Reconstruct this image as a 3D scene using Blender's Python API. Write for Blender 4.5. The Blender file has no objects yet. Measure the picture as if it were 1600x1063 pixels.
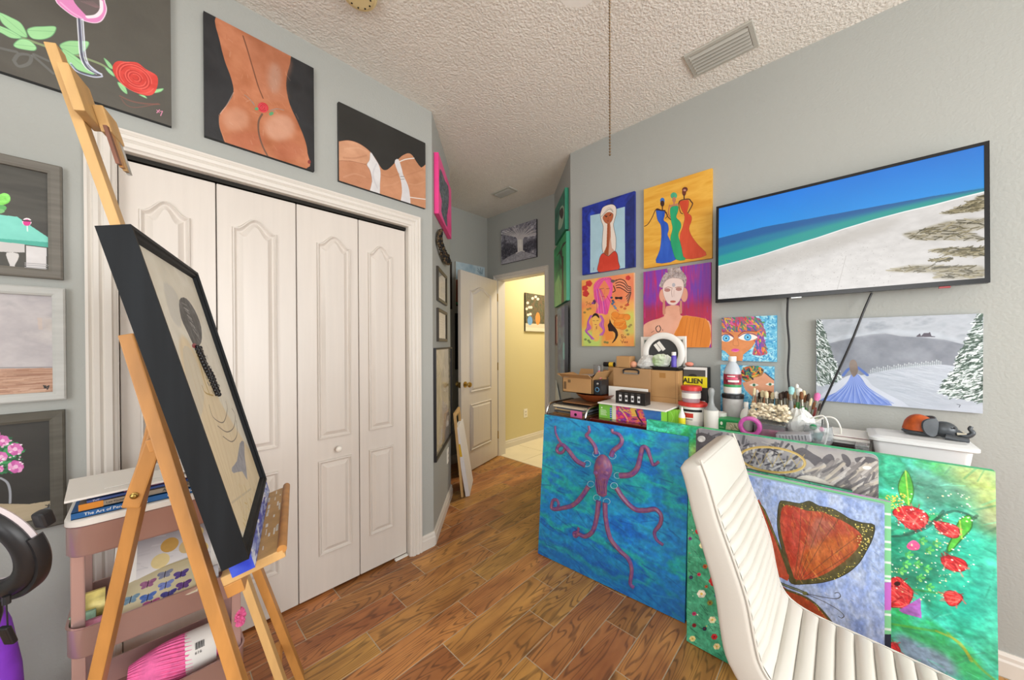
import bpy, bmesh, math, random
import numpy as np
from mathutils import Vector, Matrix
random.seed(7)
SC = bpy.context.scene
COL = SC.collection

# ------------------------------------------------------------------ camera
F_PX, YAW, PITCH, ROLL, CAM_H, PPY = 541.05, 0.8115, -0.0063, -0.0034, 1.31, 541.0
def cam_dir(x, y):
    """direction (not normalised) for camera-space x right, y up, depth 1"""
    c, s = math.cos(ROLL), math.sin(ROLL); x, y = c*x - s*y, s*x + c*y
    f = 1.0
    c, s = math.cos(PITCH), math.sin(PITCH); y, f = c*y + s*f, c*f - s*y
    c, s = math.cos(YAW), math.sin(YAW)
    return Vector((s*f + c*x, c*f - s*x, y))
fwd = cam_dir(0, 0); rgt = cam_dir(1, 0) - fwd; upv = cam_dir(0, 1) - fwd
cam_data = bpy.data.cameras.new('camera'); cam = bpy.data.objects.new('camera', cam_data); COL.objects.link(cam)
cam_data.sensor_width = 36.0; cam_data.lens = F_PX / 1600 * 36.0; cam_data.sensor_fit = 'HORIZONTAL'
cam_data.shift_y = (PPY - 531.5) / 1600; cam_data.clip_start = 0.02
M = Matrix((rgt, upv, -fwd)).transposed().to_4x4(); M.translation = (0, 0, CAM_H)
cam.matrix_world = M
SC.camera = cam

# ------------------------------------------------------------------ light
SC.view_settings.view_transform = 'Standard'; SC.view_settings.look = 'None'
SC.view_settings.exposure = 0.28; SC.view_settings.gamma = 1.0; SC.view_settings.use_curve_mapping = False
w = bpy.data.worlds.new('daylight'); SC.world = w; w.use_nodes = True
wn = w.node_tree.nodes; wn['Background'].inputs[0].default_value = (0.86, 0.93, 1.0, 1); wn['Background'].inputs[1].default_value = 1.6
def area(name, loc, target, sx, sy, power, col):
    l = bpy.data.lights.new(name, 'AREA'); l.shape = 'RECTANGLE'; l.size = sx; l.size_y = sy; l.energy = power; l.color = col
    o = bpy.data.objects.new(name, l); COL.objects.link(o); o.location = loc
    o.rotation_euler = (Vector(target) - Vector(loc)).to_track_quat('-Z', 'Z').to_euler(); return o
area('window_daylight_near', (0.75, -2.31, 1.50), (0.75, 2.0, 1.30), 2.6, 1.55, 74, (1.0, 0.985, 0.96))
area('added_side_light', (-1.51, -0.2, 1.50), (2.3, -0.2, 1.30), 2.2, 1.55, 34, (1.0, 0.985, 0.96))  # added lamp at an unseen side window, brightens the right wall
area('hall_ceiling_light', (3.7, 2.3, 2.70), (3.7, 2.3, 0), 0.5, 0.5, 30, (1.0, 0.90, 0.72))

# ------------------------------------------------------------------ helpers
def lin(c):
    if isinstance(c, str):
        c = c.lstrip('#'); c = tuple(int(c[i:i+2], 16)/255 for i in (0, 2, 4))
    return tuple(((v/12.92) if v <= 0.04045 else ((v+0.055)/1.055)**2.4) for v in c[:3])
MATS = {}
def nd(t, kind, x=0, y=0, **kw):
    n = t.nodes.new(kind); n.location = (x, y)
    for k, v in kw.items(): setattr(n, k, v)
    return n
def mat(name, col, rough=0.5, metal=0.0, vary=0.0, vscale=6.0, vstretch=(1, 1, 1), bump=0.0, bscale=80.0, coat=0.0,
        alpha=1.0, trans=0.0, emit=0.0, ior=1.45, col2=None, bdist=0.002, detail=4.0, spec=0.5):
    """a node material: base colour mottled by noise (vary or col2) with noise bump"""
    if name in MATS: return MATS[name]
    m = bpy.data.materials.new(name); m.use_nodes = True; t = m.node_tree; b = t.nodes['Principled BSDF']
    c = lin(col)
    b.inputs['Base Color'].default_value = (*c, 1); b.inputs['Roughness'].default_value = rough; b.inputs['Metallic'].default_value = metal
    b.inputs['Coat Weight'].default_value = coat; b.inputs['Specular IOR Level'].default_value = spec; b.inputs['Alpha'].default_value = alpha
    b.inputs['Transmission Weight'].default_value = trans; b.inputs['IOR'].default_value = ior
    if emit: b.inputs['Emission Color'].default_value = (*c, 1); b.inputs['Emission Strength'].default_value = emit
    tc = nd(t, 'ShaderNodeTexCoord', -900, 0)
    if vary or col2:
        mp = nd(t, 'ShaderNodeMapping', -720, 0); mp.inputs['Scale'].default_value = vstretch
        t.links.new(tc.outputs['Object'], mp.inputs['Vector'])
        n = nd(t, 'ShaderNodeTexNoise', -540, 0); n.inputs['Scale'].default_value = vscale; n.inputs['Detail'].default_value = detail
        t.links.new(mp.outputs['Vector'], n.inputs['Vector'])
        r = nd(t, 'ShaderNodeValToRGB', -340, 0)
        a = tuple(max(0, v*(1-vary)) for v in c); d = lin(col2) if col2 else tuple(min(1, v*(1+vary)) for v in c)
        if col2: a = c
        r.color_ramp.elements[0].position = .3; r.color_ramp.elements[1].position = .7
        r.color_ramp.elements[0].color = (*a, 1); r.color_ramp.elements[1].color = (*d, 1)
        t.links.new(n.outputs['Fac'], r.inputs['Fac']); t.links.new(r.outputs['Color'], b.inputs['Base Color'])
    if bump:
        n2 = nd(t, 'ShaderNodeTexNoise', -540, -300); n2.inputs['Scale'].default_value = bscale; n2.inputs['Detail'].default_value = 3
        t.links.new(tc.outputs['Object'], n2.inputs['Vector'])
        bp = nd(t, 'ShaderNodeBump', -300, -300); bp.inputs['Strength'].default_value = bump; bp.inputs['Distance'].default_value = bdist
        t.links.new(n2.outputs['Fac'], bp.inputs['Height']); t.links.new(bp.outputs['Normal'], b.inputs['Normal'])
    MATS[name] = m; return m

def offs(parent):
    v = Vector((0, 0, 0))
    while parent is not None: v += parent.location; parent = parent.parent
    return v
class MB:
    """collects shapes into one mesh"""
    def __init__(s): s.v = []; s.f = []; s.m = []; s.uv = {}
    def add(s, vs, fs, mi=0):
        k = len(s.v); s.v += [tuple(p) for p in vs]; s.f += [tuple(i+k for i in f) for f in fs]; s.m += [mi]*len(fs); return s
    def box(s, a, b, mi=0):
        x0, y0, z0 = (min(p, q) for p, q in zip(a, b)); x1, y1, z1 = (max(p, q) for p, q in zip(a, b))
        return s.add([(x0,y0,z0),(x1,y0,z0),(x1,y1,z0),(x0,y1,z0),(x0,y0,z1),(x1,y0,z1),(x1,y1,z1),(x0,y1,z1)],
                     [(3,2,1,0),(4,5,6,7),(0,1,5,4),(1,2,6,5),(2,3,7,6),(3,0,4,7)], mi)
    def obox(s, c, ax, h, mi=0):
        """oriented box: centre, three unit axes (right-handed), half sizes"""
        c = Vector(c); ax = [Vector(a) for a in ax]; vs = []
        for k in ((-1,-1,-1),(1,-1,-1),(1,1,-1),(-1,1,-1),(-1,-1,1),(1,-1,1),(1,1,1),(-1,1,1)):
            vs.append(c + ax[0]*h[0]*k[0] + ax[1]*h[1]*k[1] + ax[2]*h[2]*k[2])
        return s.add(vs, [(3,2,1,0),(4,5,6,7),(0,1,5,4),(1,2,6,5),(2,3,7,6),(3,0,4,7)], mi)
    def prism(s, pts, o, ex, ey, ez, d, mi=0, bev=0.0):
        """2-D outline (ccw in ex,ey) extruded from 0 to d along ez, top face inset by bev"""
        o, ex, ey, ez = Vector(o), Vector(ex), Vector(ey), Vector(ez); n = len(pts); vs = [o+ex*x+ey*y for x, y in pts]
        rings = [(0.0, pts)]
        if bev: rings += [(d-bev*(1 if d > 0 else -1), pts), (d, inset(pts, bev))]
        else: rings += [(d, pts)]
        vs = []
        for z, pp in rings: vs += [o+ex*x+ey*y+ez*z for x, y in pp]
        fs = [tuple(range(n-1, -1, -1)), tuple(range((len(rings)-1)*n, len(rings)*n))]
        for k in range(len(rings)-1): fs += [(k*n+i, k*n+(i+1) % n, (k+1)*n+(i+1) % n, (k+1)*n+i) for i in range(n)]
        return s.add(vs, fs, mi)
    def rings(s, rs, mi=0, close=False, cap=True):
        """loft through rings of equal vertex count"""
        n = len(rs[0]); vs = [p for r in rs for p in r]; fs = []
        K = len(rs)
        for k in range(K if close else K-1):
            q = (k+1) % K
            fs += [(k*n+i, k*n+(i+1) % n, q*n+(i+1) % n, q*n+i) for i in range(n)]
        if cap and not close: fs += [tuple(range(n-1, -1, -1)), tuple(range((K-1)*n, K*n))]
        return s.add(vs, fs, mi)
    def lathe(s, prof, c=(0,0,0), ax=(0,0,1), n=20, mi=0, cap=True):
        ax = Vector(ax).normalized(); u = ax.orthogonal().normalized(); w_ = ax.cross(u); c = Vector(c); rs = []
        for r, z in prof: rs.append([c+ax*z+(u*math.cos(2*math.pi*i/n)+w_*math.sin(2*math.pi*i/n))*max(r, 1e-5) for i in range(n)])
        return s.rings(rs, mi, cap=cap)
    def cyl(s, a, b, r0, r1=None, n=12, mi=0):
        a, b = Vector(a), Vector(b); r1 = r0 if r1 is None else r1
        return s.lathe([(r0, 0), (r1, (b-a).length)], a, b-a, n, mi)
    def tube(s, path, r, n=8, mi=0, close=False):
        P = [Vector(p) for p in path]; K = len(P); rs = []; R = r if isinstance(r, (list, tuple)) else [r]*K
        T = [(P[(i+1) % K]-P[i-1]) if close else (P[min(i+1, K-1)]-P[max(i-1, 0)]) for i in range(K)]
        u = T[0].normalized().orthogonal().normalized()
        for i in range(K):
            t = T[i].normalized(); u = (u-t*u.dot(t)); u = u.normalized() if u.length > 1e-6 else t.orthogonal().normalized(); v = t.cross(u)
            rs.append([P[i]+(u*math.cos(2*math.pi*k/n)+v*math.sin(2*math.pi*k/n))*R[i] for k in range(n)])
        return s.rings(rs, mi, close)
    def ball(s, c, r, n=14, m=8, mi=0, sc=(1,1,1)):
        c = Vector(c); rs = []
        for j in range(1, m):
            a = math.pi*j/m
            rs.append([c+Vector((math.sin(a)*math.cos(2*math.pi*i/n)*r*sc[0], math.sin(a)*math.sin(2*math.pi*i/n)*r*sc[1], -math.cos(a)*r*sc[2])) for i in range(n)])
        return s.rings(rs, mi)
    def build(s, name, mats, parent=None, smooth=False, bev=0.0, bseg=2, autos=None):
        me = bpy.data.meshes.new(name); o3 = offs(parent)
        me.from_pydata([(p[0]-o3.x, p[1]-o3.y, p[2]-o3.z) for p in s.v], [], s.f)
        for m in (mats if isinstance(mats, (list, tuple)) else [mats]): me.materials.append(m)
        me.polygons.foreach_set('material_index', s.m)
        bm = bmesh.new(); bm.from_mesh(me); bmesh.ops.recalc_face_normals(bm, faces=bm.faces)
        if bev:
            es = [e for e in bm.edges if len(e.link_faces) == 2 and e.calc_face_angle(0) > 0.5]
            bmesh.ops.bevel(bm, geom=es, offset=bev, segments=bseg, profile=0.6, affect='EDGES', clamp_overlap=True)
        bm.to_mesh(me); bm.free()
        if smooth:
            me.polygons.foreach_set('use_smooth', [True]*len(me.polygons))
            try: me.set_sharp_from_angle(angle=math.radians(autos or 40))
            except Exception: pass
        o = bpy.data.objects.new(name, me); COL.objects.link(o)
        if parent is not None: o.parent = parent
        return o
def inset(pts, d):
    """offset a ccw 2-D polygon inwards by d"""
    n = len(pts); out = []
    for i in range(n):
        p0, p1, p2 = pts[i-1], pts[i], pts[(i+1) % n]
        def nrm(a, b):
            dx, dy = b[0]-a[0], b[1]-a[1]; l = math.hypot(dx, dy) or 1e-9; return (-dy/l, dx/l)
        n1, n2 = nrm(p0, p1), nrm(p1, p2); bx, by = n1[0]+n2[0], n1[1]+n2[1]; l2 = bx*bx+by*by
        k = 2*d/max(l2, 0.5); out.append((p1[0]+bx*k, p1[1]+by*k))
    return out
def smooth_pts(pts, k=6, close=False):
    """Catmull-Rom through points (any dimension)"""
    P = [np.array(p, float) for p in pts]; n = len(P); out = []
    R = range(n) if close else range(n-1)
    for i in R:
        p0 = P[i-1] if (close or i > 0) else P[0]; p1 = P[i]; p2 = P[(i+1) % n]; p3 = P[(i+2) % n] if (close or i+2 < n) else P[n-1]
        for j in range(k):
            t = j/k; out.append(tuple(0.5*((2*p1)+(-p0+p2)*t+(2*p0-5*p1+4*p2-p3)*t*t+(-p0+3*p1-3*p2+p3)*t**3)))
    if not close: out.append(tuple(P[-1]))
    return out
def tag(o, label=None, cat=None, group=None, kind=None):
    if label: o['label'] = label
    if cat: o['category'] = cat
    if group: o['group'] = group
    if kind: o['kind'] = kind
    return o
def thing(name, loc, label, cat, group=None):
    o = bpy.data.objects.new(name, None); o.empty_display_size = .05; COL.objects.link(o); o.location = loc
    return tag(o, label, cat, group)
def struct(o): o['kind'] = 'structure'; return o
def copy_tree(o, parent=None):
    c = o.copy(); COL.objects.link(c); c.parent = parent
    for ch in list(o.children): copy_tree(ch, c)
    return c
def text_part(txt, name, origin, ex, ey, size, m, parent, depth=0.0004, align='CENTER', squash=1.0, bold=0.0):
    """lettering as thin mesh: origin = anchor, ex/ey unit directions"""
    cu = bpy.data.curves.new('lettering', 'FONT'); cu.body = txt; cu.size = size; cu.extrude = depth; cu.align_x = align; cu.align_y = 'CENTER'; cu.resolution_u = 2; cu.offset = bold*size
    ob = bpy.data.objects.new('lettering_source', cu); COL.objects.link(ob)
    dg = bpy.context.evaluated_depsgraph_get(); me = bpy.data.meshes.new_from_object(ob.evaluated_get(dg)); bpy.data.objects.remove(ob); bpy.data.curves.remove(cu)
    ex, ey = Vector(ex).normalized(), Vector(ey).normalized(); ez = ex.cross(ey); o3 = offs(parent); og = Vector(origin)
    for v in me.vertices: v.co = og + ex*v.co.x*squash + ey*v.co.y + ez*v.co.z - o3
    me.materials.clear(); me.materials.append(m); me.name = name
    o = bpy.data.objects.new(name, me); COL.objects.link(o); o.parent = parent; return o
# ------------------------------------------------------------------ the room
L, R, H, A, D = 1.924, 2.3135, 2.816, 3.083, 2.822
NEAR, SIDE = -2.3, -1.5                       # walls behind the camera
C1, C2 = (1.2785, L), (1.807, 2.4525); C4, C3 = (R, 1.5525), (D, 2.085)
M_wall = mat('grey_wall_paint', '#a8aaa5', 0.75, bump=0.35, bscale=95, bdist=0.004)
M_ceil = mat('ceiling_texture_paint', '#e4dfd6', 0.9, bump=.8, bscale=85, bdist=0.010, vary=.03, vscale=30)
M_hall = mat('yellow_hall_paint', '#d3c89c', 0.75, bump=0.3, bscale=95, bdist=0.003)
M_trim = mat('white_trim_paint', '#d9d3ca', 0.38, vary=.015)
M_door = mat('white_door_paint', '#d5cdc4', 0.34, vary=.02, vscale=3, vstretch=(14, 14, .8), bump=.12, bscale=40)
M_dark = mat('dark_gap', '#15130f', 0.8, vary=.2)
M_brass = mat('aged_brass', '#a98d4e', 0.28, 1.0, vary=.15, vscale=30)
M_tile = mat('cream_floor_tile', '#e6dcc2', 0.35, vary=.04)
M_grout = mat('pale_grout', '#b3a58e', 0.9, vary=.08, vscale=60)
M_glass = mat('clear_glass', '#ffffff', 0.02, trans=1.0, ior=1.45)
M_plate = mat('white_plastic', '#eeece4', 0.4, vary=.01)

def wood_tile():
    m = bpy.data.materials.new('oak_look_tile'); m.use_nodes = True; t = m.node_tree; b = t.nodes['Principled BSDF']
    tc = nd(t, 'ShaderNodeTexCoord', -1500, 0); oi = nd(t, 'ShaderNodeObjectInfo', -1500, -300)
    mul = nd(t, 'ShaderNodeVectorMath', -1300, -300, operation='SCALE'); mul.inputs[0].default_value = (17.0, 31.0, 7.0)
    t.links.new(oi.outputs['Random'], mul.inputs['Scale'])
    add = nd(t, 'ShaderNodeVectorMath', -1120, 0); t.links.new(tc.outputs['Object'], add.inputs[0]); t.links.new(mul.outputs[0], add.inputs[1])
    def noise(sc, scale, det, x, y, dist=0.0):
        mp = nd(t, 'ShaderNodeMapping', x-200, y); mp.inputs['Scale'].default_value = sc; t.links.new(add.outputs[0], mp.inputs['Vector'])
        n = nd(t, 'ShaderNodeTexNoise', x, y); n.inputs['Scale'].default_value = scale; n.inputs['Detail'].default_value = det; n.inputs['Distortion'].default_value = dist
        t.links.new(mp.outputs['Vector'], n.inputs['Vector']); return n
    n1 = noise((.8, 5.5, 1), 1.7, 1.6, -700, 300, .3)         # growth rings drawn out along the board
    sn = nd(t, 'ShaderNodeMath', -500, 300, operation='MULTIPLY'); sn.inputs[1].default_value = 125; t.links.new(n1.outputs['Fac'], sn.inputs[0])
    si = nd(t, 'ShaderNodeMath', -340, 300, operation='SINE'); t.links.new(sn.outputs[0], si.inputs[0])
    r1 = nd(t, 'ShaderNodeMapRange', -180, 300); r1.inputs['From Min'].default_value = .30; r1.inputs['From Max'].default_value = 1.0; t.links.new(si.outputs[0], r1.inputs['Value'])
    n2 = noise((4, 90, 1), 1.6, 5, -700, 0); n3 = noise((1.6, 5, 1), 2.2, 3, -700, -300)
    ramp = nd(t, 'ShaderNodeValToRGB', -300, 0); t.links.new(n3.outputs['Fac'], ramp.inputs['Fac'])
    e = ramp.color_ramp.elements; e[0].position = .3; e[1].position = .72
    e[0].color = (*lin('#9a6434'), 1); e[1].color = (*lin('#cf9450'), 1)
    x1 = nd(t, 'ShaderNodeMix', 0, 200, data_type='RGBA'); x1.inputs[7].default_value = (*lin('#4e3320'), 1)
    f = nd(t, 'ShaderNodeMath', -20, 400, operation='MULTIPLY'); f.inputs[1].default_value = .72; t.links.new(r1.outputs[0], f.inputs[0])
    g = nd(t, 'ShaderNodeMath', 80, 500, operation='MULTIPLY'); t.links.new(f.outputs[0], g.inputs[0]); t.links.new(n2.outputs['Fac'], g.inputs[1])
    g2 = nd(t, 'ShaderNodeMath', 160, 500, operation='MULTIPLY'); g2.inputs[1].default_value = 1.55; g2.use_clamp = True; t.links.new(g.outputs[0], g2.inputs[0])
    t.links.new(ramp.outputs['Color'], x1.inputs[6]); t.links.new(g2.outputs[0], x1.inputs[0])
    hs = nd(t, 'ShaderNodeHueSaturation', 250, 200); t.links.new(x1.outputs[2], hs.inputs['Color'])
    vr = nd(t, 'ShaderNodeMapRange', 60, -100); vr.inputs['To Min'].default_value = .78; vr.inputs['To Max'].default_value = 1.12; t.links.new(oi.outputs['Random'], vr.inputs['Value'])
    t.links.new(vr.outputs[0], hs.inputs['Value'])
    hr = nd(t, 'ShaderNodeMath', 60, -250, operation='FRACT'); h2 = nd(t, 'ShaderNodeMath', -80, -250, operation='MULTIPLY'); h2.inputs[1].default_value = 7.31
    t.links.new(oi.outputs['Random'], h2.inputs[0]); t.links.new(h2.outputs[0], hr.inputs[0])
    h3 = nd(t, 'ShaderNodeMapRange', 160, -300); h3.inputs['To Min'].default_value = .485; h3.inputs['To Max'].default_value = .512; t.links.new(hr.outputs[0], h3.inputs['Value']); t.links.new(h3.outputs[0], hs.inputs['Hue'])
    t.links.new(hs.outputs['Color'], b.inputs['Base Color']); b.inputs['Roughness'].default_value = .36
    bp = nd(t, 'ShaderNodeBump', 250, -200); bp.inputs['Strength'].default_value = .15; bp.inputs['Distance'].default_value = .002; t.links.new(n2.outputs['Fac'], bp.inputs['Height']); t.links.new(bp.outputs['Normal'], b.inputs['Normal'])
    return m
M_wood_tile = wood_tile()

# floor: grout bed with plank tiles laid in thirds along x
flo = struct(MB().box((SIDE-.1, NEAR-.1, -.06), (D+.05, A+.1, -.0012)).build('floor', M_grout)); tag(flo, 'wood look plank tile floor with pale grout lines')
PL, PW, GR = 0.606, 0.152, 0.0036
pm = MB().box((GR/2, GR/2, -.010), (PL-GR/2, PW-GR/2, 0)).build('plank_source', M_wood_tile, bev=.0012, bseg=1); plank_mesh = pm.data; plank_mesh.name = 'plank'; bpy.data.objects.remove(pm)
k = 0; y0 = 1.869
rows = range(-8, 28)
def clip_plank(x, y, x0, x1):
    if x0 <= x and x+PL <= x1: o = bpy.data.objects.new('plank', plank_mesh); COL.objects.link(o)
    else: 
        a, b = max(x, x0)-x, min(x+PL, x1)-x
        if b-a < .03: return
        o = MB().box((a+GR/2, GR/2, -.010), (b-GR/2, PW-GR/2, 0)).build('plank', M_wood_tile, bev=.0012, bseg=1)
    o.location = (x, y, 0); o.parent = flo
for r in rows:
    y = y0 - PW*(r+1)                                   # row r lies below the line y0 - PW*r
    if y+PW < NEAR or y > A: continue
    off = (0.477 - 0.202*r*1.0) % PL if r % 3 == 0 else (0.477 + (0.404 if (r % 3) == 1 else 0.202)) % PL
    xa, xb = (SIDE, R) if y < 1.5 else ((SIDE, D) if y < L-.02 else (1.15, D+.02))
    if y >= L-.05: xa = 1.2
    x = off - 3*PL
    while x < xb:
        if x+PL > xa and x < xb: clip_plank(x, y, xa, xb)
        x += PL
struct(MB().box((D+.02, 1.2, -.05), (4.9, A+.06, -.003)).build('floor_hall', M_grout))
hf = bpy.data.objects['floor_hall']
for i in range(4):
    for j in range(4):
        xa, ya = D+.03+i*.455, 3.04-(j+1)*.455
        MB().box((xa, ya, -.02), (xa+.45, ya+.45, .0)).build('tile', M_tile, hf, bev=.001, bseg=1)
struct(MB().box((SIDE-.1, NEAR-.1, H), (D+.12, A+.12, H+.06)).build('ceiling', M_ceil))
struct(MB().box((D+.12, 1.2, 2.75), (4.9, A+.12, 2.81)).build('ceiling_hall', M_ceil))

CX0, CX1, CZ = -0.076, 1.110, 2.035               # closet opening
T = .11
wl = MB().box((SIDE-.1, L, 0), (CX0, L+T, H)).box((CX0, L, CZ), (CX1, L+T, H))
wl.add([(CX1, L, 0), (C1[0], L, 0), (C1[0], L, H), (CX1, L, H), (CX1, L+T, 0), (C1[0], L+T, 0), (C1[0], L+T, H), (CX1, L+T, H)], [(3,2,1,0),(4,5,6,7),(0,1,5,4),(1,2,6,5),(2,3,7,6),(3,0,4,7)])
struct(wl.build('wall_left', M_wall))
def wall_quad(name, a, b, m, nx, ny, t=.08, z0=0, z1=None):
    z1 = H if z1 is None else z1
    p = [(a[0], a[1]), (b[0], b[1]), (b[0]+nx*t, b[1]+ny*t), (a[0]+nx*t, a[1]+ny*t)]
    vs = [(x, y, z0) for x, y in p]+[(x, y, z1) for x, y in p]
    return struct(MB().add(vs, [(3,2,1,0),(4,5,6,7),(0,1,5,4),(1,2,6,5),(2,3,7,6),(3,0,4,7)]).build(name, m))
q = 2**-.5
wall_quad('wall_left_angled', C1, C2, M_wall, -q, q)
wall_quad('wall_alcove_left', C2, (C2[0], A), M_wall, -1, 0)
wall_quad('wall_alcove_back', (C2[0]-.08, A), (D+.11, A), M_wall, 0, 1)
DY0, DY1, DZ = 2.205, 2.905, 2.055                   # doorway
dw = MB().box((D, C3[1], 0), (D+.11, DY0, H)).box((D, DY1, 0), (D+.11, A, H)).box((D, DY0, DZ), (D+.11, DY1, H))
struct(dw.build('wall_doorway', M_wall))
wall_quad('wall_right_angled', C3, C4, M_wall, .72, -.69, .06)
wall_quad('wall_right', C4, (R, NEAR-.1), M_wall, 1, 0, .08)
# walls behind the camera with the daylight window, and a side window added for even light
def window_wall(name, horiz, c, a, b, w0, w1, z0, z1, sgn):
    m = MB()
    def bx(u0, u1, za, zb):
        if horiz: m.box((u0, c, za), (u1, c+sgn*.1, zb))
        else: m.box((c, u0, za), (c+sgn*.1, u1, zb))
    bx(a, w0, 0, H); bx(w1, b, 0, H); bx(w0, w1, 0, z0); bx(w0, w1, z1, H)
    return struct(m.build(name, M_wall))
window_wall('wall_near', True, NEAR, SIDE-.1, R+.1, -.6, 2.1, .7, 2.28, -1)
window_wall('wall_side', False, SIDE, NEAR, L, -1.35, .95, .7, 2.28, -1)
def window(name, horiz, c, w0, w1, z0, z1, sgn):
    def bar(u0, u1, za, zb, d0, d1, m):
        if horiz: m.box((u0, c+sgn*d0, za), (u1, c+sgn*d1, zb))
        else: m.box((c+sgn*d0, u0, za), (c+sgn*d1, u1, zb))
        return m
    fr = MB(); mid = (w0+w1)/2
    for u in ((w0, w0+.04), (w1-.04, w1), (mid-.02, mid+.02)): bar(u[0], u[1], z0, z1, .05, .09, fr)
    for z in ((z0, z0+.04), (z1-.04, z1), ((z0+z1)/2-.02, (z0+z1)/2+.02)): bar(w0, w1, z[0], z[1], .052, .088, fr)
    o = struct(fr.build(name, M_trim))
    bar(w0-.03, w1+.03, z0-.03, z0, -.03, .1, MB()).build('window_sill', M_trim, o)
window('window_1', True, NEAR, -.6, 2.1, .7, 2.28, -1)
window('added_side_window', False, SIDE, -1.35, .95, .7, 2.28, -1)  # unseen window, added to go with the side lamp
# closet interior
struct(MB().box((CX0-.1, L+.6, 0), (CX1+.1, L+.62, H)).box((CX0-.1, L+T, -.01), (CX0-.08, L+.62, H)).box((CX1+.08, L+T, -.01), (CX1+.1, L+.62, H)).build('wall_closet_inside', M_dark))
# hall shell
struct(MB().box((D+.11, 3.05, 0), (4.9, 3.13, 2.8)).build('wall_hall_left', M_hall))
struct(MB().box((4.75, 1.2, 0), (4.83, 3.05, 2.8)).build('wall_hall_end', M_hall))
struct(MB().box((D+.11, 1.2, 0), (4.8, 1.28, 2.8)).build('wall_hall_right', M_hall))
struct(MB().box((D+.11, 1.28, 0), (D+.118, DY0-.08, 2.8)).box((D+.11, DY1+.08, 0), (D+.118, 3.05, 2.8)).box((D+.11, DY0-.08, DZ+.08), (D+.118, DY1+.08, 2.8)).build('wall_hall_near', M_hall))

# baseboards: stepped profile along a line
def base_run(name, pts, nrms, m=M_trim, h=.092):
    o = MB()
    for (a, b), n in zip(pts, nrms):
        a, b, n = Vector((*a, 0)), Vector((*b, 0)), Vector((*n, 0))
        prof = [(0, 0), (.016, 0), (.016, .058), (.0115, .066), (.0115, .080), (.006, .092), (0, .092)]
        ra = [a+n*u+Vector((0, 0, v*h/.092)) for u, v in prof]; rb = [b+n*u+Vector((0, 0, v*h/.092)) for u, v in prof]
        o.rings([ra, rb])
    return struct(o.build(name, m))
base_run('baseboard_left', [((CX1+.075, L), C1), (C1, C2), ((SIDE, L), (CX0-.068, L))], [(0, -1), (q, -q), (0, -1)])
base_run('baseboard_right', [(C4, (R, NEAR)), (C3, C4)], [(-1, 0), (-.723, .69)])
base_run('baseboard_alcove', [((C2[0], A), (D, A)), ((D, A), (D, DY1+.07)), ((D, DY0-.06), C3)], [(0, -1), (-1, 0), (-1, 0)])
base_run('baseboard_hall', [((D+.11, 3.05), (4.75, 3.05))], [(0, -1)])

# casings: three stepped members, mitred
def casing(name, horiz, c, u0, u1, z1, wdt, sgn, m=M_trim):
    o = MB()
    prof = [(0.0, .006), (.10, .010), (.16, .016), (.38, .018), (.46, .012), (.56, .019), (.72, .021), (.80, .014), (.90, .020), (1.0, .020)]
    path = lambda w_: [(u0-w_, 0), (u0-w_, z1+w_), (u1+w_, z1+w_), (u1+w_, 0)]
    rs = []
    for f_, d_ in prof+[(1.0, 0.0), (0.0, 0.0)]:
        row = []
        for (u, z) in path(f_*wdt): row.append(Vector((u, c+sgn*d_, z)) if horiz else Vector((c+sgn*d_, u, z)))
        rs.append(row)
    vs = [p for r_ in rs for p in r_]; n = 4; K = len(rs); fs = []
    for k in range(K):
        j = (k+1) % K
        fs += [(k*n+i, k*n+i+1, j*n+i+1, j*n+i) for i in range(3)]
    fs += [tuple(k*n for k in range(K)), tuple(k*n+3 for k in range(K))]
    return struct(o.add(vs, fs).build(name, m))
casing('trim_1', True, L, CX0, CX1, CZ-.005, .072, -1)
casing('trim_2', False, D, DY0, DY1, DZ, .055, -1)
casing('trim_3', False, D+.11, DY0, DY1, DZ, .055, 1)
# jambs and the bifold track
struct(MB().box((CX1-.004, L-.002, 0), (CX1+.012, L+T, CZ)).box((CX0-.012, L-.002, 0), (CX0+.004, L+T, CZ)).box((CX0, L-.002, CZ-.004), (CX1, L+T, CZ+.012)).build('trim_4', M_trim))
struct(MB().box((D-.002, DY0-.012, 0), (D+.112, DY0+.008, DZ)).box((D-.002, DY1-.008, 0), (D+.112, DY1+.012, DZ)).box((D-.002, DY0, DZ-.008), (D+.112, DY1, DZ+.012)).box((D+.05, DY0, 0), (D+.062, DY0+.018, DZ)).build('trim_5', M_trim))
struct(MB().box((CX0, L+.028, 2.014), (CX1, L+.062, 2.03)).build('trim_6', mat('dark_track', '#2a2824', .5, .6, vary=.1)))

# panel doors
def panel(mb, fn, o, ex, ey, ez):
    """moulded panel: outline rings stepping out and in; fn(d) gives the outline shrunk by d"""
    rs = []
    for d_, z in ((0, .0003), (.003, .0105), (.007, .0120), (.014, .0030), (.017, .0008), (.020, .0008), (.038, .0125), (.040, .0128)):
        rs.append([Vector(o)+Vector(ex)*x+Vector(ey)*y+Vector(ez)*z for x, y in fn(d_)])
    mb.rings(rs)
def arch_outline(x0, x1, z0, zs, zt):
    """rectangle with a cathedral arch top: shoulders at zs, crown at zt"""
    def fn(d):
        a, b = x0+d, x1-d; w_ = b-a; top = []
        for i in range(29):
            t_ = i/28; e = max(0.0, min(1.0, (t_-.05)/.9)); top.append((b-w_*t_, zs-d+(zt-zs)*(0.5-0.5*math.cos(2*math.pi*e))))
        return [(a, z0+d), (b, z0+d)]+top
    return fn
def rect_outline(x0, x1, z0, z1): return lambda d: [(x0+d, z0+d), (x1-d, z0+d), (x1-d, z1-d), (x0+d, z1-d)]
M_knob = mat('white_ceramic_knob', '#efeae0', .2, vary=.01)
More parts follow.
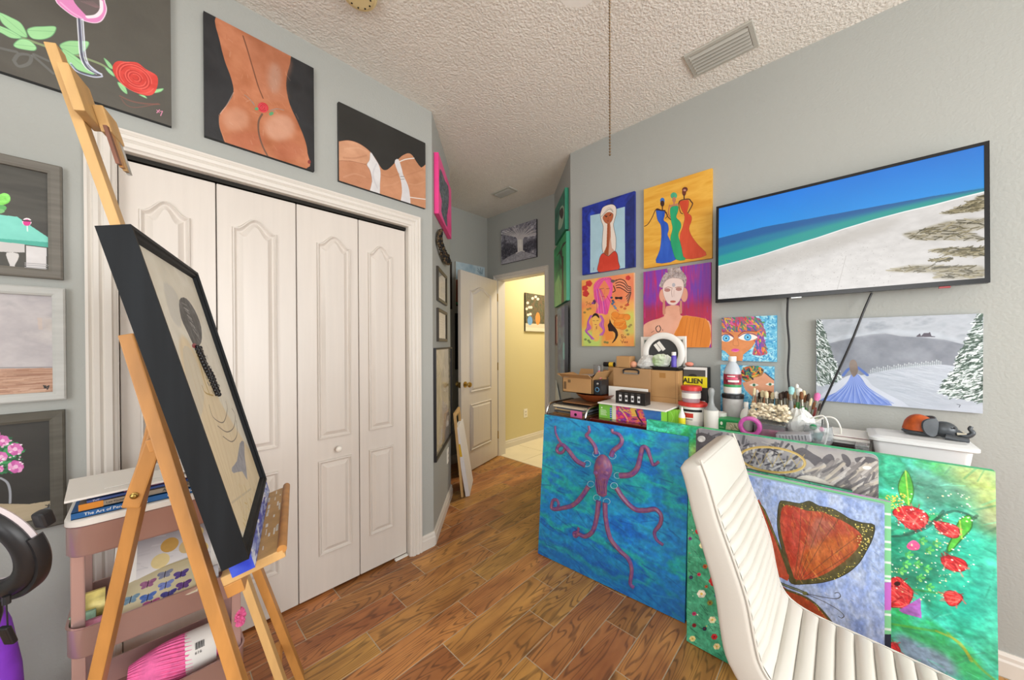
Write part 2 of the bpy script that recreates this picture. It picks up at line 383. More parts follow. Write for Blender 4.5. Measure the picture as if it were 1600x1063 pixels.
edges = [CX0+.004, .209, .512, .816, CX1-.006]
labels = ['white panelled bifold leaf farthest left behind the easel', 'white panelled bifold leaf half hidden by the framed art',
          'white panelled bifold leaf with small round knob', 'white panelled bifold leaf beside the right casing']
for i in range(4):
    x0, x1 = edges[i]+.002, edges[i+1]-.002; w_ = x1-x0
    dn = 'door_%d' % (i+1); y = L+.032
    o = struct(MB().box((x0, y, .014), (x1, y+.03, 2.008)).build(dn, M_door, bev=.002, bseg=1)); tag(o, labels[i])
    a, b = (x0+.085, x1-.045) if i % 2 == 0 else (x0+.05, x1-.08)
    if i == 0: a, b = x0+.05, x1-.08
    if i == 1: a, b = x0+.05, x1-.08
    if i == 2: a, b = x0+.088, x1-.042
    if i == 3: a, b = x0+.05, x1-.085
    for pts in (arch_outline(a, b, .815, 1.835, 1.886), rect_outline(a, b, .212, .705)):
        mb = MB(); panel(mb, pts, (0, y, 0), (1, 0, 0), (0, 0, 1), (0, -1, 0)); mb.build('moulded_panel', M_door, o)
    if i == 2:
        MB().lathe([(.006, 0), (.006, .012), (.012, .016), (.016, .022), (.016, .028), (.011, .034), (.002, .036)], (.697, y, .754), (0, -1, 0), 20).build('knob', M_knob, o, smooth=True)
MB().box((1.02, L+.012, .003), (1.10, L+.03, .012)).build('floor_pivot_bracket', M_plate, bpy.data.objects['door_4'])

# the open room door
hp = Vector((D-.02, 2.895, 0)); fp = Vector((2.125, 2.709, 0)); dv = (fp-hp).normalized(); dn_ = Vector((dv.y, -dv.x, 0))
dn_ = dn_ if dn_.dot(-hp) > 0 else -dn_          # towards the camera
W_ = (fp-hp).length
o = struct(MB().obox(hp+dv*W_/2-dn_*.018+Vector((0, 0, 1.026)), (dv, dn_, dv.cross(dn_)), (W_/2, .018, 1.017)).build('door_5', M_door, bev=.002, bseg=1)); tag(o, 'white panelled room door standing open into the alcove')
ex = -dv; base = hp+dv*W_
for pts in (arch_outline(.155, W_-.145, .815, 1.862, 1.918), rect_outline(.155, W_-.145, .215, .69)):
    mb = MB(); panel(mb, pts, base, ex, (0, 0, 1), dn_); mb.build('moulded_panel', M_door, o)
def lever(side):
    n_ = dn_*side; c_ = hp+dv*(W_-.065)+Vector((0, 0, .905)) - (dn_*.036 if side < 0 else Vector((0, 0, 0)))
    MB().lathe([(.03, 0), (.03, .006), (.012, .010), (.010, .035), (.016, .040), (.026, .048), (.028, .058), (.022, .068), (.004, .072)], c_, n_, 20).build('door_knob', M_brass, o, smooth=True)
lever(1); lever(-1)
MB().obox(fp-dn_*.018+Vector((0, 0, .905))+dv*.001, (dv, dn_, dv.cross(dn_)), (.002, .012, .028)).build('latch_plate', M_brass, o)
for z in (.25, 1.05, 1.85): MB().cyl(hp+Vector((.012, .004, z-.045)), hp+Vector((.012, .004, z+.045)), .006, n=10).build('hinge', M_brass, o)
MB().box((D+.03, DY0+.0085, .87), (D+.055, DY0+.0105, .95)).build('strike_plate', M_brass, bpy.data.objects['trim_5'])

# outlets and switches
def wall_plate(name, c, ex, nz, kind, label):
    c, ex, nz = Vector(c), Vector(ex), Vector(nz); up_ = Vector((0, 0, 1))
    t_ = thing(name, c, label, 'outlet' if kind == 'outlet' else 'switch')
    MB().obox(c+nz*.003, (ex, up_, nz), (.036, .058, .003)).build('cover_plate', M_plate, t_, bev=.002)
    if kind == 'outlet':
        for dz in (-.02, .02):
            s_ = MB().obox(c+nz*.007+up_*dz, (ex, up_, nz), (.016, .014, .0012)).build('socket', M_trim, t_)
            for dx in (-.006, .006): MB().obox(c+nz*.0084+up_*dz+ex*dx, (ex, up_, nz), (.0012, .005, .0003)).build('slot', M_dark, s_)
    else: MB().obox(c+nz*.008, (ex, up_, nz), (.015, .033, .003)).build('rocker', M_trim, t_, bev=.001)
wall_plate('wall_outlet', (3.47, 3.05, .385), (1, 0, 0), (0, -1, 0), 'outlet', 'ivory wall outlet on the yellow hallway wall')
wall_plate('wall_outlet', (C1[0]+.57*q, C1[1]+.57*q, .40), (q, q, 0), (q, -q, 0), 'outlet', 'white wall outlet under the leaning framed print by closet')
d2 = (Vector((*C3, 0))-Vector((*C4, 0))).normalized(); n2 = Vector((-d2.y, d2.x, 0))
p_ = Vector((*C4, 1.147))+d2*.46
wall_plate('light_switch', p_, -d2, n2, 'switch', 'ivory light switch beside the blue narrow canvas')

# ceiling vents
M_vent = mat('vent_enamel', '#b4b2a8', .45, vary=.03)
def vent(x0, x1, y0, y1, label, n=7, grp=None):
    t_ = thing('ceiling_vent', ((x0+x1)/2, (y0+y1)/2, H), label, 'vent')
    f_ = MB(); b_ = .022; z0, z1 = H-.010, H
    f_.box((x0, y0, z0), (x0+b_, y1, z1)).box((x1-b_, y0, z0), (x1, y1, z1)).box((x0+b_, y0, z0), (x1-b_, y0+b_, z1)).box((x0+b_, y1-b_, z0), (x1-b_, y1, z1))
    f_.build('frame', M_vent, t_, bev=.002, bseg=1)
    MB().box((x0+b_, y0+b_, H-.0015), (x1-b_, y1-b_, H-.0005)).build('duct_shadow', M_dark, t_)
    for i in range(n):
        xc = x0+b_+(x1-x0-2*b_)*(i+.5)/n
        MB().obox((xc, (y0+y1)/2, H-.010), (Vector((.45, 0, -.89)), Vector((0, 1, 0)), Vector((.89, 0, .45))), (.010, (y1-y0)/2-b_, .001)).build('louver', M_vent, t_)
vent(1.942, 2.136, .300, .600, 'long louvred ceiling vent above the television wall', 6)
vent(2.380, 2.512, 2.295, 2.540, 'small louvred ceiling vent above the doorway alcove', 5)
# smoke detector
t_ = thing('smoke_detector', (.63, 1.50, H), 'round yellowed smoke detector on the ceiling above closet', 'smoke detector')
M_cream = mat('yellowed_plastic', '#d8c592', .45, vary=.03)
MB().lathe([(.066, -.030), (.072, -.020), (.074, -.004), (.074, 0)], (.63, 1.485, H), (0, 0, 1), 32).build('housing', M_cream, t_, smooth=True)
MB().lathe([(.001, -.038), (.05, -.037), (.058, -.030)], (.63, 1.485, H), (0, 0, 1), 32, cap=False).build('cover', M_cream, t_, smooth=True)
for a in range(10): MB().obox((.63+.045*math.cos(a*.63), 1.485+.045*math.sin(a*.63), H-.0378), ((1,0,0),(0,1,0),(0,0,1)), (.003, .003, .001)).build('slot', M_dark, t_)

# ceiling fan: only a blade tip and the pull chain come into view
FX, FY = .60, .315
fan = thing('ceiling_fan', (FX, FY, H), 'white ceiling fan with a long beaded pull chain', 'fan')
M_fan = mat('white_fan_blade', '#ecebe6', .4, vary=.01)
MB().lathe([(.0, -.43), (.05, -.42), (.09, -.40), (.11, -.36), (.11, -.30), (.07, -.26), (.03, -.24), (.015, -.23), (.015, -.05), (.05, -.04), (.06, 0)], (FX, FY, H), (0, 0, 1), 28).build('motor_housing', M_fan, fan, smooth=True)
a0 = math.atan2(.68-FY, 1.03-FX)
for i in range(5):
    a = a0+i*2*math.pi/5; e1 = Vector((math.cos(a), math.sin(a), 0)); e2 = Vector((-math.sin(a), math.cos(a), .16)).normalized()
    out = [(.10, -.045), (.15, -.055), (.30, -.062), (.48, -.066), (.53, -.062), (.555, -.04), (.562, -.01), (.558, .025), (.54, .05), (.50, .064), (.30, .060), (.15, .052), (.10, .042)]
    MB().prism(out, Vector((FX, FY, H-.335)), e1, e2, e1.cross(e2), .006).build('blade', M_fan, fan)
M_chain = mat('bronze_chain', '#6d5a43', .4, .8, vary=.1)
ch = MB(); cd = Vector((.935, .470, 0)).normalized(); cpos = Vector((FX, FY, 0))+cd*.02
zc = 1.675
while zc < H-.42: ch.ball((cpos.x, cpos.y, zc), .0021, 8, 5); zc += .0058
ch.cyl((cpos.x, cpos.y, 1.675), (cpos.x, cpos.y, H-.41), .0006, n=5)
ch.build('pull_chain', M_chain, fan)
# ------------------------------------------------------------------ painted pictures (drawn in code)
_c, _s = math.cos, math.sin
def px_ray(px, py):
    return cam_dir((px-800)/F_PX, -(py-PPY)/F_PX)
def hx(c):
    if isinstance(c, str):
        c = c.lstrip('#'); c = c if len(c) == 6 else ''.join(k+k for k in c); return np.array([int(c[i:i+2], 16)/255 for i in (0, 2, 4)])
    return np.array(c, float)
def fbm(h, w, sx, sy, octv=3, seed=0):
    rng = np.random.default_rng(seed); out = np.zeros((h, w)); amp = 1.0; tot = 0
    for k in range(octv):
        gx, gy = max(2, int(sx*2**k))+2, max(2, int(sy*2**k))+2; g = rng.random((gy, gx))
        xs = np.linspace(0, gx-2.001, w); ys = np.linspace(0, gy-2.001, h); xi = xs.astype(int); yi = ys.astype(int)
        fx = xs-xi; fy = ys-yi; fx = fx*fx*(3-2*fx); fy = (fy*fy*(3-2*fy))[:, None]
        a = g[yi][:, xi]*(1-fx)+g[yi][:, xi+1]*fx; b = g[yi+1][:, xi]*(1-fx)+g[yi+1][:, xi+1]*fx
        out += amp*(a*(1-fy)+b*fy); tot += amp; amp *= .55
    return out/tot
class Cv:
    """a drawing surface lying on a rectangle of the scene; points may be given in photo pixels of a zoomed crop"""
    def __init__(s, tl, ex, up, w, h, res, bg='#808080', fr=(0, 0, 1), seed=1):
        s.tl, s.ex, s.up = Vector(tl), Vector(ex), Vector(up); s.w, s.h = w, h; s.n = s.ex.cross(s.up)
        s.W = int(res); s.H = max(8, int(res*h/w)); s.a = np.ones((s.H, s.W, 3))*hx(bg); s.fr = fr; s.rng = np.random.default_rng(seed); s.seed = seed
        s.uvmode = False
    def pt(s, p):
        if s.uvmode: return (p[0]*s.W, p[1]*s.H)
        d = px_ray(s.fr[0]+p[0]*s.fr[2], s.fr[1]+p[1]*s.fr[2]); o = Vector((0, 0, CAM_H)); t = (s.tl-o).dot(s.n)/d.dot(s.n); v = o+d*t-s.tl
        return (v.dot(s.ex)/s.w*s.W, -v.dot(s.up)/s.h*s.H)
    def pts(s, P): return [s.pt(p) for p in P]
    def _blend(s, x0, y0, m, col, al):
        h, w = m.shape; sub = s.a[y0:y0+h, x0:x0+w]; m = (m*al)[..., None]
        c = hx(col) if not (isinstance(col, np.ndarray) and col.ndim == 3) else col[y0:y0+h, x0:x0+w]
        s.a[y0:y0+h, x0:x0+w] = sub*(1-m)+c*m
    def mask_poly(s, Q):
        xs = [q[0] for q in Q]; ys = [q[1] for q in Q]
        x0, x1 = max(0, int(min(xs))), min(s.W, int(max(xs))+2); y0, y1 = max(0, int(min(ys))), min(s.H, int(max(ys))+2)
        if x1 <= x0 or y1 <= y0: return None
        X = np.arange(x0, x1)+.5; Y = np.arange(y0, y1)[:, None]+.5; m = np.zeros((y1-y0, x1-x0), bool)
        for i in range(len(Q)):
            (xa, ya), (xb, yb) = Q[i-1], Q[i]
            if ya == yb: continue
            c = ((ya > Y) != (yb > Y)); xi = (xb-xa)*(Y-ya)/(yb-ya)+xa; m ^= (c & (X < xi))
        return x0, y0, m.astype(float)
    def poly(s, P, col, al=1.0, sm=0, tex=0.0, ts=(8, 8), edge=None, ew=1.0, blur=0):
        Q = s.pts(smooth_pts(P, sm, True) if sm else P); r = s.mask_poly(Q)
        if r is None: return s
        x0, y0, m = r
        if blur:
            b_ = int(blur)*2; xa, ya, xb, yb = max(0, x0-b_), max(0, y0-b_), min(s.W, x0+m.shape[1]+b_), min(s.H, y0+m.shape[0]+b_)
            big = np.zeros((yb-ya, xb-xa)); big[y0-ya:y0-ya+m.shape[0], x0-xa:x0-xa+m.shape[1]] = m; m = _blur(big, blur); x0, y0 = xa, ya
        if tex:
            n = fbm(s.H, s.W, ts[0], ts[1], 4, s.seed+int(P[0][0]) % 97)-.5; c = np.clip(hx(col)+n[..., None]*tex*2, 0, 1); s._blend(x0, y0, m, c, al)
        else: s._blend(x0, y0, m, col, al)
        if edge: s.line(list(P)+[P[0]] if not sm else smooth_pts(P, sm, True)+[P[0]], edge, ew, raw=True)
        return s
    def ell(s, c, rx, ry, col, al=1.0, ang=0.0, edge=None, ew=1, soft=0, **k):
        P = [(c[0]+rx*_c(t)*_c(ang)-ry*_s(t)*_s(ang), c[1]+rx*_c(t)*_s(ang)+ry*_s(t)*_c(ang)) for t in np.linspace(0, 2*math.pi, 28, endpoint=False)]
        return s.poly(P, col, al, edge=edge, ew=ew, blur=soft, **k)
    def line(s, P, col, wd=1.0, al=1.0, sm=0, raw=True, taper=False):
        """wd in image pixels"""
        Q = s.pts(smooth_pts(P, sm) if sm else P); K = len(Q)-1; R_ = wd/2+2
        X0, X1 = max(0, int(min(p[0] for p in Q)-R_)), min(s.W, int(max(p[0] for p in Q)+R_)+2); Y0, Y1 = max(0, int(min(p[1] for p in Q)-R_)), min(s.H, int(max(p[1] for p in Q)+R_)+2)
        if X1 <= X0 or Y1 <= Y0: return s
        M_ = np.zeros((Y1-Y0, X1-X0))
        for i in range(K):
            (xa, ya), (xb, yb) = Q[i], Q[i+1]; wv = wd*(1-.75*i/K) if taper else wd; r = wv/2+1
            x0, x1 = max(X0, int(min(xa, xb)-r)), min(X1, int(max(xa, xb)+r)+2); y0, y1 = max(Y0, int(min(ya, yb)-r)), min(Y1, int(max(ya, yb)+r)+2)
            if x1 <= x0 or y1 <= y0: continue
            X = np.arange(x0, x1)+.5; Y = np.arange(y0, y1)[:, None]+.5; dx, dy = xb-xa, yb-ya; l2 = dx*dx+dy*dy+1e-9
            t = np.clip(((X-xa)*dx+(Y-ya)*dy)/l2, 0, 1); d = np.hypot(X-xa-t*dx, Y-ya-t*dy); m = M_[y0-Y0:y1-Y0, x0-X0:x1-X0]; np.maximum(m, np.clip(wv/2+.5-d, 0, 1), out=m)
        s._blend(X0, Y0, M_, col, al)
        return s
    def strokes(s, n, P, cols, ln, ang, wd, al=.8, jit=.4, curve=0.0):
        """random brush strokes whose centres fall in outline P"""
        r = s.mask_poly(s.pts(P)) if P is not None else (0, 0, np.ones((s.H, s.W)))
        if r is None: return s
        x0, y0, m = r; ys, xs = np.nonzero(m)
        if len(xs) == 0: return s
        um, s.uvmode = s.uvmode, True
        for i in s.rng.integers(0, len(xs), n):
            x, y = x0+xs[i], y0+ys[i]; a = ang+s.rng.normal()*jit; l = ln*s.rng.uniform(.5, 1.3)/2
            c = cols[s.rng.integers(len(cols))]; dx, dy = l*_c(a), l*_s(a)
            s.line([((x-dx)/s.W, (y-dy)/s.H), (x/s.W+curve*_s(a)*l/s.W, y/s.H-curve*_c(a)*l/s.H), ((x+dx)/s.W, (y+dy)/s.H)], c, wd*s.rng.uniform(.6, 1.3), al)
        s.uvmode = um; return s
    def dots(s, n, P, cols, r0, r1, al=1.0):
        r = s.mask_poly(s.pts(P)) if P is not None else (0, 0, np.ones((s.H, s.W)))
        if r is None: return s
        x0, y0, m = r; ys, xs = np.nonzero(m); um, s.uvmode = s.uvmode, True
        for i in s.rng.integers(0, len(xs), n):
            rr = s.rng.uniform(r0, r1); p = ((x0+xs[i])/s.W, (y0+ys[i])/s.H); s.line([p, (p[0]+1e-4, p[1])], cols[s.rng.integers(len(cols))], rr*2, al)
        s.uvmode = um; return s
    def mix(s, cols, sx, sy, octv=4, seed=None, al=1.0, con=1.6):
        """cloudy blend of several colours over the whole surface"""
        n = fbm(s.H, s.W, sx, sy, octv, s.seed if seed is None else seed); n = np.clip((n-.5)*con+.5, 0, .9999)*(len(cols)-1); i = n.astype(int); f = (n-i)[..., None]
        C = np.array([hx(c) for c in cols]); s.a = s.a*(1-al)+(C[i]*(1-f)+C[i+1]*f)*al; return s
    def vgrad(s, stops, al=1.0):
        ys = np.linspace(0, 1, s.H); P = [a for a, _ in stops]; C = np.array([hx(c) for _, c in stops]); g = np.stack([np.interp(ys, P, C[:, k]) for k in range(3)], 1)[:, None, :]
        s.a = s.a*(1-al)+g*al; return s
    def grain(s, amt, sx, sy, octv=3, seed=5):
        s.a = np.clip(s.a*(1+(fbm(s.H, s.W, sx, sy, octv, seed)-.5)[..., None]*amt), 0, 1); return s
    def image(s, name):
        im = bpy.data.images.new(name, s.W, s.H, alpha=False); px = np.ones((s.H, s.W, 4), np.float32); px[..., :3] = np.clip(s.a, 0, 1)[::-1]
        im.pixels.foreach_set(px.ravel()); im.update(); im.pack(); return im
    def material(s, name, rough=.5, bump=.2, coat=0.0, emit=0.0, sat=1.0):
        m = bpy.data.materials.new(name); m.use_nodes = True; t = m.node_tree; b = t.nodes['Principled BSDF']
        im = nd(t, 'ShaderNodeTexImage', -500, 100); im.image = s.image(name); im.extension = 'EXTEND'
        b.inputs['Roughness'].default_value = rough; b.inputs['Coat Weight'].default_value = coat
        if emit:
            b.inputs['Base Color'].default_value = (.01, .01, .01, 1); t.links.new(im.outputs['Color'], b.inputs['Emission Color']); b.inputs['Emission Strength'].default_value = emit
        else: t.links.new(im.outputs['Color'], b.inputs['Base Color'])
        if bump:
            tc = nd(t, 'ShaderNodeTexCoord', -900, -300); n = nd(t, 'ShaderNodeTexNoise', -500, -300); n.inputs['Scale'].default_value = 60; n.inputs['Detail'].default_value = 5
            t.links.new(tc.outputs['Object'], n.inputs['Vector']); bp = nd(t, 'ShaderNodeBump', -250, -250); bp.inputs['Strength'].default_value = bump; bp.inputs['Distance'].default_value = .003
            t.links.new(n.outputs['Fac'], bp.inputs['Height']); t.links.new(bp.outputs['Normal'], b.inputs['Normal'])
        return m
def _blur(m, r):
    r = int(r); k = np.ones(2*r+1)/(2*r+1); p = np.pad(m, r, mode='edge')
    for _ in range(2):
        p = np.apply_along_axis(lambda v: np.convolve(v, k, 'same'), 0, p); p = np.apply_along_axis(lambda v: np.convolve(v, k, 'same'), 1, p)
    return p[r:-r, r:-r]
def slab(name, tl, ex, up, w, h, t, m_front, m_side, parent=None, label=None, cat=None, group=None, rnd=0.0, uvflip=False):
    """a stretched canvas or printed panel: front face carries the picture; tl = top-left of the FRONT face"""
    tl, ex, up = Vector(tl), Vector(ex), Vector(up); n = ex.cross(up)
    if rnd:
        out = []
        for cx, cy, a0 in ((w-rnd, -h+rnd, -math.pi/2), (w-rnd, -rnd, 0), (rnd, -rnd, math.pi/2), (rnd, -h+rnd, math.pi)):
            out += [(cx+rnd*_c(a0+i*math.pi/10), cy+rnd*_s(a0+i*math.pi/10)) for i in range(6)]
    else: out = [(0, -h), (w, -h), (w, 0), (0, 0)]
    k = len(out); vs = [tl+ex*x+up*y for x, y in out]+[tl+ex*x+up*y-n*t for x, y in out]
    fs = [tuple(range(k)), tuple(range(2*k-1, k-1, -1))]+[(i, i+k, (i+1) % k+k, (i+1) % k) for i in range(k)]
    me = bpy.data.meshes.new(name)
    base = offs(parent) if parent is not None else tl+ex*(w/2)-up*h
    me.from_pydata([tuple(v-base) for v in vs], [], fs); me.materials.append(m_front); me.materials.append(m_side)
    uv = me.uv_layers.new(name='UVMap')
    for p in me.polygons:
        p.material_index = 0 if p.index == 0 else 1
        for li in p.loop_indices:
            x, y = out[me.loops[li].vertex_index % k]; uv.data[li].uv = (x/w, 1+y/h)
    o = bpy.data.objects.new(name, me); COL.objects.link(o)
    if parent is not None: o.parent = parent
    else: o.location = base
    return tag(o, label, cat, group)
M_cside = mat('raw_canvas_edge', '#d9d4c8', .8, vary=.03)
M_black = mat('black_paint_edge', '#17171a', .45, vary=.15)
WY = Vector((0, 0, 1))
def closet_rect(x0, x1, z0, z1, t=.02): return dict(tl=(x0, L-t, z1), ex=(1, 0, 0), up=(0, 0, 1), w=x1-x0, h=z1-z0)
def right_rect(y0, y1, z0, z1, t=.02): return dict(tl=(R-t, y0, z1), ex=(0, -1, 0), up=(0, 0, 1), w=y0-y1, h=z1-z0)
def along_rect(c, d, n, a0, a1, z0, z1, t=.02):
    """on a slanted wall: c corner, d unit direction to the viewer's right, n wall normal"""
    p = Vector((c[0], c[1], z1))+d*a0+n*t; return dict(tl=p, ex=d, up=(0, 0, 1), w=a1-a0, h=z1-z0)
def framed(name, rc, fw, depth, m_frame, m_pic, label, cat='picture', group=None, glass=False, m_mat=None, matw=0.0, prof=None):
    """picture frame: four mitred rails round a recessed picture; rc = outer rectangle, its plane is the frame's front"""
    tl, ex, up = Vector(rc['tl']), Vector(rc['ex']), Vector(rc['up']); n = ex.cross(up); w, h = rc['w'], rc['h']
    root = thing(name, tl+ex*w/2-up*h-n*depth, label, cat, group)
    prof = prof or [(0, -depth), (0, -.003), (.15, 0), (.75, -.002), (1, -.006), (1, -depth)]
    c4 = [(0, 0), (w, 0), (w, -h), (0, -h)]; sg = [(1, -1), (-1, -1), (-1, 1), (1, 1)]
    for i in range(4):
        j = (i+1) % 4
        ra = [tl+ex*(c4[i][0]+sg[i][0]*f*fw)+up*(c4[i][1]+sg[i][1]*f*fw)+n*d for f, d in prof]; rb = [tl+ex*(c4[j][0]+sg[j][0]*f*fw)+up*(c4[j][1]+sg[j][1]*f*fw)+n*d for f, d in prof]
        MB().rings([ra, rb]).build('frame_rail', m_frame, root)
    if m_mat is not None:
        slab('mat_board', tl+ex*fw-up*fw-n*(depth-.006), ex, up, w-2*fw, h-2*fw, .003, m_mat, m_mat, root)
    k = fw+matw
    slab('print', tl+ex*k-up*k-n*(depth-.0075 if m_mat is not None else depth-.005), ex, up, w-2*k, h-2*k, .002, m_pic, M_cside, root)
    if glass: slab('glass_pane', tl+ex*fw-up*fw-n*(depth*.45), ex, up, w-2*fw, h-2*fw, .0015, M_pane, M_pane, root)
    return root
M_pane = mat('picture_glass', '#ffffff', .03, trans=1.0, ior=1.25)
def cv(rc, res, bg, fr=(0, 0, 1), seed=1): return Cv(rc['tl'], rc['ex'], rc['up'], rc['w'], rc['h'], res, bg, fr, seed)
def hang(key, rc, c, t, label, side=None, rough=.5, bump=.25, coat=0, cat='painting', rnd=0.0):
    return slab('canvas_painting', rc['tl'], rc['ex'], rc['up'], rc['w'], rc['h'], t, c.material(key+'_paint', rough, bump, coat), side or M_cside, None, label, cat, None, rnd)
# ------------------------------------------------------------------ pictures on the closet wall
def rose(c, cx, cy, rx, ry, base, dark, lite, ang=0.0):
    c.ell((cx, cy), rx, ry, base, ang=ang)
    for k in range(9):
        f = 1-k/9.5; a0 = k*1.3
        P = [(cx+rx*f*_c(a0+t)*_c(ang)-ry*f*_s(a0+t)*_s(ang), cy+rx*f*_c(a0+t)*_s(ang)+ry*f*_s(a0+t)*_c(ang)) for t in np.linspace(0, 3.8, 12)]
        c.line(P, dark if k % 2 else lite, 2.0, .75)
# 1 wine glass and rose on dark ground
rc = closet_rect(-.69, .072, 2.168, 2.690); c = cv(rc, 900, '#55524b', (0, 0, .1976), 3)
c.mix(['#4e4b45', '#5a5750', '#514e48'], 3, 3, 4)
G, GD, GL = '#9fd69a', '#6fa878', '#c3ecb4'
def leaf(c, P, col=G, ed=GD):
    c.poly(P, col, sm=5, tex=.05, edge=ed, ew=2)
    c.line([P[0], P[len(P)//2]], ed, 1.5, .6)
c.line([(-120, 190), (60, 270), (230, 320), (390, 375), (560, 420), (700, 470), (820, 520), (900, 590)], '#8a9a72', 9, sm=5)
leaf(c, [(-10, 100), (90, 140), (170, 190), (215, 290), (150, 280), (60, 220), (10, 170)])
leaf(c, [(-60, 190), (40, 220), (120, 260), (170, 300), (90, 300), (10, 260), (-60, 230)])
leaf(c, [(215, 240), (260, 215), (340, 210), (435, 210), (435, 250), (400, 290), (330, 312), (250, 300)])
leaf(c, [(110, 350), (160, 310), (230, 320), (285, 370), (270, 400), (190, 392), (125, 375)])
leaf(c, [(475, 355), (540, 325), (620, 325), (698, 330), (690, 375), (640, 420), (570, 430), (500, 395)])
leaf(c, [(490, 390), (560, 420), (640, 480), (700, 540), (745, 588), (680, 575), (600, 545), (540, 500)])
leaf(c, [(822, 460), (870, 500), (895, 545), (860, 530)]); leaf(c, [(930, 650), (985, 680), (1005, 742), (960, 710)]); leaf(c, [(1210, 715), (1290, 700), (1270, 725), (1215, 735)])
leaf(c, [(1100, 750), (1140, 755), (1160, 778)]); leaf(c, [(830, 530), (880, 560), (905, 605), (860, 575)])
c.poly([(440, 0), (520, -80), (780, -80), (830, 20), (840, 90), (800, 165), (730, 180), (630, 150), (540, 100)], '#e08bc0', sm=4, edge='#f2d7e8', ew=3)
c.poly([(580, 0), (600, -80), (770, -80), (790, 50), (760, 110), (700, 130), (650, 90)], '#6a5f5e', sm=4)
c.line([(690, 135), (760, 125), (800, 80), (800, 10)], '#f6eef2', 10, .9, sm=5); c.line([(480, 20), (560, 90), (640, 140)], '#f4b6da', 6, .8, sm=5)
for k in range(5): c.line([(640+k*22, 10), (760+k*8, 60)], '#b9848f', 1.5, .6)
for x, w_, col in ((612, 4, '#e8eaf2'), (626, 7, '#5b5c70'), (640, 3, '#cfd4e6'), (655, 4, '#dfe4f0')):
    c.line([(x, 150), (x+10, 300), (x+24, 450), (x+70, 540), (x+150, 585)], col, w_, .9, sm=4)
c.line([(560, 500), (600, 560), (720, 605), (790, 608), (805, 595), (740, 545), (680, 490)], '#c9cfe4', 5, .9, sm=5); c.line([(565, 510), (640, 575), (760, 600)], '#5a6080', 5, .7, sm=4)
c.poly([(890, 530), (925, 485), (1000, 488), (1085, 495), (1150, 545), (1240, 600), (1245, 680), (1210, 745), (1150, 755), (1060, 725), (970, 670), (910, 600)], '#d4473f', sm=4, tex=.08, ts=(20, 20))
for k in range(12):
    f = 1-k/13; P = [(1072+165*f*_c(k+t)*_c(.55)-105*f*_s(k+t)*_s(.55), 615+165*f*_c(k+t)*_s(.55)+105*f*_s(k+t)*_c(.55)) for t in np.linspace(0, 4, 14)]; c.line(P, '#a82c2c' if k % 2 else '#e8756a', 2.6, .7)
for P in ([(0, 380), (60, 395), (130, 410)], [(110, 480), (150, 430), (240, 440), (230, 500), (150, 525), (110, 480)], [(260, 440), (330, 500), (420, 580)], [(270, 430), (380, 480)]): c.line(P, '#9aa3a6', 9, .28, sm=6)
c.line([(950, 760), (1040, 800), (1150, 820), (1260, 825)], '#9d5a50', 6, .5, sm=5); c.line([(960, 780), (1000, 830), (1080, 850), (1250, 820)], '#9d5a50', 4, .4, sm=5)
c.line([(1240, 870), (1260, 890)], '#d88aa8', 3); c.line([(1262, 868), (1240, 892)], '#d88aa8', 3); c.line([(1265, 880), (1285, 880), (1270, 915)], '#d88aa8', 3)
hang('wine_glass', rc, c, .02, 'large dark canvas of a pink wine glass and red rose above the closet corner', M_black, .35)
# 2 back of a figure
rc = closet_rect(.169, .580, 2.174, 2.686); c = cv(rc, 560, '#26272a', (310, 15, .2493), 4)
c.mix(['#202124', '#2e2f32', '#26272a'], 3, 4, 3)
c.poly([(112, 40), (135, 200), (165, 320), (205, 430), (220, 520), (185, 590), (138, 650), (132, 720), (150, 790), (178, 850), (300, 1000), (670, 1000), (684, 900), (665, 810), (620, 700), (575, 600), (552, 500), (555, 410), (578, 310), (560, 180), (300, 60)], '#b5714f', sm=4, tex=.10, ts=(6, 8))
c.poly([(300, 150), (575, 300), (548, 470), (560, 560), (420, 560), (350, 400)], '#a86b50', .45, sm=4, tex=.10, ts=(9, 9), blur=10)
for x, y, a, b, col, al in ((235, 690, 85, 75, '#d3a58d', .5), (510, 740, 95, 85, '#d8b09c', .55), (478, 430, 42, 95, '#b9a49a', .45), (235, 330, 34, 90, '#c98a66', .3), (300, 820, 120, 60, '#b96a50', .4), (560, 880, 90, 60, '#b5684f', .4)): c.ell((x, y), a, b, col, al, soft=14)
c.line([(280, 165), (310, 260), (345, 380), (375, 480), (405, 555)], '#6b4433', 7, .8, sm=5, taper=False)
c.line([(400, 655), (378, 700), (378, 770), (400, 850), (435, 920)], '#5c4a40', 9, .8, sm=5)
c.line([(130, 660), (135, 740), (175, 840)], '#c98a68', 4, .6, sm=4); c.line([(220, 520), (180, 595), (135, 655)], '#d0b3a3', 4, .6, sm=4)
c.ell((405, 614), 36, 30, '#c9303a', ang=.6); rose(c, 405, 614, 32, 26, '#c9303a', '#8c1d28', '#e8707a', .6)
c.ell((365, 622), 12, 9, '#5a9a6c'); c.ell((457, 652), 15, 11, '#5a9a6c', ang=-.5)
for P in ([(290, 535), (320, 560), (345, 590)], [(340, 580), (352, 600)], [(445, 635), (490, 622), (535, 630)], [(460, 630), (480, 640)]): c.line(P, '#8f8682', 5, .8, sm=4)
c.strokes(70, [(140, 100), (560, 330), (660, 900), (200, 830)], ['#d09a78', '#c08060', '#a05c40', '#d8b19a'], 26, .9, 5, .22, .5)
c.ell((695, 955), 10, 12, '#8a3a34')
hang('back_study', rc, c, .02, 'dark canvas of a bare back with red rose tattoo above closet', M_black, .3)
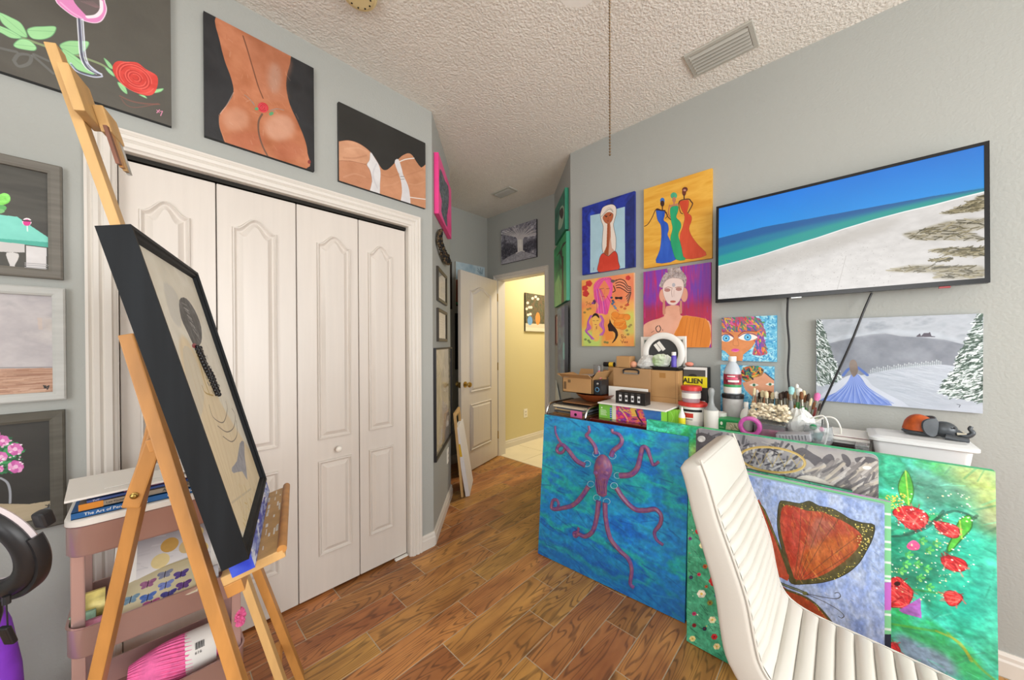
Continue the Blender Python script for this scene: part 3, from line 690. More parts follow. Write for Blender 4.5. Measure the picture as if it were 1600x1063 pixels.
# 3 two reclining figures
rc = closet_rect(.697, 1.218, 2.168, 2.580); c = cv(rc, 560, '#262624', (515, 155, .1693), 5)
c.mix(['#232321', '#2c2c2a'], 3, 3, 3)
SK = '#bf8764'
c.poly([(60, 400), (90, 390), (170, 380), (250, 400), (320, 440), (380, 490), (430, 560), (480, 640), (520, 655), (560, 630), (600, 590), (660, 530), (720, 500), (760, 515), (790, 560), (845, 632), (900, 630), (900, 1060), (60, 900)], SK, sm=3, tex=.06, ts=(8, 8))
c.poly([(60, 400), (90, 390), (170, 380), (250, 400), (320, 440), (375, 490), (378, 540), (350, 595), (270, 590), (180, 570), (60, 590)], '#c99574', sm=4, tex=.06, edge='#8a563c', ew=2)
c.poly([(60, 590), (180, 572), (280, 590), (340, 610), (380, 690), (390, 780), (370, 870), (60, 800)], '#b9805f', sm=4, tex=.06, edge='#96624a', ew=2)
c.poly([(378, 490), (420, 550), (455, 610), (470, 680), (465, 780), (455, 900), (370, 880), (392, 760), (375, 660), (345, 605), (370, 560)], '#d4d2d2', sm=3, tex=.06, ts=(10, 10), edge='#a8a4a8', ew=1.5)
c.poly([(600, 585), (635, 555), (665, 640), (680, 700), (725, 800), (742, 900), (740, 990), (660, 960), (668, 860), (655, 740)], '#d2d0d2', sm=3, tex=.05)
c.line([(640, 580), (700, 556), (780, 545)], '#dcd6d0', 6, sm=5); c.line([(740, 905), (810, 915), (890, 925)], '#dcd6d0', 6, sm=5)
c.line([(655, 715), (690, 715)], '#8f9090', 5); c.line([(655, 740), (690, 738)], '#8f9090', 4)
for P, col in (([(130, 540), (230, 545), (340, 520)], '#a06a4c'), ([(130, 720), (230, 690), (330, 720)], '#d0a184'), ([(140, 460), (260, 450), (340, 480)], '#d9ac8e'), ([(480, 700), (560, 720), (640, 690)], '#a87050'), ([(500, 800), (580, 790), (640, 760)], '#cf9c7c'), ([(710, 700), (780, 680), (860, 650)], '#a87050'), ([(730, 780), (800, 790), (880, 760)], '#d0a080'), ([(430, 600), (400, 700), (440, 820)], '#b0aeb4')): c.line(P, col, 9, .35, sm=5)
hang('reclining', rc, c, .02, 'black canvas of two reclining figures above the right closet leaf', M_black, .4)
# framed pictures at the left edge
M_fgrey = mat('weathered_grey_frame', '#6f6b63', .6, vary=.18, vscale=5, vstretch=(1, 1, 12)); M_fpale = mat('pale_washed_frame', '#b9bab6', .55, vary=.08, vscale=5, vstretch=(1, 1, 10)); M_fdark = mat('dark_wood_frame', '#57544b', .6, vary=.2, vscale=5, vstretch=(1, 1, 10))
def inner(rc, fw): return dict(tl=Vector(rc['tl'])+Vector(rc['ex'])*fw-Vector(rc['up'])*fw, ex=rc['ex'], up=rc['up'], w=rc['w']-2*fw, h=rc['h']-2*fw)
rc = closet_rect(-.665, -.194, 1.532, 1.912, .022); ri = inner(rc, .030); c = cv(ri, 480, '#46443f', (0, 235, .1975), 6)
c.mix(['#3f3d39', '#4f4d47', '#45433e'], 2, 9, 4)
c.poly([(-420, 480), (-100, 480), (0, 500), (125, 515), (440, 725), (440, 745), (0, 690), (-420, 650)], '#7fd3c3', tex=.05); c.poly([(440, 725), (440, 768), (0, 715), (-420, 690), (-420, 650), (0, 690)], '#4fae9c')
c.poly([(0, 715), (185, 735), (185, 800), (120, 800), (0, 795), (-300, 780), (-300, 700)], '#c9c6c4'); c.poly([(40, 800), (135, 810), (130, 860), (105, 905), (118, 945), (70, 940), (65, 900), (45, 850)], '#d2cfcd', sm=2)
c.poly([(195, 745), (362, 765), (355, 970), (200, 955)], '#d5d2d2', tex=.05)
for y in (885, 900, 918): c.line([(188, y), (362, y+12)], '#a9a6a8', 3)
c.ell((-30, 380), 100, 45, '#7fd95c', tex=.15, ts=(30, 30)); c.ell((20, 365), 50, 40, '#8be36a', tex=.15, ts=(40, 40)); c.ell((0, 445), 40, 25, '#5fae62'); c.ell((-30, 470), 55, 20, '#7cc07c')
c.ell((203, 556), 38, 32, '#e8dfe2'); c.ell((203, 562), 30, 26, '#d9388e'); c.line([(172, 545), (235, 550)], '#40303a', 5); c.line([(205, 590), (208, 630)], '#dfeeea', 3)
c.line([(375, 905), (410, 915)], '#ddd', 3); c.line([(392, 900), (384, 930), (408, 905)], '#ddd', 2)
framed('framed_picture', rc, .030, .022, M_fgrey, c.material('teal_table_paint', .6, .2), 'grey framed painting of a teal table and plant, topmost at left edge')
rc = closet_rect(-.665, -.190, 1.127, 1.503, .022); ri = inner(rc, .028); c = cv(ri, 480, '#b3aeb0', (0, 440, .188), 7)
c.mix(['#a9a5a8', '#bfbabb', '#b0abae', '#c6c1bf'], 5, 5, 5)
c.poly([(-600, 735), (495, 720), (500, 1000), (-600, 1000)], '#b08a74', tex=.10, ts=(4, 30)); c.line([(-500, 725), (495, 714)], '#8f8c8e', 4)
c.strokes(160, [(-550, 745), (490, 730), (495, 930), (-550, 950)], ['#8f6552', '#c9a48a', '#a3785f', '#d3b49d'], 60, 0.0, 3, .5, .05)
c.poly([(300, 300), (340, 300), (345, 400), (310, 400)], '#cdb8a8', .5); c.poly([(350, 300), (470, 310), (470, 420), (360, 400)], '#c9bcae', .4, blur=6)
c.line([(355, 870), (375, 890)], '#222', 4); c.line([(370, 870), (360, 890), (398, 870), (385, 900)], '#222', 3)
framed('framed_picture', rc, .028, .022, M_fpale, c.material('pale_interior_paint', .6, .2), 'pale grey framed painting of a bare wall above red boards')
rc = closet_rect(-.665, -.194, .706, 1.092, .022); ri = inner(rc, .032); c = cv(ri, 480, '#2e2d28', (0, 635, .1789), 8)
c.mix(['#2b2a26', '#36342f'], 4, 4, 3)
c.poly([(-700, 860), (240, 870), (503, 828), (503, 1060), (-700, 1060)], '#b3a487', tex=.06, ts=(3, 14)); c.line([(330, 945), (420, 905), (495, 905)], '#4b5560', 12, .8, sm=4); c.line([(340, 960), (430, 930), (500, 915)], '#8d98a2', 5, .8, sm=4); c.line([(390, 880), (430, 885)], '#333', 3); c.line([(420, 870), (410, 900)], '#333', 3)
c.strokes(140, [(-250, 300), (60, 280), (170, 420), (40, 620), (-250, 640)], ['#2f7d4b', '#3f9d5c', '#1f5c3a'], 26, .8, 7, .9, 1.2)
for x, y, r_ in ((10, 310, 62), (120, 385, 70), (0, 450, 55), (125, 540, 72), (-110, 350, 70), (-130, 500, 66), (-20, 560, 40), (-60, 250, 50)):
    for k in range(7): a = k*.9; c.ell((x+.55*r_*_c(a), y+.42*r_*_s(a)), r_*.48, r_*.38, ['#d873b8', '#e79ccc', '#c95fa8'][k % 3])
    c.ell((x, y), r_*.3, r_*.25, '#f0c4e0')
c.dots(26, [(-30, 280), (200, 300), (210, 560), (-30, 600)], ['#f3e6ee', '#e8b8d4'], 2, 4)
c.line([(-10, 640), (50, 680), (75, 760), (75, 860)], '#a7adb5', 6, .9, sm=4)
framed('framed_picture', rc, .032, .022, M_fdark, c.material('pink_bouquet_paint', .6, .2), 'dark framed painting of pink flowers, lowest at left edge behind ring light')

# ------------------------------------------------------------------ pictures on the right wall
M_blue_e = mat('navy_paint_edge', '#1c2f8c', .5, vary=.1); M_gold_e = mat('ochre_paint_edge', '#e0a838', .5, vary=.06); M_pinkish_e = mat('pink_yellow_paint_edge', '#eaa0a0', .5, col2='#e6e27a', vscale=4); M_buddha_e = mat('red_purple_paint_edge', '#a8306a', .5, col2='#d05a30', vscale=4); M_aqua_e = mat('aqua_paint_edge', '#3fa6cc', .5, vary=.1); M_grey_e = mat('grey_paint_edge', '#6f757c', .5, vary=.1)
rc = right_rect(1.434, 1.020, 1.834, 2.350); c = cv(rc, 420, '#1c2c86', (900, 295, .13175), 11)
c.mix(['#131f6a', '#2338a4', '#1a2a80', '#2d4ac0'], 5, 6, 4)
c.poly([(170, 318), (300, 292), (580, 212), (582, 940), (168, 1000)], '#a9cbd9', tex=.03)
c.poly([(590, 180), (698, 60), (690, 935), (585, 940)], '#1b2550', .5)
c.poly([(300, 260), (320, 220), (370, 195), (430, 185), (472, 215), (478, 290), (455, 380), (445, 440), (470, 560), (475, 650), (462, 745), (400, 790), (330, 770), (310, 700), (315, 560), (322, 450), (300, 380), (288, 310)], '#e9dcd0', sm=3, edge='#3b3230', ew=2.5)
c.poly([(318, 345), (340, 305), (380, 280), (420, 285), (442, 310), (430, 370), (400, 410), (375, 415), (340, 395)], '#b5603c', sm=4, edge='#5a2c20', ew=1.5)
c.poly([(378, 410), (405, 410), (412, 560), (415, 640), (425, 700), (448, 740), (385, 795), (330, 765), (360, 690), (372, 560)], '#b06a4c', sm=3); c.poly([(372, 415), (392, 412), (388, 600), (380, 790), (332, 765), (362, 680)], '#a04e28'); c.poly([(408, 560), (425, 700), (448, 740), (385, 795), (395, 650)], '#d2a590')
c.line([(300, 330), (350, 280), (380, 250), (410, 245), (440, 275)], '#8f8a86', 5, .8, sm=4); c.line([(325, 300), (385, 225), (440, 255)], '#b9b2aa', 4, .8, sm=4)
c.poly([(340, 325), (372, 330), (360, 340)], '#1c1414'); c.poly([(395, 325), (420, 292), (415, 315)], '#1c1414'); c.line([(340, 320), (372, 326)], '#1c1414', 3); c.line([(395, 322), (422, 292)], '#1c1414', 3); c.line([(370, 382), (388, 385)], '#7a2a20', 4); c.line([(385, 340), (380, 370)], '#7a3a24', 2)
c.poly([(268, 990), (272, 870), (290, 800), (325, 765), (385, 800), (455, 740), (490, 780), (500, 860), (505, 960)], '#d0402c', sm=3, tex=.05, edge='#2c1414', ew=2.5); c.line([(212, 935), (206, 970)], '#557', 3)
hang('blue_portrait', rc, c, .02, 'blue bordered canvas of a long necked woman in red', M_blue_e)
rc = right_rect(.957, .550, 1.812, 2.340); c = cv(rc, 480, '#e2a838', (995, 255, .1599), 12)
c.mix(['#dd9f30', '#e8b347', '#e0a438', '#d99a2c'], 2, 14, 4)
BK = '#3a1a14'
c.line([(75, 618), (110, 595), (150, 530), (190, 450), (240, 462), (285, 480), (300, 520), (335, 555)], BK, 6, sm=5); c.line([(270, 475), (300, 510), (280, 540)], BK, 5, sm=4)
c.poly([(190, 455), (230, 465), (270, 470), (272, 510), (262, 560), (300, 590), (312, 650), (300, 700), (330, 770), (385, 940), (190, 975), (225, 850), (240, 720), (235, 610), (205, 560), (192, 500)], '#2458c0', sm=3, tex=.06, ts=(16, 4), edge='#183a86', ew=1.5)
c.ell((250, 368), 22, 30, '#2f6cc0'); c.ell((250, 395), 20, 30, BK); c.line([(250, 400), (250, 455)], BK, 8); c.line([(192, 455), (275, 465)], BK, 9)
c.line([(320, 410), (308, 480), (320, 520), (335, 530)], '#a8604a', 6, sm=4); c.poly([(320, 412), (405, 390), (400, 430), (330, 440)], '#b97a5e')
c.poly([(328, 440), (400, 420), (402, 470), (385, 530), (425, 575), (432, 630), (405, 700), (430, 790), (485, 930), (390, 945), (350, 850), (328, 740), (350, 640), (335, 560)], '#1fa06c', sm=3, tex=.05, ts=(16, 4), edge='#127048', ew=1.5)
c.ell((362, 318), 32, 32, '#3a9a70', tex=.1); c.ell((364, 358), 18, 28, '#b97a5e'); c.line([(364, 370), (364, 405)], '#b97a5e', 9)
c.line([(410, 395), (420, 370), (460, 355), (510, 352), (530, 375), (545, 400), (515, 460), (498, 490)], BK, 7, sm=4); c.line([(410, 390), (415, 440), (430, 485), (450, 495)], BK, 5, sm=4)
c.poly([(418, 380), (460, 365), (505, 362), (505, 420), (492, 480), (530, 515), (535, 560), (510, 640), (540, 720), (600, 800), (680, 900), (480, 935), (440, 830), (420, 720), (450, 620), (468, 520), (435, 450)], '#d04a28', sm=3, tex=.06, ts=(16, 4), edge='#8c2a1a', ew=1.5)
c.ell((470, 258), 28, 24, '#5c2418', ang=-.3); c.ell((462, 285), 20, 36, '#6a2c1c'); c.ell((468, 265), 14, 10, '#c08a7c'); c.line([(462, 310), (462, 355)], BK, 8)
hang('three_ladies', rc, c, .02, 'golden canvas of three women in blue, green and red gowns', M_gold_e)
rc = right_rect(1.439, 1.026, 1.291, 1.795); c = cv(rc, 460, '#f09850', (900, 420, .12225), 13)
c.mix(['#f0a050', '#ef7a58', '#f3b860', '#ee9048'], 2, 2, 3)
c.poly([(440, 90), (740, 60), (740, 400), (500, 480)], '#ee7f62', .7, blur=20); c.poly([(80, 760), (330, 840), (330, 1000), (75, 1000)], '#b8e878', .8, blur=18); c.poly([(640, 560), (740, 540), (740, 860), (600, 880)], '#c6e86a', .7, blur=18); c.poly([(80, 500), (240, 520), (180, 800), (80, 780)], '#f4c84c', .7, blur=16); c.poly([(330, 880), (560, 830), (740, 850), (735, 1000), (330, 1000)], '#f2b454', .6, blur=16); c.poly([(430, 560), (520, 560), (540, 800), (440, 780)], '#f2c060', .7, blur=10)
for x, y, r_ in ((165, 190, 42), (115, 250, 38), (125, 320, 42), (665, 118, 32)): 
    for k in range(5): c.ell((x+r_*.5*_c(k*1.26), y+r_*.5*_s(k*1.26)), r_*.55, r_*.5, '#cf3a38', tex=.08)
c.poly([(230, 200), (300, 130), (400, 110), (455, 130), (470, 260), (440, 420), (400, 580), (330, 575), (250, 560), (290, 470), (240, 400), (225, 300)], '#ea5a9c', sm=3, tex=.06)
c.poly([(290, 260), (340, 180), (365, 150), (420, 240), (425, 300), (390, 370), (340, 420), (300, 360)], '#ef8a5c', sm=3)
for k in range(9): c.line([(250+k*8, 260), (262+k*14, 400), (270+k*17, 570)], ['#d03a90', '#f28ac0', '#8f4ac8', '#e0459a'][k % 4], 5, .8, sm=4)
for k in range(5): c.line([(245+k*9, 240), (280+k*10, 170), (350+k*16, 125)], ['#c93080', '#f080b8'][k % 2], 4, .8, sm=4)
c.line([(395, 350), (440, 420), (500, 500), (540, 545)], '#d0355a', 6, .8, sm=4)
c.line([(300, 262), (355, 252)], '#5a2430', 3); c.line([(390, 258), (432, 252)], '#5a2430', 3); c.line([(330, 355), (365, 358)], '#c83a50', 5); c.line([(370, 260), (365, 330)], '#c8603c', 2)
for x, y in ((455, 370), (470, 410), (465, 450), (490, 480), (505, 505), (480, 430)): c.ell((x, y), 16, 14, ['#4a6a8c', '#6f8ca8', '#3a4a70'][int(x) % 3])
for k in range(7):
    y0 = 150+k*14; c.line([(500+k*3, y0+10), (560, y0-15+k*4), (620, y0+5+k*6), (660, y0+70), (700, y0+90-k*4), (690, y0+150-k*5), (640+k*4, y0+210)], '#2a1416' if k % 2 == 0 else '#e8a080', 6, .95, sm=5)
c.ell((470, 160), 26, 20, '#6a5a58'); c.line([(435, 130), (470, 155), (520, 140)], '#54443f', 4); c.line([(480, 220), (500, 280), (470, 300)], '#2a1416', 7, sm=4)
c.poly([(500, 360), (545, 365), (592, 358), (585, 395), (545, 385), (505, 392)], '#241214', sm=2); c.poly([(500, 400), (560, 420), (590, 480), (530, 500)], '#f0a060', .8)
for x, y in ((580, 490), (640, 470), (660, 460), (625, 510)): c.ell((x, y), 20, 16, ['#c84a3a', '#8a7a40', '#d0703c', '#5a7a4a'][int(y) % 4])
c.poly([(205, 640), (250, 600), (290, 640), (298, 690), (255, 740), (240, 800), (285, 780), (300, 900), (240, 930), (205, 850), (215, 740)], '#f2c060', sm=3); c.poly([(200, 630), (225, 580), (260, 570), (292, 600), (295, 635), (250, 600)], '#241214', sm=3)
for k in range(6):
    c.line([(205-k*4, 600), (160-k*2, 680), (190-k*10, 760), (140-k*4, 800), (190-k*3, 860), (230-k*6, 900)], ['#b45ac0', '#d873c0', '#9a48b0'][k % 3], 8, .9, sm=4); c.line([(300+k*5, 600), (330+k*5, 660), (300+k*10, 720), (350+k*3, 790), (300+k*8, 850)], ['#c060b8', '#d878c0', '#a850b0'][k % 3], 7, .9, sm=4)
c.line([(215, 665), (240, 668)], '#4a2020', 3); c.line([(262, 665), (288, 662)], '#4a2020', 3); c.line([(240, 715), (262, 715)], '#a8303a', 4); c.line([(262, 740), (262, 770)], '#2a1416', 4)
c.poly([(430, 640), (425, 690), (405, 720), (412, 760), (420, 800), (470, 800), (500, 830), (495, 890), (455, 955), (500, 920), (538, 850), (520, 780), (480, 730), (450, 690)], '#2c1210', sm=2)
for x, y, a, b in ((520, 620, 70, 50), (600, 620, 90, 40), (560, 700, 80, 70), (650, 620, 45, 40), (500, 590, 50, 40), (600, 740, 50, 40)): c.ell((x, y), a, b, '#ea8a2c', tex=.06, edge='#b85a1c', ew=1.5)
for P in ([(450, 600), (520, 660), (620, 640)], [(500, 680), (580, 670), (640, 650)], [(510, 740), (580, 740), (620, 690)]): c.line(P, '#f4bc54', 4, .8, sm=4)
c.poly([(370, 800), (470, 810), (490, 900), (380, 920)], '#ee9040', .9)
for x, y in ((110, 560), (150, 520), (180, 510), (650, 790), (680, 740), (700, 720), (665, 840), (400, 945), (370, 940), (160, 920), (175, 940), (120, 905)): c.ell((x, y), 18, 14, '#8a7a4a' if y < 900 else '#6a7a4c', .8)
for P in ([(575, 850), (600, 845), (605, 865), (580, 870), (610, 880), (585, 890), (580, 840)], [(615, 870), (635, 868), (620, 885), (640, 882)], [(570, 910), (590, 940), (610, 905), (590, 955)], [(612, 935), (630, 935), (620, 950), (612, 935)], [(635, 932), (640, 950), (655, 930), (658, 950)], [(125, 430), (145, 425), (135, 470)], [(150, 450), (170, 440), (165, 465)], [(180, 430), (185, 465), (205, 440), (215, 455)]): c.line(P, '#7a3020', 3, sm=3)
c.ell((235, 425), 20, 30, '#5a2a5a'); c.ell((215, 440), 16, 14, '#8a4a9a')
hang('pink_faces', rc, c, .02, 'orange and pink canvas crowded with women and flowing hair', M_pinkish_e)
rc = right_rect(.960, .556, 1.285, 1.789); c = cv(rc, 460, '#a02878', (995, 400, .14115), 14)
c.mix(['#8a2a9c', '#b02a8c', '#7a3aac', '#c02a70', '#8038b0'], 12, 1.2, 3, con=2.2); c.poly([(60, 560), (830, 500), (830, 760), (60, 760)], '#b8242c', .65, blur=26); c.poly([(600, 60), (830, 60), (830, 420), (640, 420)], '#6a4ac8', .45, blur=20)
c.strokes(70, None, ['#c83a90', '#6a48c0', '#a02a70', '#d04a8a'], 60, 1.57, 8, .35, .08)
c.poly([(75, 1000), (72, 800), (95, 750), (180, 710), (300, 670), (325, 560), (465, 550), (480, 640), (520, 670), (800, 720), (800, 1010)], '#e2a58a', sm=2, tex=.04)
c.poly([(300, 680), (330, 560), (400, 720), (360, 900), (250, 880), (130, 780)], '#ecb8a0', .4, blur=10)
c.poly([(505, 668), (600, 670), (720, 690), (795, 740), (800, 1010), (430, 1010), (400, 900), (460, 780)], '#d98028', sm=2, tex=.05, ts=(14, 3), edge='#e8a860', ew=2)
for x in (560, 600, 650, 700, 750): c.line([(x, 690), (x-20, 800), (x-50, 1000)], '#b8641c', 4, .6, sm=4)
c.ell((290, 440), 42, 75, '#e0a088', edge='#a86a54', ew=2); c.ell((525, 430), 40, 80, '#e0a088', edge='#a86a54', ew=2)
c.poly([(290, 480), (312, 500), (318, 640), (290, 655), (285, 620)], '#c88a70'); c.poly([(478, 490), (500, 500), (500, 635), (478, 645), (470, 600)], '#c88a70')
c.poly([(268, 350), (262, 290), (300, 210), (345, 180), (335, 150), (350, 120), (400, 105), (470, 115), (485, 150), (520, 190), (550, 240), (545, 300), (520, 350)], '#a89a98', sm=3, tex=.22, ts=(40, 40))
c.dots(170, [(268, 350), (300, 210), (350, 120), (470, 115), (550, 250), (520, 350)], ['#8a7c80', '#c9bfbc', '#b09a8c'], 2, 4)
c.poly([(288, 350), (310, 290), (360, 252), (430, 245), (500, 265), (520, 330), (505, 420), (470, 500), (430, 540), (390, 545), (340, 520), (300, 440)], '#ead4cd', sm=4, tex=.02, edge='#b09088', ew=2)
c.ell((338, 378), 34, 20, '#b58078'); c.ell((465, 368), 34, 20, '#b58078'); c.line([(305, 362), (345, 345), (385, 355)], '#8f5c40', 3, sm=4); c.line([(425, 352), (465, 342), (500, 348)], '#8f5c40', 3, sm=4)
c.line([(392, 355), (385, 400), (392, 455)], '#a8857c', 3, sm=4); c.line([(412, 380), (410, 450)], '#b8948c', 2); c.ell((408, 322), 18, 22, '#b8b4bc'); c.ell((400, 506), 32, 12, '#c0604c'); c.line([(370, 504), (430, 502)], '#8a3a34', 2)
c.line([(232, 775), (210, 800), (225, 838), (250, 838), (265, 805), (248, 772)], '#3a2a28', 6, sm=4); c.line([(160, 850), (190, 830)], '#6a4a44', 3); c.line([(285, 815), (288, 830)], '#6a4a44', 4)
hang('serene_figure', rc, c, .02, 'purple canvas of a serene pale faced figure in an orange robe', M_buddha_e)
def aqua(c):
    c.mix(['#3f9cd0', '#7cc8e4', '#58b4dc', '#a8e0ee'], 14, 14, 2, con=2.4); c.strokes(260, None, ['#2c86c0', '#9adcf0', '#c4ecf4', '#3a94c8'], 14, .4, 7, .8, 1.5)
HAIR = ['#c83a4a', '#d85a9a', '#e0b040', '#4a5ab0', '#5a9a50', '#8a4aa0', '#e07a3a', '#3a6a70']
rc = right_rect(.500, .245, 1.210, 1.457); c = cv(rc, 360, '#58b0dc', (1115, 480, .1599), 15); aqua(c)
c.poly([(60, 220), (440, 215), (440, 300), (370, 400), (290, 465), (280, 530), (160, 530), (155, 475), (110, 430), (60, 410)], '#d98a52', sm=0, tex=.05)
c.poly([(60, 90), (400, 95), (470, 140), (490, 200), (440, 235), (60, 235)], '#a85070', sm=2); c.strokes(170, [(70, 95), (400, 95), (480, 150), (470, 225), (70, 230)], HAIR, 34, 1.0, 9, .95, .5)
c.poly([(430, 215), (490, 200), (515, 270), (490, 300), (525, 460), (390, 470), (385, 430), (420, 320)], '#a06080', sm=2); c.strokes(90, [(440, 220), (510, 260), (495, 300), (520, 455), (395, 460), (425, 320)], HAIR, 30, 1.4, 9, .95, .4)
for x, y, w_ in ((125, 305, 70), (335, 295, 95)):
    c.poly([(x-w_, y+5), (x-w_*.4, y-30), (x+w_*.3, y-30), (x+w_, y), (x+w_*.3, y+32), (x-w_*.4, y+30)], '#f2efe8', sm=4); c.ell((x-2, y), 36, 34, '#3f9fd8'); c.ell((x-2, y), 22, 20, '#7fd0f0'); c.ell((x-2, y), 9, 9, '#16324a'); c.line([(x-w_, y), (x-w_*.3, y-38), (x+w_*.5, y-34), (x+w_, y-8)], '#5a3070', 5, sm=4)
c.line([(85, 240), (140, 250), (190, 285)], '#8a3a28', 6, sm=4); c.line([(240, 280), (300, 240), (420, 238)], '#8a3a28', 6, sm=4); c.line([(200, 300), (190, 370), (245, 375), (230, 310)], '#b0683c', 4, .6, sm=3)
c.poly([(170, 425), (205, 405), (255, 420), (215, 440)], '#d8449a', sm=3); c.poly([(175, 425), (215, 440), (252, 422), (215, 432)], '#f07ac0', sm=2)
hang('aqua_face', rc, c, .018, 'aqua canvas of a wide eyed face with confetti hair', M_aqua_e)
rc = right_rect(.506, .256, .905, 1.185); c = cv(rc, 360, '#58b0dc', (1115, 480, .1599), 16); aqua(c)
c.poly([(280, 740), (340, 720), (470, 660), (500, 640), (595, 720), (600, 860), (560, 990), (420, 990), (380, 880), (310, 810)], '#e0a07c', sm=0, tex=.04)
c.poly([(265, 670), (285, 600), (350, 575), (430, 580), (490, 610), (470, 670), (400, 690), (320, 735)], '#a0703a', sm=2); c.strokes(120, [(270, 660), (300, 600), (430, 585), (485, 620), (330, 725)], ['#e07a2c', '#3f9a50', '#2a5a70', '#c84030', '#202a34', '#e0b040'], 22, .8, 10, .95, .9)
for x, y in ((395, 762), (552, 755)): c.poly([(x-45, y), (x, y-16), (x+45, y), (x, y+14)], '#ede8dc', sm=3); c.ell((x, y), 15, 14, '#4a8a6a'); c.ell((x, y), 6, 6, '#1c2c24')
c.line([(500, 640), (560, 690), (595, 715)], '#2c3a50', 7)
hang('aqua_face_two', rc, c, .018, 'aqua canvas of a green eyed face hidden by paintbrushes', M_aqua_e)
# snowy princess landscape
rc = right_rect(.088, -.412, 1.025, 1.425); c = cv(rc, 760, '#a9b0b8', (1265, 480, .175), 17)
c.mix(['#8f97a2', '#b4bbc4', '#a2aab4', '#c2c8d0'], 5, 7, 5)
c.poly([(60, 330), (190, 320), (400, 270), (560, 240), (680, 235), (820, 262), (1000, 270), (1200, 290), (1360, 330), (1500, 360), (1500, 640), (60, 640)], '#858b96', tex=.09, ts=(9, 7))
c.poly([(60, 290), (400, 240), (700, 200), (1100, 215), (1380, 300), (1300, 305), (1000, 265), (680, 232), (400, 268), (190, 318)], '#c3ccd6', .6, blur=8)
c.poly([(60, 720), (300, 640), (560, 590), (800, 540), (1000, 515), (1200, 515), (1550, 560), (1560, 960), (60, 900)], '#b4bcc8', sm=0, tex=.05, ts=(5, 18))
c.strokes(120, [(560, 600), (1000, 525), (1300, 540), (1400, 840), (900, 880)], ['#ccd3dc', '#a4aebc', '#c6ced8', '#98a4b4'], 90, .25, 5, .35, .15)
for k in range(34): 
    x = 545+k*19; y = 585-(k*19)*.14+ (k*19/650)**2*15; h_ = 22+(k*37 % 23); c.line([(x, y), (x, y-h_)], '#d5dde2', 5, .7); c.line([(x-6, y), (x, y-h_*.7), (x+6, y)], '#9aa6ae', 3, .6)
c.poly([(955, 258), (985, 235), (995, 260), (1020, 232), (1060, 232), (1075, 222), (1088, 258), (1120, 262), (1120, 268), (950, 266)], '#55505c')
def fir(P, n, a):
    c.poly(P, '#4d5f58', tex=.06, ts=(20, 20)); c.strokes(n, P, ['#2f4239', '#e8eef0', '#71857b', '#c9d4d6', '#3d5548', '#dfe7ea'], 26, a, 6, .9, .35)
fir([(60, 120), (100, 115), (150, 260), (200, 420), (260, 560), (290, 640), (180, 690), (70, 700)], 420, .9)
fir([(1545, 55), (1505, 60), (1470, 150), (1400, 300), (1320, 440), (1290, 560), (1200, 660), (1155, 760), (1280, 810), (1550, 855)], 620, -.55)
c.poly([(355, 610), (440, 600), (520, 650), (560, 700), (700, 780), (890, 890), (560, 880), (70, 850), (80, 800), (220, 700), (290, 640)], '#c5cbd8', sm=2, tex=.03)
c.poly([(370, 605), (440, 605), (500, 690), (600, 790), (740, 880), (300, 860), (80, 840), (240, 760), (330, 690)], '#6f88cc', sm=2, tex=.08, ts=(30, 6))
for k in range(46):
    x = 90+k*15; c.line([(400+(k-23)*.9, 610), (400+(x-400)*.35, 720), (x, 862)], ['#4a68c0', '#b7c4e6', '#8fa4dc', '#5c7acb'][k % 4], 3, .6, sm=4)
c.line([(300, 610), (340, 560), (380, 540)], '#4f6cb4', 16, sm=4); c.line([(515, 608), (470, 570), (430, 540)], '#4f6cb4', 16, sm=4)
c.poly([(360, 490), (380, 470), (405, 475), (425, 510), (430, 580), (395, 625), (370, 590), (355, 540)], '#7d6f66', sm=4, tex=.08)
c.line([(1315, 868), (1345, 875), (1335, 895)], '#555b66', 3)
hang('snow_scene', rc, c, .03, 'wide snowy landscape canvas with a blue gowned woman below the television', M_grey_e)

# ------------------------------------------------------------------ alcove and angled walls
rc = dict(tl=(D-.02, 2.826, 2.614), ex=(0, -1, 0), up=(0, 0, 1), w=.522, h=.394); c = cv(rc, 300, '#5c5a64', (770, 330, .2351), 18)
c.mix(['#5c5a66', '#9a98a4', '#6f6d78', '#b4b2bc'], 10, 10, 4, con=2.4)
c.poly([(62, 235), (110, 215), (160, 235), (165, 285), (70, 325)], '#33313c', .75, sm=2, tex=.16, ts=(30, 30), blur=5); c.poly([(200, 225), (250, 195), (300, 185), (300, 245), (205, 268)], '#3a3844', .75, sm=2, tex=.16, ts=(30, 30), blur=5); c.strokes(160, None, ['#4a4854', '#8f8d98', '#6a6874', '#b4b2ba'], 12, .6, 3, .5, 1.2)
c.poly([(65, 330), (130, 290), (200, 268), (298, 300), (298, 318), (68, 358)], '#a09ea6', sm=2, tex=.14, ts=(30, 30))
for k in range(40): a = -math.pi*(.10+k/39*.80); rl_ = 60+((k*37) % 50); c.line([(182+6*_c(a), 205), (182+30*_c(a), 178+20*_s(a)), (182+(rl_+45)*_c(a), 178+rl_*_s(a))], ['#efece8', '#d4cccc', '#a8a2aa'][k % 3], 2.6, .9)
c.poly([(163, 190), (200, 188), (200, 265), (165, 275)], '#e4e0dc', tex=.08, ts=(30, 10)); c.line([(155, 280), (185, 262), (210, 268)], '#dcd8d4', 6, sm=3)
hang('silver_tree', rc, c, .02, 'grey silver tree canvas above the doorway', mat('charcoal_edge', '#2a2830', .5, vary=.1))
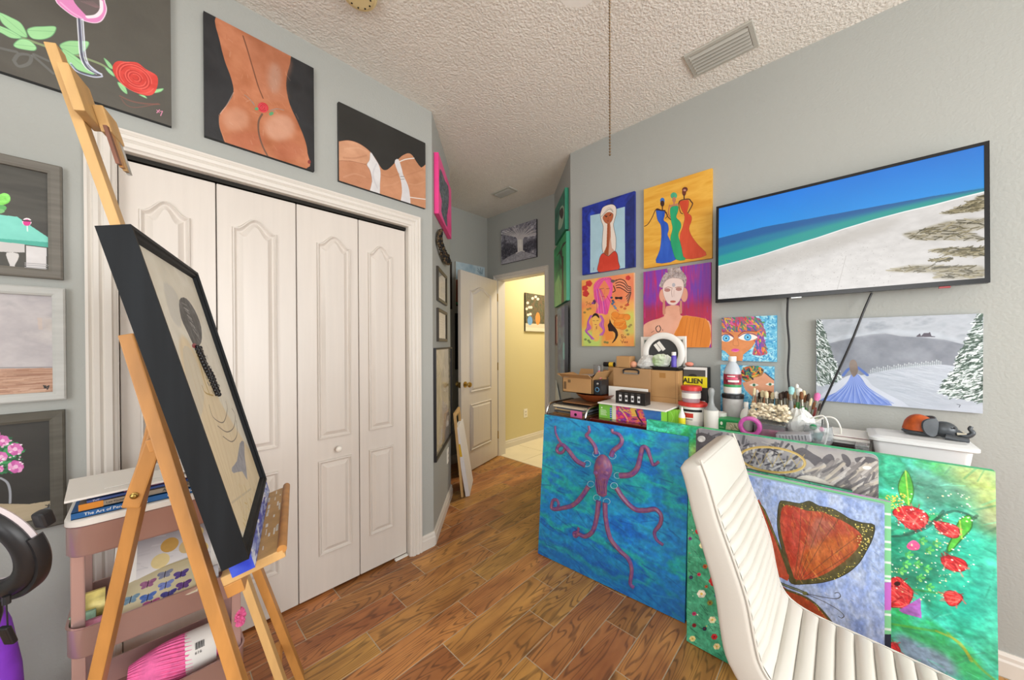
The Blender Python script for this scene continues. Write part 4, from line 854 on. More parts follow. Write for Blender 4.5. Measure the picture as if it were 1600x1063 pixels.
# hall painting
rc = dict(tl=(3.452, 3.028, 1.990), ex=(1, 0, 0), up=(0, 0, 1), w=.425, h=.510); c = cv(rc, 260, '#5a5648', (770, 330, .2351), 19)
c.mix(['#4f5a48', '#6f5a48', '#465040', '#7a6450'], 10, 10, 3); c.strokes(160, None, ['#8a5a48', '#56704e', '#a08a70', '#6a4a44'], 10, .8, 3, .6, 1.5)
c.poly([(205, 745), (420, 755), (420, 820), (205, 800)], '#cfc8b4'); c.poly([(205, 770), (350, 780), (350, 805), (205, 800)], '#dcd6c4')
c.ell((247, 728), 17, 30, '#6a9ad0'); c.ell((299, 715), 16, 42, '#d08a48'); 
for x, y in ((235, 690), (250, 685), (243, 640), (255, 640), (232, 610), (225, 650), (265, 580), (285, 570), (300, 585)): c.ell((x, y), 9, 9, '#ead8c8')
hang('hall_vases', rc, c, .022, 'small still life of blue and orange vases on the yellow hall wall', M_black)
nL = Vector((q, -q, 0)); dL = Vector((q, q, 0))
M_hot = mat('hot_pink_edge', '#e8408c', .5, vary=.06)
rc = along_rect(C1, dL, nL, .055, .62, 2.18, 2.585, .033); c = cv(rc, 300, '#ea4a90', (660, 230, .1786), 20)
c.mix(['#e83a86', '#f0609e', '#ea4a90'], 3, 3, 3)
c.poly([(150, 200), (170, 215), (200, 300), (225, 340), (232, 420), (228, 520), (215, 600), (218, 700), (190, 640), (165, 560), (170, 470), (150, 380)], '#55606a', sm=2, tex=.25, ts=(30, 30)); c.strokes(90, [(155, 220), (225, 340), (228, 520), (210, 680), (170, 560)], ['#2a3036', '#8a949c', '#3f6a70', '#6a3f70', '#b0a060'], 10, 1.2, 3, .9, 1.0)
hang('pink_relief', rc, c, .03, 'hot pink canvas with a dark textured figure on the angled wall', M_hot)
# teal face, tree, pink plant, blue narrow
nR = n2; dR = -d2; cR = C3; LR = (Vector((*C3, 0))-Vector((*C4, 0))).length
def rrect(a0, a1, z0, z1, t=.02): return along_rect(C4, dR, nR, -a1, -a0, z0, z1, t)
M_teal = mat('teal_edge', '#2f8a6c', .5, vary=.1)
rc = rrect(.055, .525, 2.235, 2.570, .033); c = cv(rc, 260, '#2c6a5c', (640, 200, .2823), 21)
c.mix(['#1f5a50', '#2f8068', '#28685a'], 4, 4, 3); c.poly([(830, 480), (835, 440), (850, 430), (856, 460), (850, 520), (838, 555), (822, 560)], '#a8c0a8', sm=3); c.poly([(828, 470), (845, 440), (852, 470), (842, 505)], '#3a2a28', sm=3); c.line([(836, 500), (828, 550)], '#e0e8d8', 5)
hang('teal_face', rc, c, .03, 'dark teal canvas with a pale profile, highest on the right angled wall', M_teal)
rc = rrect(.01, .575, 1.655, 2.205, .033); c = cv(rc, 260, '#2f9a62', (770, 330, .2351), 22)
c.mix(['#1f7a50', '#3fae6a', '#2c8f5c'], 4, 4, 3); c.poly([(415, 480), (440, 420), (458, 500), (462, 630), (415, 640)], '#8ad48a', .8, tex=.1); c.poly([(470, 230), (500, 150), (500, 590), (475, 600)], '#4fc080', .6)
for k in range(9): c.line([(462, 330), (445+k*2, 280-k*6), (425+k*8, 300-k*12)], '#3a1c1c', 4, sm=4); c.line([(460, 380), (440, 330+k*8), (418, 340+k*12)], '#2a5a3c', 3, .7, sm=4)
c.poly([(455, 300), (470, 300), (468, 450), (474, 610), (455, 615), (460, 450)], '#3a1c1c')
hang('green_tree', rc, c, .03, 'bright green canvas with a dark bare tree on the right angled wall', M_teal)
rc = rrect(.33, .645, 1.295, 1.590, .015); ri = inner(rc, .018); c = cv(ri, 160, '#c8a098', (770, 330, .2351), 23)
c.mix(['#c49a94', '#d4b0a8'], 3, 3, 3); c.ell((428, 770), 6, 22, '#4aa880', ang=-.2); c.ell((438, 770), 6, 24, '#4aa880', ang=.2); c.line([(432, 790), (434, 830)], '#e8e0d8', 3)
framed('framed_picture', rc, .018, .015, mat('plum_frame', '#5a3430', .5, vary=.1), c.material('pink_plant_paint', .6, .1), 'small pink framed picture of green leaves partly behind the blue canvas')
rc = rrect(.0, .315, 1.06, 1.615, .05); c = cv(rc, 160, '#6a80a0', (770, 330, .2351), 24)
c.mix(['#566a98', '#7a9ab0', '#6a7090', '#8aa8b4'], 3, 6, 4); c.poly([(455, 640), (480, 640), (480, 760), (455, 770)], '#5a5a94', .7, blur=5); c.ell((472, 930), 8, 60, '#8ad0d4')
hang('blue_narrow', rc, c, .03, 'narrow slate blue canvas beside the cardboard box', mat('dark_edge', '#1d1a1a', .5, vary=.1))
# certificates
M_cert = mat('certificate_frame', '#3a342c', .4, vary=.15)
for k, (z0, z1, lab) in enumerate(((1.612, 1.848, 'black framed certificate hanging under the dark necklace'), (1.328, 1.561, 'black framed certificate hanging just above the framed abstract print'))):
    rc = along_rect(C1, dL, nL, .125, .495, z0, z1, .018); ri = inner(rc, .024); c = cv(ri, 160, '#e6e2d6', seed=30+k); c.uvmode = True
    c.mix(['#e2ded2', '#ece8de'], 2, 2, 2)
    if k == 0: c.poly([(.15, .9), (.5, .35), (.62, .9)], '#c9c6ba', .8); c.line([(.2, .15), (.7, .2)], '#b8b8b0', 2)
    else:
        for i in range(7): c.line([(.2, .15+i*.1), (.8, .15+i*.1)], '#b4b2aa', 1.2, .8)
    framed('framed_certificate', rc, .024, .018, M_cert, c.material('certificate_%d_print' % k, .4, 0), lab, 'certificate', glass=True)
# large framed abstract on the angled wall
rc = along_rect(C1, dL, nL, .015, .735, .532, 1.284, .02); ri = inner(rc, .012); c = cv(ri, 360, '#a89f86', (640, 460, .3951), 26)
c.mix(['#a59c84', '#b8b098', '#9a927c', '#b0a68c'], 3, 4, 4); c.poly([(140, 420), (165, 470), (165, 560), (150, 590), (140, 500)], '#8e8a98', .6, sm=2, tex=.1); c.poly([(118, 260), (135, 330), (125, 560), (112, 640)], '#b4ac8a', .7, sm=2, tex=.12); c.line([(120, 250), (130, 300), (118, 330)], '#8a7a58', 5, .6, sm=4); c.strokes(60, None, ['#c2bba4', '#8f876e', '#9c9aa0'], 30, 1.4, 5, .3, .4)
framed('framed_picture', rc, .012, .022, M_black, c.material('beige_abstract_paint', .12, .05, .3), 'large black edged beige abstract print low on the angled wall')
# alcove back wall pictures behind the door
rc = dict(tl=(2.333, A-.025, 2.217), ex=(1, 0, 0), up=(0, 0, 1), w=.425, h=.49); c = cv(rc, 240, '#a8c0cc', (660, 400, .1506), 27)
c.mix(['#9ab4c4', '#bfd0d8', '#a8c0cc'], 4, 4, 3); c.poly([(345, 250), (420, 230), (650, 240), (650, 480), (345, 480)], '#8a4a30', tex=.1); c.poly([(345, 480), (650, 480), (650, 505), (345, 505)], '#3f8a5c'); c.poly([(345, 505), (650, 505), (650, 560), (345, 560)], '#2a1a18')
for P in ([(575, 130), (600, 170), (620, 190)], [(600, 125), (610, 175)], [(625, 140), (620, 185)], [(570, 150), (605, 190)]): c.line(P, '#3a5a70', 3, sm=3)
hang('sky_branch', rc, c, .02, 'pale blue and rust canvas half hidden behind the open door', M_cside)
rc = dict(tl=(2.335, A-.02, 1.650), ex=(1, 0, 0), up=(0, 0, 1), w=.42, h=.62); c = cv(rc, 120, '#141414', seed=28); c.mix(['#101011', '#1c1c1e'], 3, 3, 3)
hang('black_panel', rc, c, .02, 'plain black canvas hanging behind the open door', M_black)
rc = dict(tl=(1.90, A-.02, 2.205), ex=(1, 0, 0), up=(0, 0, 1), w=.385, h=.515); c = cv(rc, 160, '#2a2422', seed=29); c.mix(['#1f1a18', '#3a2f2a'], 3, 3, 3)
hang('dark_panel', rc, c, .02, 'dark brown canvas seen edgewise beyond the angled wall', M_black)
# ------------------------------------------------------------------ easel with the framed art
M_beech = mat('beech_wood', '#b27c40', .45, vary=.18, vscale=4, vstretch=(6, 6, 1.2), bump=.05)
M_pine = mat('pale_beech_wood', '#c49c64', .5, vary=.12, vscale=4, vstretch=(6, 6, 1.2), bump=.05)
M_brown = mat('brown_strip', '#7a4a34', .5, vary=.2); M_steel = mat('steel', '#b9b9b6', .3, 1.0, vary=.05); M_blackwood = mat('black_grained_wood', '#14171a', .6, spec=.25, vary=.35, vscale=9, vstretch=(3, 3, .25), bump=.06)
EC = Vector((.230, 1.264, .814)); EN = Vector((.938, -.245, .244)).normalized(); ES = Vector((.253, .967, 0)).normalized(); EU = EN.cross(ES).normalized()
def E_(s_, u, k): return EC+ES*s_+EU*u-EN*k
def bar(mb, p0, p1, ws, wn, side=None):
    p0, p1 = Vector(p0), Vector(p1); d = (p1-p0); l = d.length; d.normalize(); n_ = (EN if side is None else Vector(side)); n_ = (n_-d*n_.dot(d)).normalized(); s_ = d.cross(n_)
    return mb.obox((p0+p1)/2, (d, n_, s_), (l/2, wn/2, ws/2))
easel = thing('easel', (E_(0, -.78, .2).x, E_(0, -.78, .2).y, 0), 'tall beech wood studio easel holding the black framed art', 'easel')
for sg in (-1, 1): bar(MB(), E_(sg*.128, .56, .10), E_(sg*.307, -.812, .10), .042, .026).build('leg', M_beech, easel, bev=.003)
bar(MB(), E_(-.015, .365, .128), E_(-.015, -.690, .598), .046, .026).build('rear_leg', M_beech, easel, bev=.003)
ml = MB(); bar(ml, E_(0, 1.265, .084), E_(0, -.60, .084), .040, .020); ml.build('mast', M_pine, easel, bev=.002)
rt = MB()
for i in range(9): bar(rt, E_(.021, -.58+i*.035, .084), E_(.027, -.58+i*.035+.02, .084), .006, .012)
rt.build('ratchet', M_pine, easel)
for u, w_ in ((.30, .30), (-.62, .56)): bar(MB(), E_(-w_/2, u, .122), E_(w_/2, u, .122), .03, .018).build('cross_bar', M_beech, easel, bev=.002)
bar(MB(), E_(-.045, .345, .118), E_(-.045, .150, .228), .034, .012, ES).build('brace_arm', M_beech, easel, bev=.004)
MB().lathe([(.008, 0), (.008, .003), (.005, .005), (.005, .009), (.001, .010)], E_(-.052, .178, .212), -ES, 14).build('bolt', M_brass, easel, smooth=True)
for du, dk in (): MB().obox(E_(-.031, .178+du, .224+dk), (ES, (EU*.894-EN*-.447).normalized(), ES.cross((EU*.894-EN*-.447).normalized())), (.001, .022, .004)).build('slot', M_dark, easel)
def ebox(s0, s1, u0, u1, k0, k1): return MB().obox(E_((s0+s1)/2, (u0+u1)/2, (k0+k1)/2), (ES, EU, ES.cross(EU)), (abs(s1-s0)/2, abs(u1-u0)/2, abs(k1-k0)/2))
ebox(-.215, .255, -.068, -.044, .075, -.055).build('tray', M_pine, easel, bev=.003)
ebox(-.215, .255, -.100, -.068, .075, .040).build('tray_back', M_beech, easel, bev=.002)
MB().cyl(E_(-.215, -.044, -.052), E_(.255, -.044, -.052), .011, n=14).build('tray_lip', M_beech, easel, smooth=True)
ebox(-.068, .030, 1.09, 1.195, .054, .074).build('top_clamp', M_pine, easel, bev=.004)
ebox(-.005, .075, 1.075, 1.140, .034, .054).build('clamp_block', M_pine, easel, bev=.004)
for i, (m_, ds) in enumerate(((M_brown, 0), (M_beech, .022), (M_pine, .044), (M_steel, .066))): bar(MB(), E_(ds-.012, 1.085, .040), E_(ds+.004, 1.000, .044), .020, .007).build('clamp_strip', m_, easel)
paint = MB(); rr_ = random.Random(3)
for i in range(22): 
    s_, k_ = rr_.uniform(-.20, .24), rr_.uniform(-.038, .0); paint.obox(E_(s_, -.0437, k_), (ES, EN, ES.cross(EN)), (rr_.uniform(.003, .020), rr_.uniform(.0008, .003), .0004))
tag(paint.build('paint_splashes', mat('white_paint_splash', '#e4dfd4', .4, vary=.05), easel), kind='stuff')
# art
AW, AH, AD = .56, .764, .051
rc = dict(tl=E_(-AW/2, AH, 0), ex=ES, up=EU, w=AW, h=AH); fw = .020
ri = dict(tl=E_(-AW/2+fw, AH-fw, .016), ex=ES, up=EU, w=AW-2*fw, h=AH-2*fw); c = cv(ri, 620, '#d6d0bf', (130, 330, .5461), 40)
c.mix(['#cfcabb', '#dcd7c8', '#d2ccba', '#c8c3b4'], 4, 6, 4)
c.poly([(275, 380), (300, 370), (400, 560), (480, 690), (525, 770), (470, 930), (400, 800), (340, 600), (290, 470)], '#d9c39a', .75, sm=3, tex=.06, ts=(14, 6), blur=6)
c.poly([(285, 395), (310, 400), (345, 500), (335, 590), (300, 500)], '#c6bfae', .7, sm=3); c.poly([(230, 205), (270, 240), (280, 330), (250, 300)], '#b7b5ae', .6, sm=3, blur=4)
for k in range(16): c.line([(300+k*9, 420+k*10), (350+k*9, 600+k*12), (420+k*4, 800+k*7)], ['#c8ad7c', '#e2d3b2', '#b79a70', '#d8c8a8'][k % 4], 4, .45, sm=4)
c.poly([(275, 255), (295, 250), (320, 285), (337, 330), (338, 375), (320, 388), (300, 350), (280, 305)], '#3a3a3a', sm=3, tex=.22, ts=(40, 40))
for k in range(14): c.line([(282+k*3, 262+k*7), (296+k*3, 270+k*8)], ['#8a8a88', '#1a1a1a', '#bdbdb8'][k % 3], 3, .9)
c.line([(318, 385), (332, 410), (348, 440), (358, 470), (372, 500), (380, 525)], '#141414', 12, sm=4); c.line([(345, 410), (352, 450), (368, 480), (390, 500)], '#141414', 7, sm=4); c.strokes(24, [(330, 400), (360, 420), (392, 510), (370, 530), (345, 460)], ['#111', '#2a2a2a', '#555'], 14, 1.2, 5, .9, .6)
c.line([(322, 400), (335, 440), (345, 480), (362, 525)], '#b0954a', 9, .9, sm=4); c.ell((318, 385), 7, 7, '#8a2a34'); c.line([(340, 500), (350, 520), (372, 528)], '#a88a3c', 5, sm=4)
for P in ([(360, 555), (372, 590), (400, 605), (412, 570), (408, 545)], [(385, 615), (410, 632), (430, 620), (435, 585), (425, 565)], [(400, 645), (425, 660), (440, 640), (438, 600)]): c.line(P, '#54483c', 3.5, .9, sm=5)
c.poly([(448, 665), (460, 660), (462, 700), (470, 770), (455, 745), (430, 750), (425, 735), (440, 715)], '#8f9098', sm=2, tex=.1, ts=(40, 40)); c.line([(425, 835), (480, 795)], '#b6aa92', 7, .6)
c.strokes(30, [(440, 780), (520, 770), (490, 900), (455, 900)], ['#c2a04a', '#d9c28a', '#b89848'], 22, 1.3, 4, .7, .4)
art = thing('framed_art', E_(0, 0, AD/2), 'deep black framed mixed media portrait standing on the easel', 'picture')
prof = [(0, -AD), (0, 0), (.42, 0), (.50, -.005), (.78, -.007), (1, -.015), (1, -AD)]
c4 = [(-AW/2, AH), (AW/2, AH), (AW/2, 0), (-AW/2, 0)]; sg4 = [(1, -1), (-1, -1), (-1, 1), (1, 1)]
for i in range(4):
    j = (i+1) % 4
    ra = [E_(c4[i][0]+sg4[i][0]*f*fw, c4[i][1]+sg4[i][1]*f*fw, -d) for f, d in prof]; rb = [E_(c4[j][0]+sg4[j][0]*f*fw, c4[j][1]+sg4[j][1]*f*fw, -d) for f, d in prof]
    MB().rings([ra, rb]).build('frame_rail', M_blackwood, art)
slab('artwork', ri['tl'], ES, EU, ri['w'], ri['h'], .003, c.material('portrait_paint', .5, .4), M_cside, art)
rel = MB()
for k in range(46):
    t_ = k/45; px_b, py_b = 130+(322+61*t_+5*math.sin(k*2.1))*.5461, 330+(390+136*t_)*.5461; d_ = px_ray(px_b, py_b); o_ = Vector((0, 0, CAM_H)); rel.ball(o_+d_*((ri['tl']-o_).dot(EN)/d_.dot(EN))+EN*.003, .0065+.002*math.sin(k*2.3), 8, 5)
rel.build('braided_relief', mat('black_relief', '#17171a', .35, vary=.3), art, smooth=True)
# blue painted canvas board the frame stands on
c = Cv(E_(-.245, -.002, .002), ES, EU, .515, .040, 300, '#5668b0', seed=41); c.uvmode = True; c.mix(['#2438a0', '#5a70c0', '#b4c4e0', '#2c42b0'], 9, 2, 4, con=2.4); c.strokes(80, None, ['#e6ebf2', '#2a38a0', '#8fa8dc'], 22, .1, 4, .8, .3)
slab('canvas_board', E_(-.245, -.002, .002), ES, EU, .515, .0405, .045, c.material('blue_board_paint', .4, .3), mat('blue_board_side', '#1c34b0', .35, col2='#4a62c8', vscale=22), None, 'blue and white painted canvas board lying under the framed art on the tray', 'canvas')

# ------------------------------------------------------------------ three tier cart
M_rose = mat('rose_gold_metal', '#c4a49e', .30, .5, vary=.06, vscale=3); M_white = mat('white_laminate', '#ece8e0', .4, vary=.015)
X0, X1, Y0, Y1 = -.160, .232, 1.520, 1.795
def rrect2(x0, x1, y0, y1, r, n=6):
    out = []
    for cx, cy, a0 in ((x1-r, y0+r, -math.pi/2), (x1-r, y1-r, 0), (x0+r, y1-r, math.pi/2), (x0+r, y0+r, math.pi)): out += [(cx+r*_c(a0+i*math.pi/2/n), cy+r*_s(a0+i*math.pi/2/n)) for i in range(n+1)]
    return out
cart = thing('rolling_cart', ((X0+X1)/2, (Y0+Y1)/2, 0), 'rose gold three tier rolling cart with a white top', 'cart')
def tray(z0, z1):
    o = MB(); rs = []
    for d, z in ((.004, z0), (0, z0+.006), (0, z1-.004), (-.003, z1), (.003, z1), (.003, z1-.004), (.004, z0+.006), (.02, z0+.004)): rs.append([Vector((x, y, z)) for x, y in rrect2(X0+d, X1-d, Y0+d, Y1-d, .045-d*.5)])
    o.rings(rs); return o.build('tray', M_rose, cart, smooth=True)
for z0, z1 in ((.722, .808), (.440, .525), (.160, .245)): tray(z0, z1)
for x in (X0+.008, X1-.034):
    for y in (Y0+.032, Y1-.05):
        MB().box((x, y, .07), (x+.026, y+.012, .730)).build('post', M_rose, cart, bev=.003)
        wc = (x+.013, y+.006)
        MB().cyl((wc[0]-.009, wc[1], .03), (wc[0]+.009, wc[1], .03), .03, n=18).build('wheel', M_black, cart, smooth=True)
        MB().box((wc[0]-.013, wc[1]-.008, .03), (wc[0]-.010, wc[1]+.008, .075)).box((wc[0]+.010, wc[1]-.008, .03), (wc[0]+.013, wc[1]+.008, .075)).box((wc[0]-.013, wc[1]-.008, .066), (wc[0]+.013, wc[1]+.008, .075)).build('caster_fork', M_steel, cart)
lidm = MB(); lidm.rings([[Vector((x, y, z)) for x, y in rrect2(X0-.002+d, X1+.002-d, Y0-.002+d, Y1+.002-d, .045)] for d, z in ((0, .809), (0, .823), (.004, .827))]); lidm.build('top_board', M_white, cart, smooth=True)
# books
def book(x0, x1, y0, y1, z0, z1, cover, label, rot=0.0, spine=None, texts=(), pages='#e9e4d8', tip=None):
    t_ = thing('book', ((x0+x1)/2, (y0+y1)/2, z0), label, 'book')
    mc = mat('book_cover_'+cover.lstrip('#'), cover, .4, vary=.03); mp_ = mat('book_pages', pages, .8, vary=.04, vscale=3, vstretch=(.2, .2, 300))
    MB().box((x0, y0, z0), (x1, y1, z0+.0018)).box((x0, y0, z1-.0018), (x1, y1, z1)).box((x0, y0, z0), (x1, y0+.002, z1)).build('cover', mc, t_)
    MB().box((x0+.003, y0+.0025, z0+.0018), (x1-.003, y1-.003, z1-.0018)).build('pages', mp_, t_)
    if tip: MB().box((x0, y0-.0004, z0), (x0+tip[1], y0, z1)).build('spine_band', mat('spine_band_'+tip[0].lstrip('#'), tip[0], .4, vary=.03), t_)
    for tx, xo, sz, col in texts: text_part(tx, 'spine_lettering', (xo, y0-.0008, (z0+z1)/2), (1, 0, 0), (0, 0, 1), sz, mat('lettering_'+col.lstrip('#'), col, .5, vary=.01), t_, .0002, 'LEFT')
    if rot:
        t_.rotation_euler.z = rot
    return t_
book(-.148, .172, 1.535, 1.755, .8272, .8462, '#1f5f9c', 'blue book, lowest in the stack on the cart', texts=(('The Art of Pencil Drawing', -.125, .0115, '#f2f2ee'), ("Collector's Series", .040, .0105, '#f2f2ee')))
book(-.135, .168, 1.540, 1.750, .8464, .8640, '#9a8f80', 'grey painting manual with orange spine tip in the cart stack', texts=(("Lee Hammond's The", -.085, .0085, '#30302c'), ('ACRYLIC PAINTING', .030, .0125, '#24241f')), tip=('#d98a2c', .045))
book(-.125, .090, 1.545, 1.735, .8642, .8720, '#3f5a9c', 'thin blue magazine lying over the painting manual', .05, texts=(('TUT', -.115, .007, '#e6e9f2'),))
book(-.060, .150, 1.555, 1.740, .8722, .8790, '#8a5a80', 'purple covered magazine under the loose papers', .10)
def sheet(name, c_, w_, d_, rz, tiltx, z, label, m_=None, t=.0012, tilty=0.0, curl=0.0, lines=0):
    n_ = 8; mb = MB(); rt_ = Matrix.Rotation(rz, 3, 'Z') @ Matrix.Rotation(tiltx, 3, 'X') @ Matrix.Rotation(tilty, 3, 'Y'); a = []; b = []
    for i in range(n_+1):
        for j in (0, 1):
            p = Vector((w_*(i/n_-.5), d_*(j-.5), curl*math.sin(math.pi*i/n_))); a.append(Vector((c_[0], c_[1], z))+rt_ @ p); b.append(Vector((c_[0], c_[1], z))+rt_ @ (p+Vector((0, 0, t))))
    k = len(a); fs = []
    for i in range(n_): q_ = 2*i; fs += [(q_, q_+1, q_+3, q_+2), (k+q_, k+q_+2, k+q_+3, k+q_+1), (q_, q_+2, k+q_+2, k+q_), (q_+1, k+q_+1, k+q_+3, q_+3)]
    fs += [(0, k, k+1, 1), (k-2, k-1, 2*k-1, 2*k-2)]
    mb.add(a+b, fs); t_ = thing(name, (c_[0], c_[1], z), label, 'paper'); mb.build('page', m_ or M_paper, t_)
    lm = MB()
    for i in range(lines):
        u = .08+.34*(i/(max(lines, 2)-1)); p0 = Vector((c_[0], c_[1], z))+rt_ @ Vector((w_*(.02), d_*(u-.05)*1.0, t+.0004)); p1 = Vector((c_[0], c_[1], z))+rt_ @ Vector((w_*(.40 if i else .2), d_*(u-.05), t+.0004))
        bar(lm, p0, p1, .0012, .0003, (0, 0, 1))
    if lines: lm.build('printed_lines', mat('print_ink', '#8a8a90', .7, vary=.02), t_)
    return t_
M_paper = mat('white_paper', '#efece6', .75, vary=.015)
sheet('paper_folder', (-.015, 1.650), .30, .24, .06, .0, .8815, 'large white folder on top of the cart books', t=.006)
sheet('paper_sheet', (-.002, 1.660), .19, .17, .09, .0, .8885, 'printed white sheet on the folder on the cart', t=.0015, lines=7)
sheet('paper_pad', (.110, 1.600), .15, .09, .16, -.05, .8930, 'loose white sheets sliding over the right of the book stack', t=.004)
# middle tray: white framed print with gold discs, sticker pack, odds and ends
def disc_print(c):
    c.uvmode = True; c.vgrad([(0, '#9c9aa0'), (.45, '#c9c6c8'), (1, '#e4e0dc')]); c.strokes(40, None, ['#b0aeb2', '#d8d5d4'], 40, .2, 6, .3, .2)
    for x, y, r_, col in ((.42, .34, .17, '#c2984a'), (.66, .50, .16, '#c9b07c'), (.30, .66, .17, '#dcc88e'), (.80, .22, .14, '#d9c48a'), (.85, .66, .16, '#d8bc74')): c.ell((x, y), r_*.72, r_, col, tex=.03)
ex_ = Vector((1, -.06, 0)).normalized(); up_ = Vector((.01, .52, .85)).normalized(); up_ = (up_-ex_*up_.dot(ex_)).normalized()
rc = dict(tl=Vector((-.075, 1.757, .694)), ex=ex_, up=up_, w=.285, h=.235); c = cv(inner(rc, .05), 260, '#ccc', seed=50); disc_print(c)
framed('framed_picture', rc, .012, .010, M_white, c.material('gold_disc_print', .4, 0), 'white matted print of gold discs leaning in the cart middle tray', m_mat=M_paper, matw=.038)
rc = dict(tl=Vector((-.055, 1.690, .548)), ex=Vector((.97, -.20, .10)).normalized(), up=None, w=.19, h=.150); u_ = Vector((.28, .85, .36)); u_ = (u_-rc['ex']*u_.dot(rc['ex'])).normalized(); rc['up'] = u_
c = cv(rc, 320, '#d3c9a4', seed=51); c.uvmode = True; c.mix(['#cfc59e', '#dcd3b2'], 3, 3, 3); c.line([(.03, .03), (.97, .03), (.97, .97), (.03, .97), (.03, .03)], '#b8a878', 3)
for i, (x, y, col) in enumerate(((.15, .6, '#7a9ab0'), (.32, .35, '#a06a90'), (.36, .7, '#5a7ac0'), (.52, .25, '#8a90a8'), (.56, .55, '#7a8ac8'), (.74, .4, '#5a4a90'), (.62, .82, '#4a4a90'), (.80, .72, '#6a4a8a'), (.42, .90, '#b05a90'))):
    for sx_ in (-1, 1): c.ell((x+sx_*.045, y-.03), .05, .07, col, ang=sx_*.6, tex=.12, ts=(30, 30)); c.ell((x+sx_*.035, y+.05), .035, .05, col, ang=-sx_*.5)
    c.line([(x, y-.08), (x, y+.09)], '#2a2430', 3)
slab('sticker_pack', rc['tl'], rc['ex'], rc['up'], rc['w'], rc['h'], .004, c.material('butterfly_sticker_print', .25, 0, .3), M_cside, None, 'pack of butterfly stickers in the cart middle tray', 'stickers')
for i, (p, w_, h_, col, lab) in enumerate((((-.135, 1.585, .452), .05, .075, '#8fb49a', 'small green foil packet in the left of the middle cart tray'), ((-.120, 1.560, .452), .07, .06, '#d58aa8', 'pink wrapped packet in the left front of the middle cart tray'), ((-.125, 1.650, .452), .06, .10, '#c9b86a', 'yellow packet standing at the back of the middle cart tray'), ((.140, 1.560, .452), .05, .09, '#a8a8ac', 'grey printed packet under the sticker pack'))):
    n_ = 5; mb = MB(); rs = []
    for j in range(n_+1): t_ = j/n_; d_ = .004+.012*math.sin(math.pi*t_); rs.append([Vector((p[0]+dx*w_/2, p[1]+dy*d_+.02*t_, p[2]+h_*t_)) for dx, dy in ((-1, -1), (0, -1.4), (1, -1), (1, 1), (0, 1.4), (-1, 1))])
    mb.rings(rs); o = mb.build('packet', mat('packet_foil_'+col.lstrip('#'), col, .3, .1, vary=.3, vscale=40), None, smooth=True); tag(o, lab, 'packet')
# yarn
M_yarn = mat('pink_yarn', '#f06fa8', .8, vary=.12, vscale=60, bump=.4, bscale=200)
def skein(c_, L_, r_, ax, label, nloop=30, band=True):
    t_ = thing('yarn_skein', c_, label, 'yarn'); c_ = Vector(c_); ax = Vector(ax).normalized(); v_ = Vector((0, 0, 1)); v_ = (v_-ax*v_.dot(ax)).normalized(); w_ = ax.cross(v_)
    MB().lathe([(.001, -L_/2), (r_*.62, -L_/2+.012), (r_*.93, -L_*.28), (r_*.97, 0), (r_*.93, L_*.28), (r_*.62, L_/2-.012), (.001, L_/2)], c_, ax, 24).build('core', M_yarn, t_, smooth=True)
    mb = MB()
    for k in range(nloop):
        a0 = 2*math.pi*k/nloop; P = []
        for j in range(11): f = j/10*2-1; rr2 = r_*(1-.42*f*f); a = a0+f*.55; P.append(c_+ax*(f*L_/2*.94)+(v_*_c(a)+w_*_s(a))*rr2)
        mb.tube(P, .0042, 5)
    mb.build('strands', M_yarn, t_, smooth=True)
    if band:
        b_ = MB().lathe([(r_*1.03, -.002), (r_*1.05, 0), (r_*1.05, .075), (r_*1.03, .077)], c_+ax*.01, ax, 28, cap=False).build('paper_band', M_paper, t_, smooth=True)
        cam_v = (Vector((0, 0, CAM_H))-c_).normalized(); rad = (cam_v-ax*cam_v.dot(ax)).normalized(); o_ = c_+ax*.045+rad*(r_*1.055); tdir = ax
        for k in range(11): MB().obox(o_+ax*(k*.0022-.011)+ rad.cross(ax)*.008, (ax, rad.cross(ax), rad), (.0008 if k % 3 else .0004, .010, .0003)).build('barcode', M_black, b_)
        text_part('616', 'band_lettering', o_-rad.cross(ax)*.012-ax*.004+rad*.001, ax, rad.cross(ax)*(1 if rad.cross(ax).z > 0 else -1), .012, M_black, b_, .0003)
    return t_
skein((.075, 1.640, .242), .26, .060, (1, -.05, .02), 'bright pink yarn skein with a white paper band on the bottom tray')
t_ = thing('yarn_pompom', (.222, 1.56, .335), 'small pink yarn tuft hanging beside the right cart post', 'yarn'); mb = MB(); rg = random.Random(9)
for k in range(60):
    a, b = rg.uniform(0, 6.28), rg.uniform(-1, 1); d_ = Vector((math.sqrt(1-b*b)*_c(a)*.55, math.sqrt(1-b*b)*_s(a)*.8, b)); p0 = Vector((.222, 1.56, .335)); mb.tube([p0, p0+d_*.022+Vector((0, 0, .004)), p0+d_*.032], [.006, .0055, .004], 5)
mb.build('strands', M_yarn, t_, smooth=True)

# ------------------------------------------------------------------ ring light and unidentified purple shape at the left edge
RC = Vector((-.250, 1.298, .882)); RN = -fwd.normalized(); RX = rgt.normalized(); RY = upv.normalized()
RN = (RN*.94-RY*.25+RX*.05).normalized(); RX = RY.cross(RN).normalized(); RY = RN.cross(RX).normalized()
M_bp = mat('black_plastic', '#222224', .38, vary=.1); M_diff = mat('white_diffuser', '#e2d8dc', .5, vary=.01)
rl = thing('ring_light', (RC.x, RC.y, 0), 'black ring light with white diffuser rim on a stand at left edge', 'ring light')
def ring(prof, name, m_, a0=0, a1=2*math.pi, n=56, cen=RC):
    cl = abs(a1-a0-2*math.pi) < 1e-6; rs = []
    for i in range(n if cl else n+1):
        a = a0+(a1-a0)*i/n; d_ = RX*_c(a)+RY*_s(a); rs.append([cen+d_*r_+RN*z for r_, z in prof])
    return MB().rings(rs, close=cl).build(name, m_, rl, smooth=True)
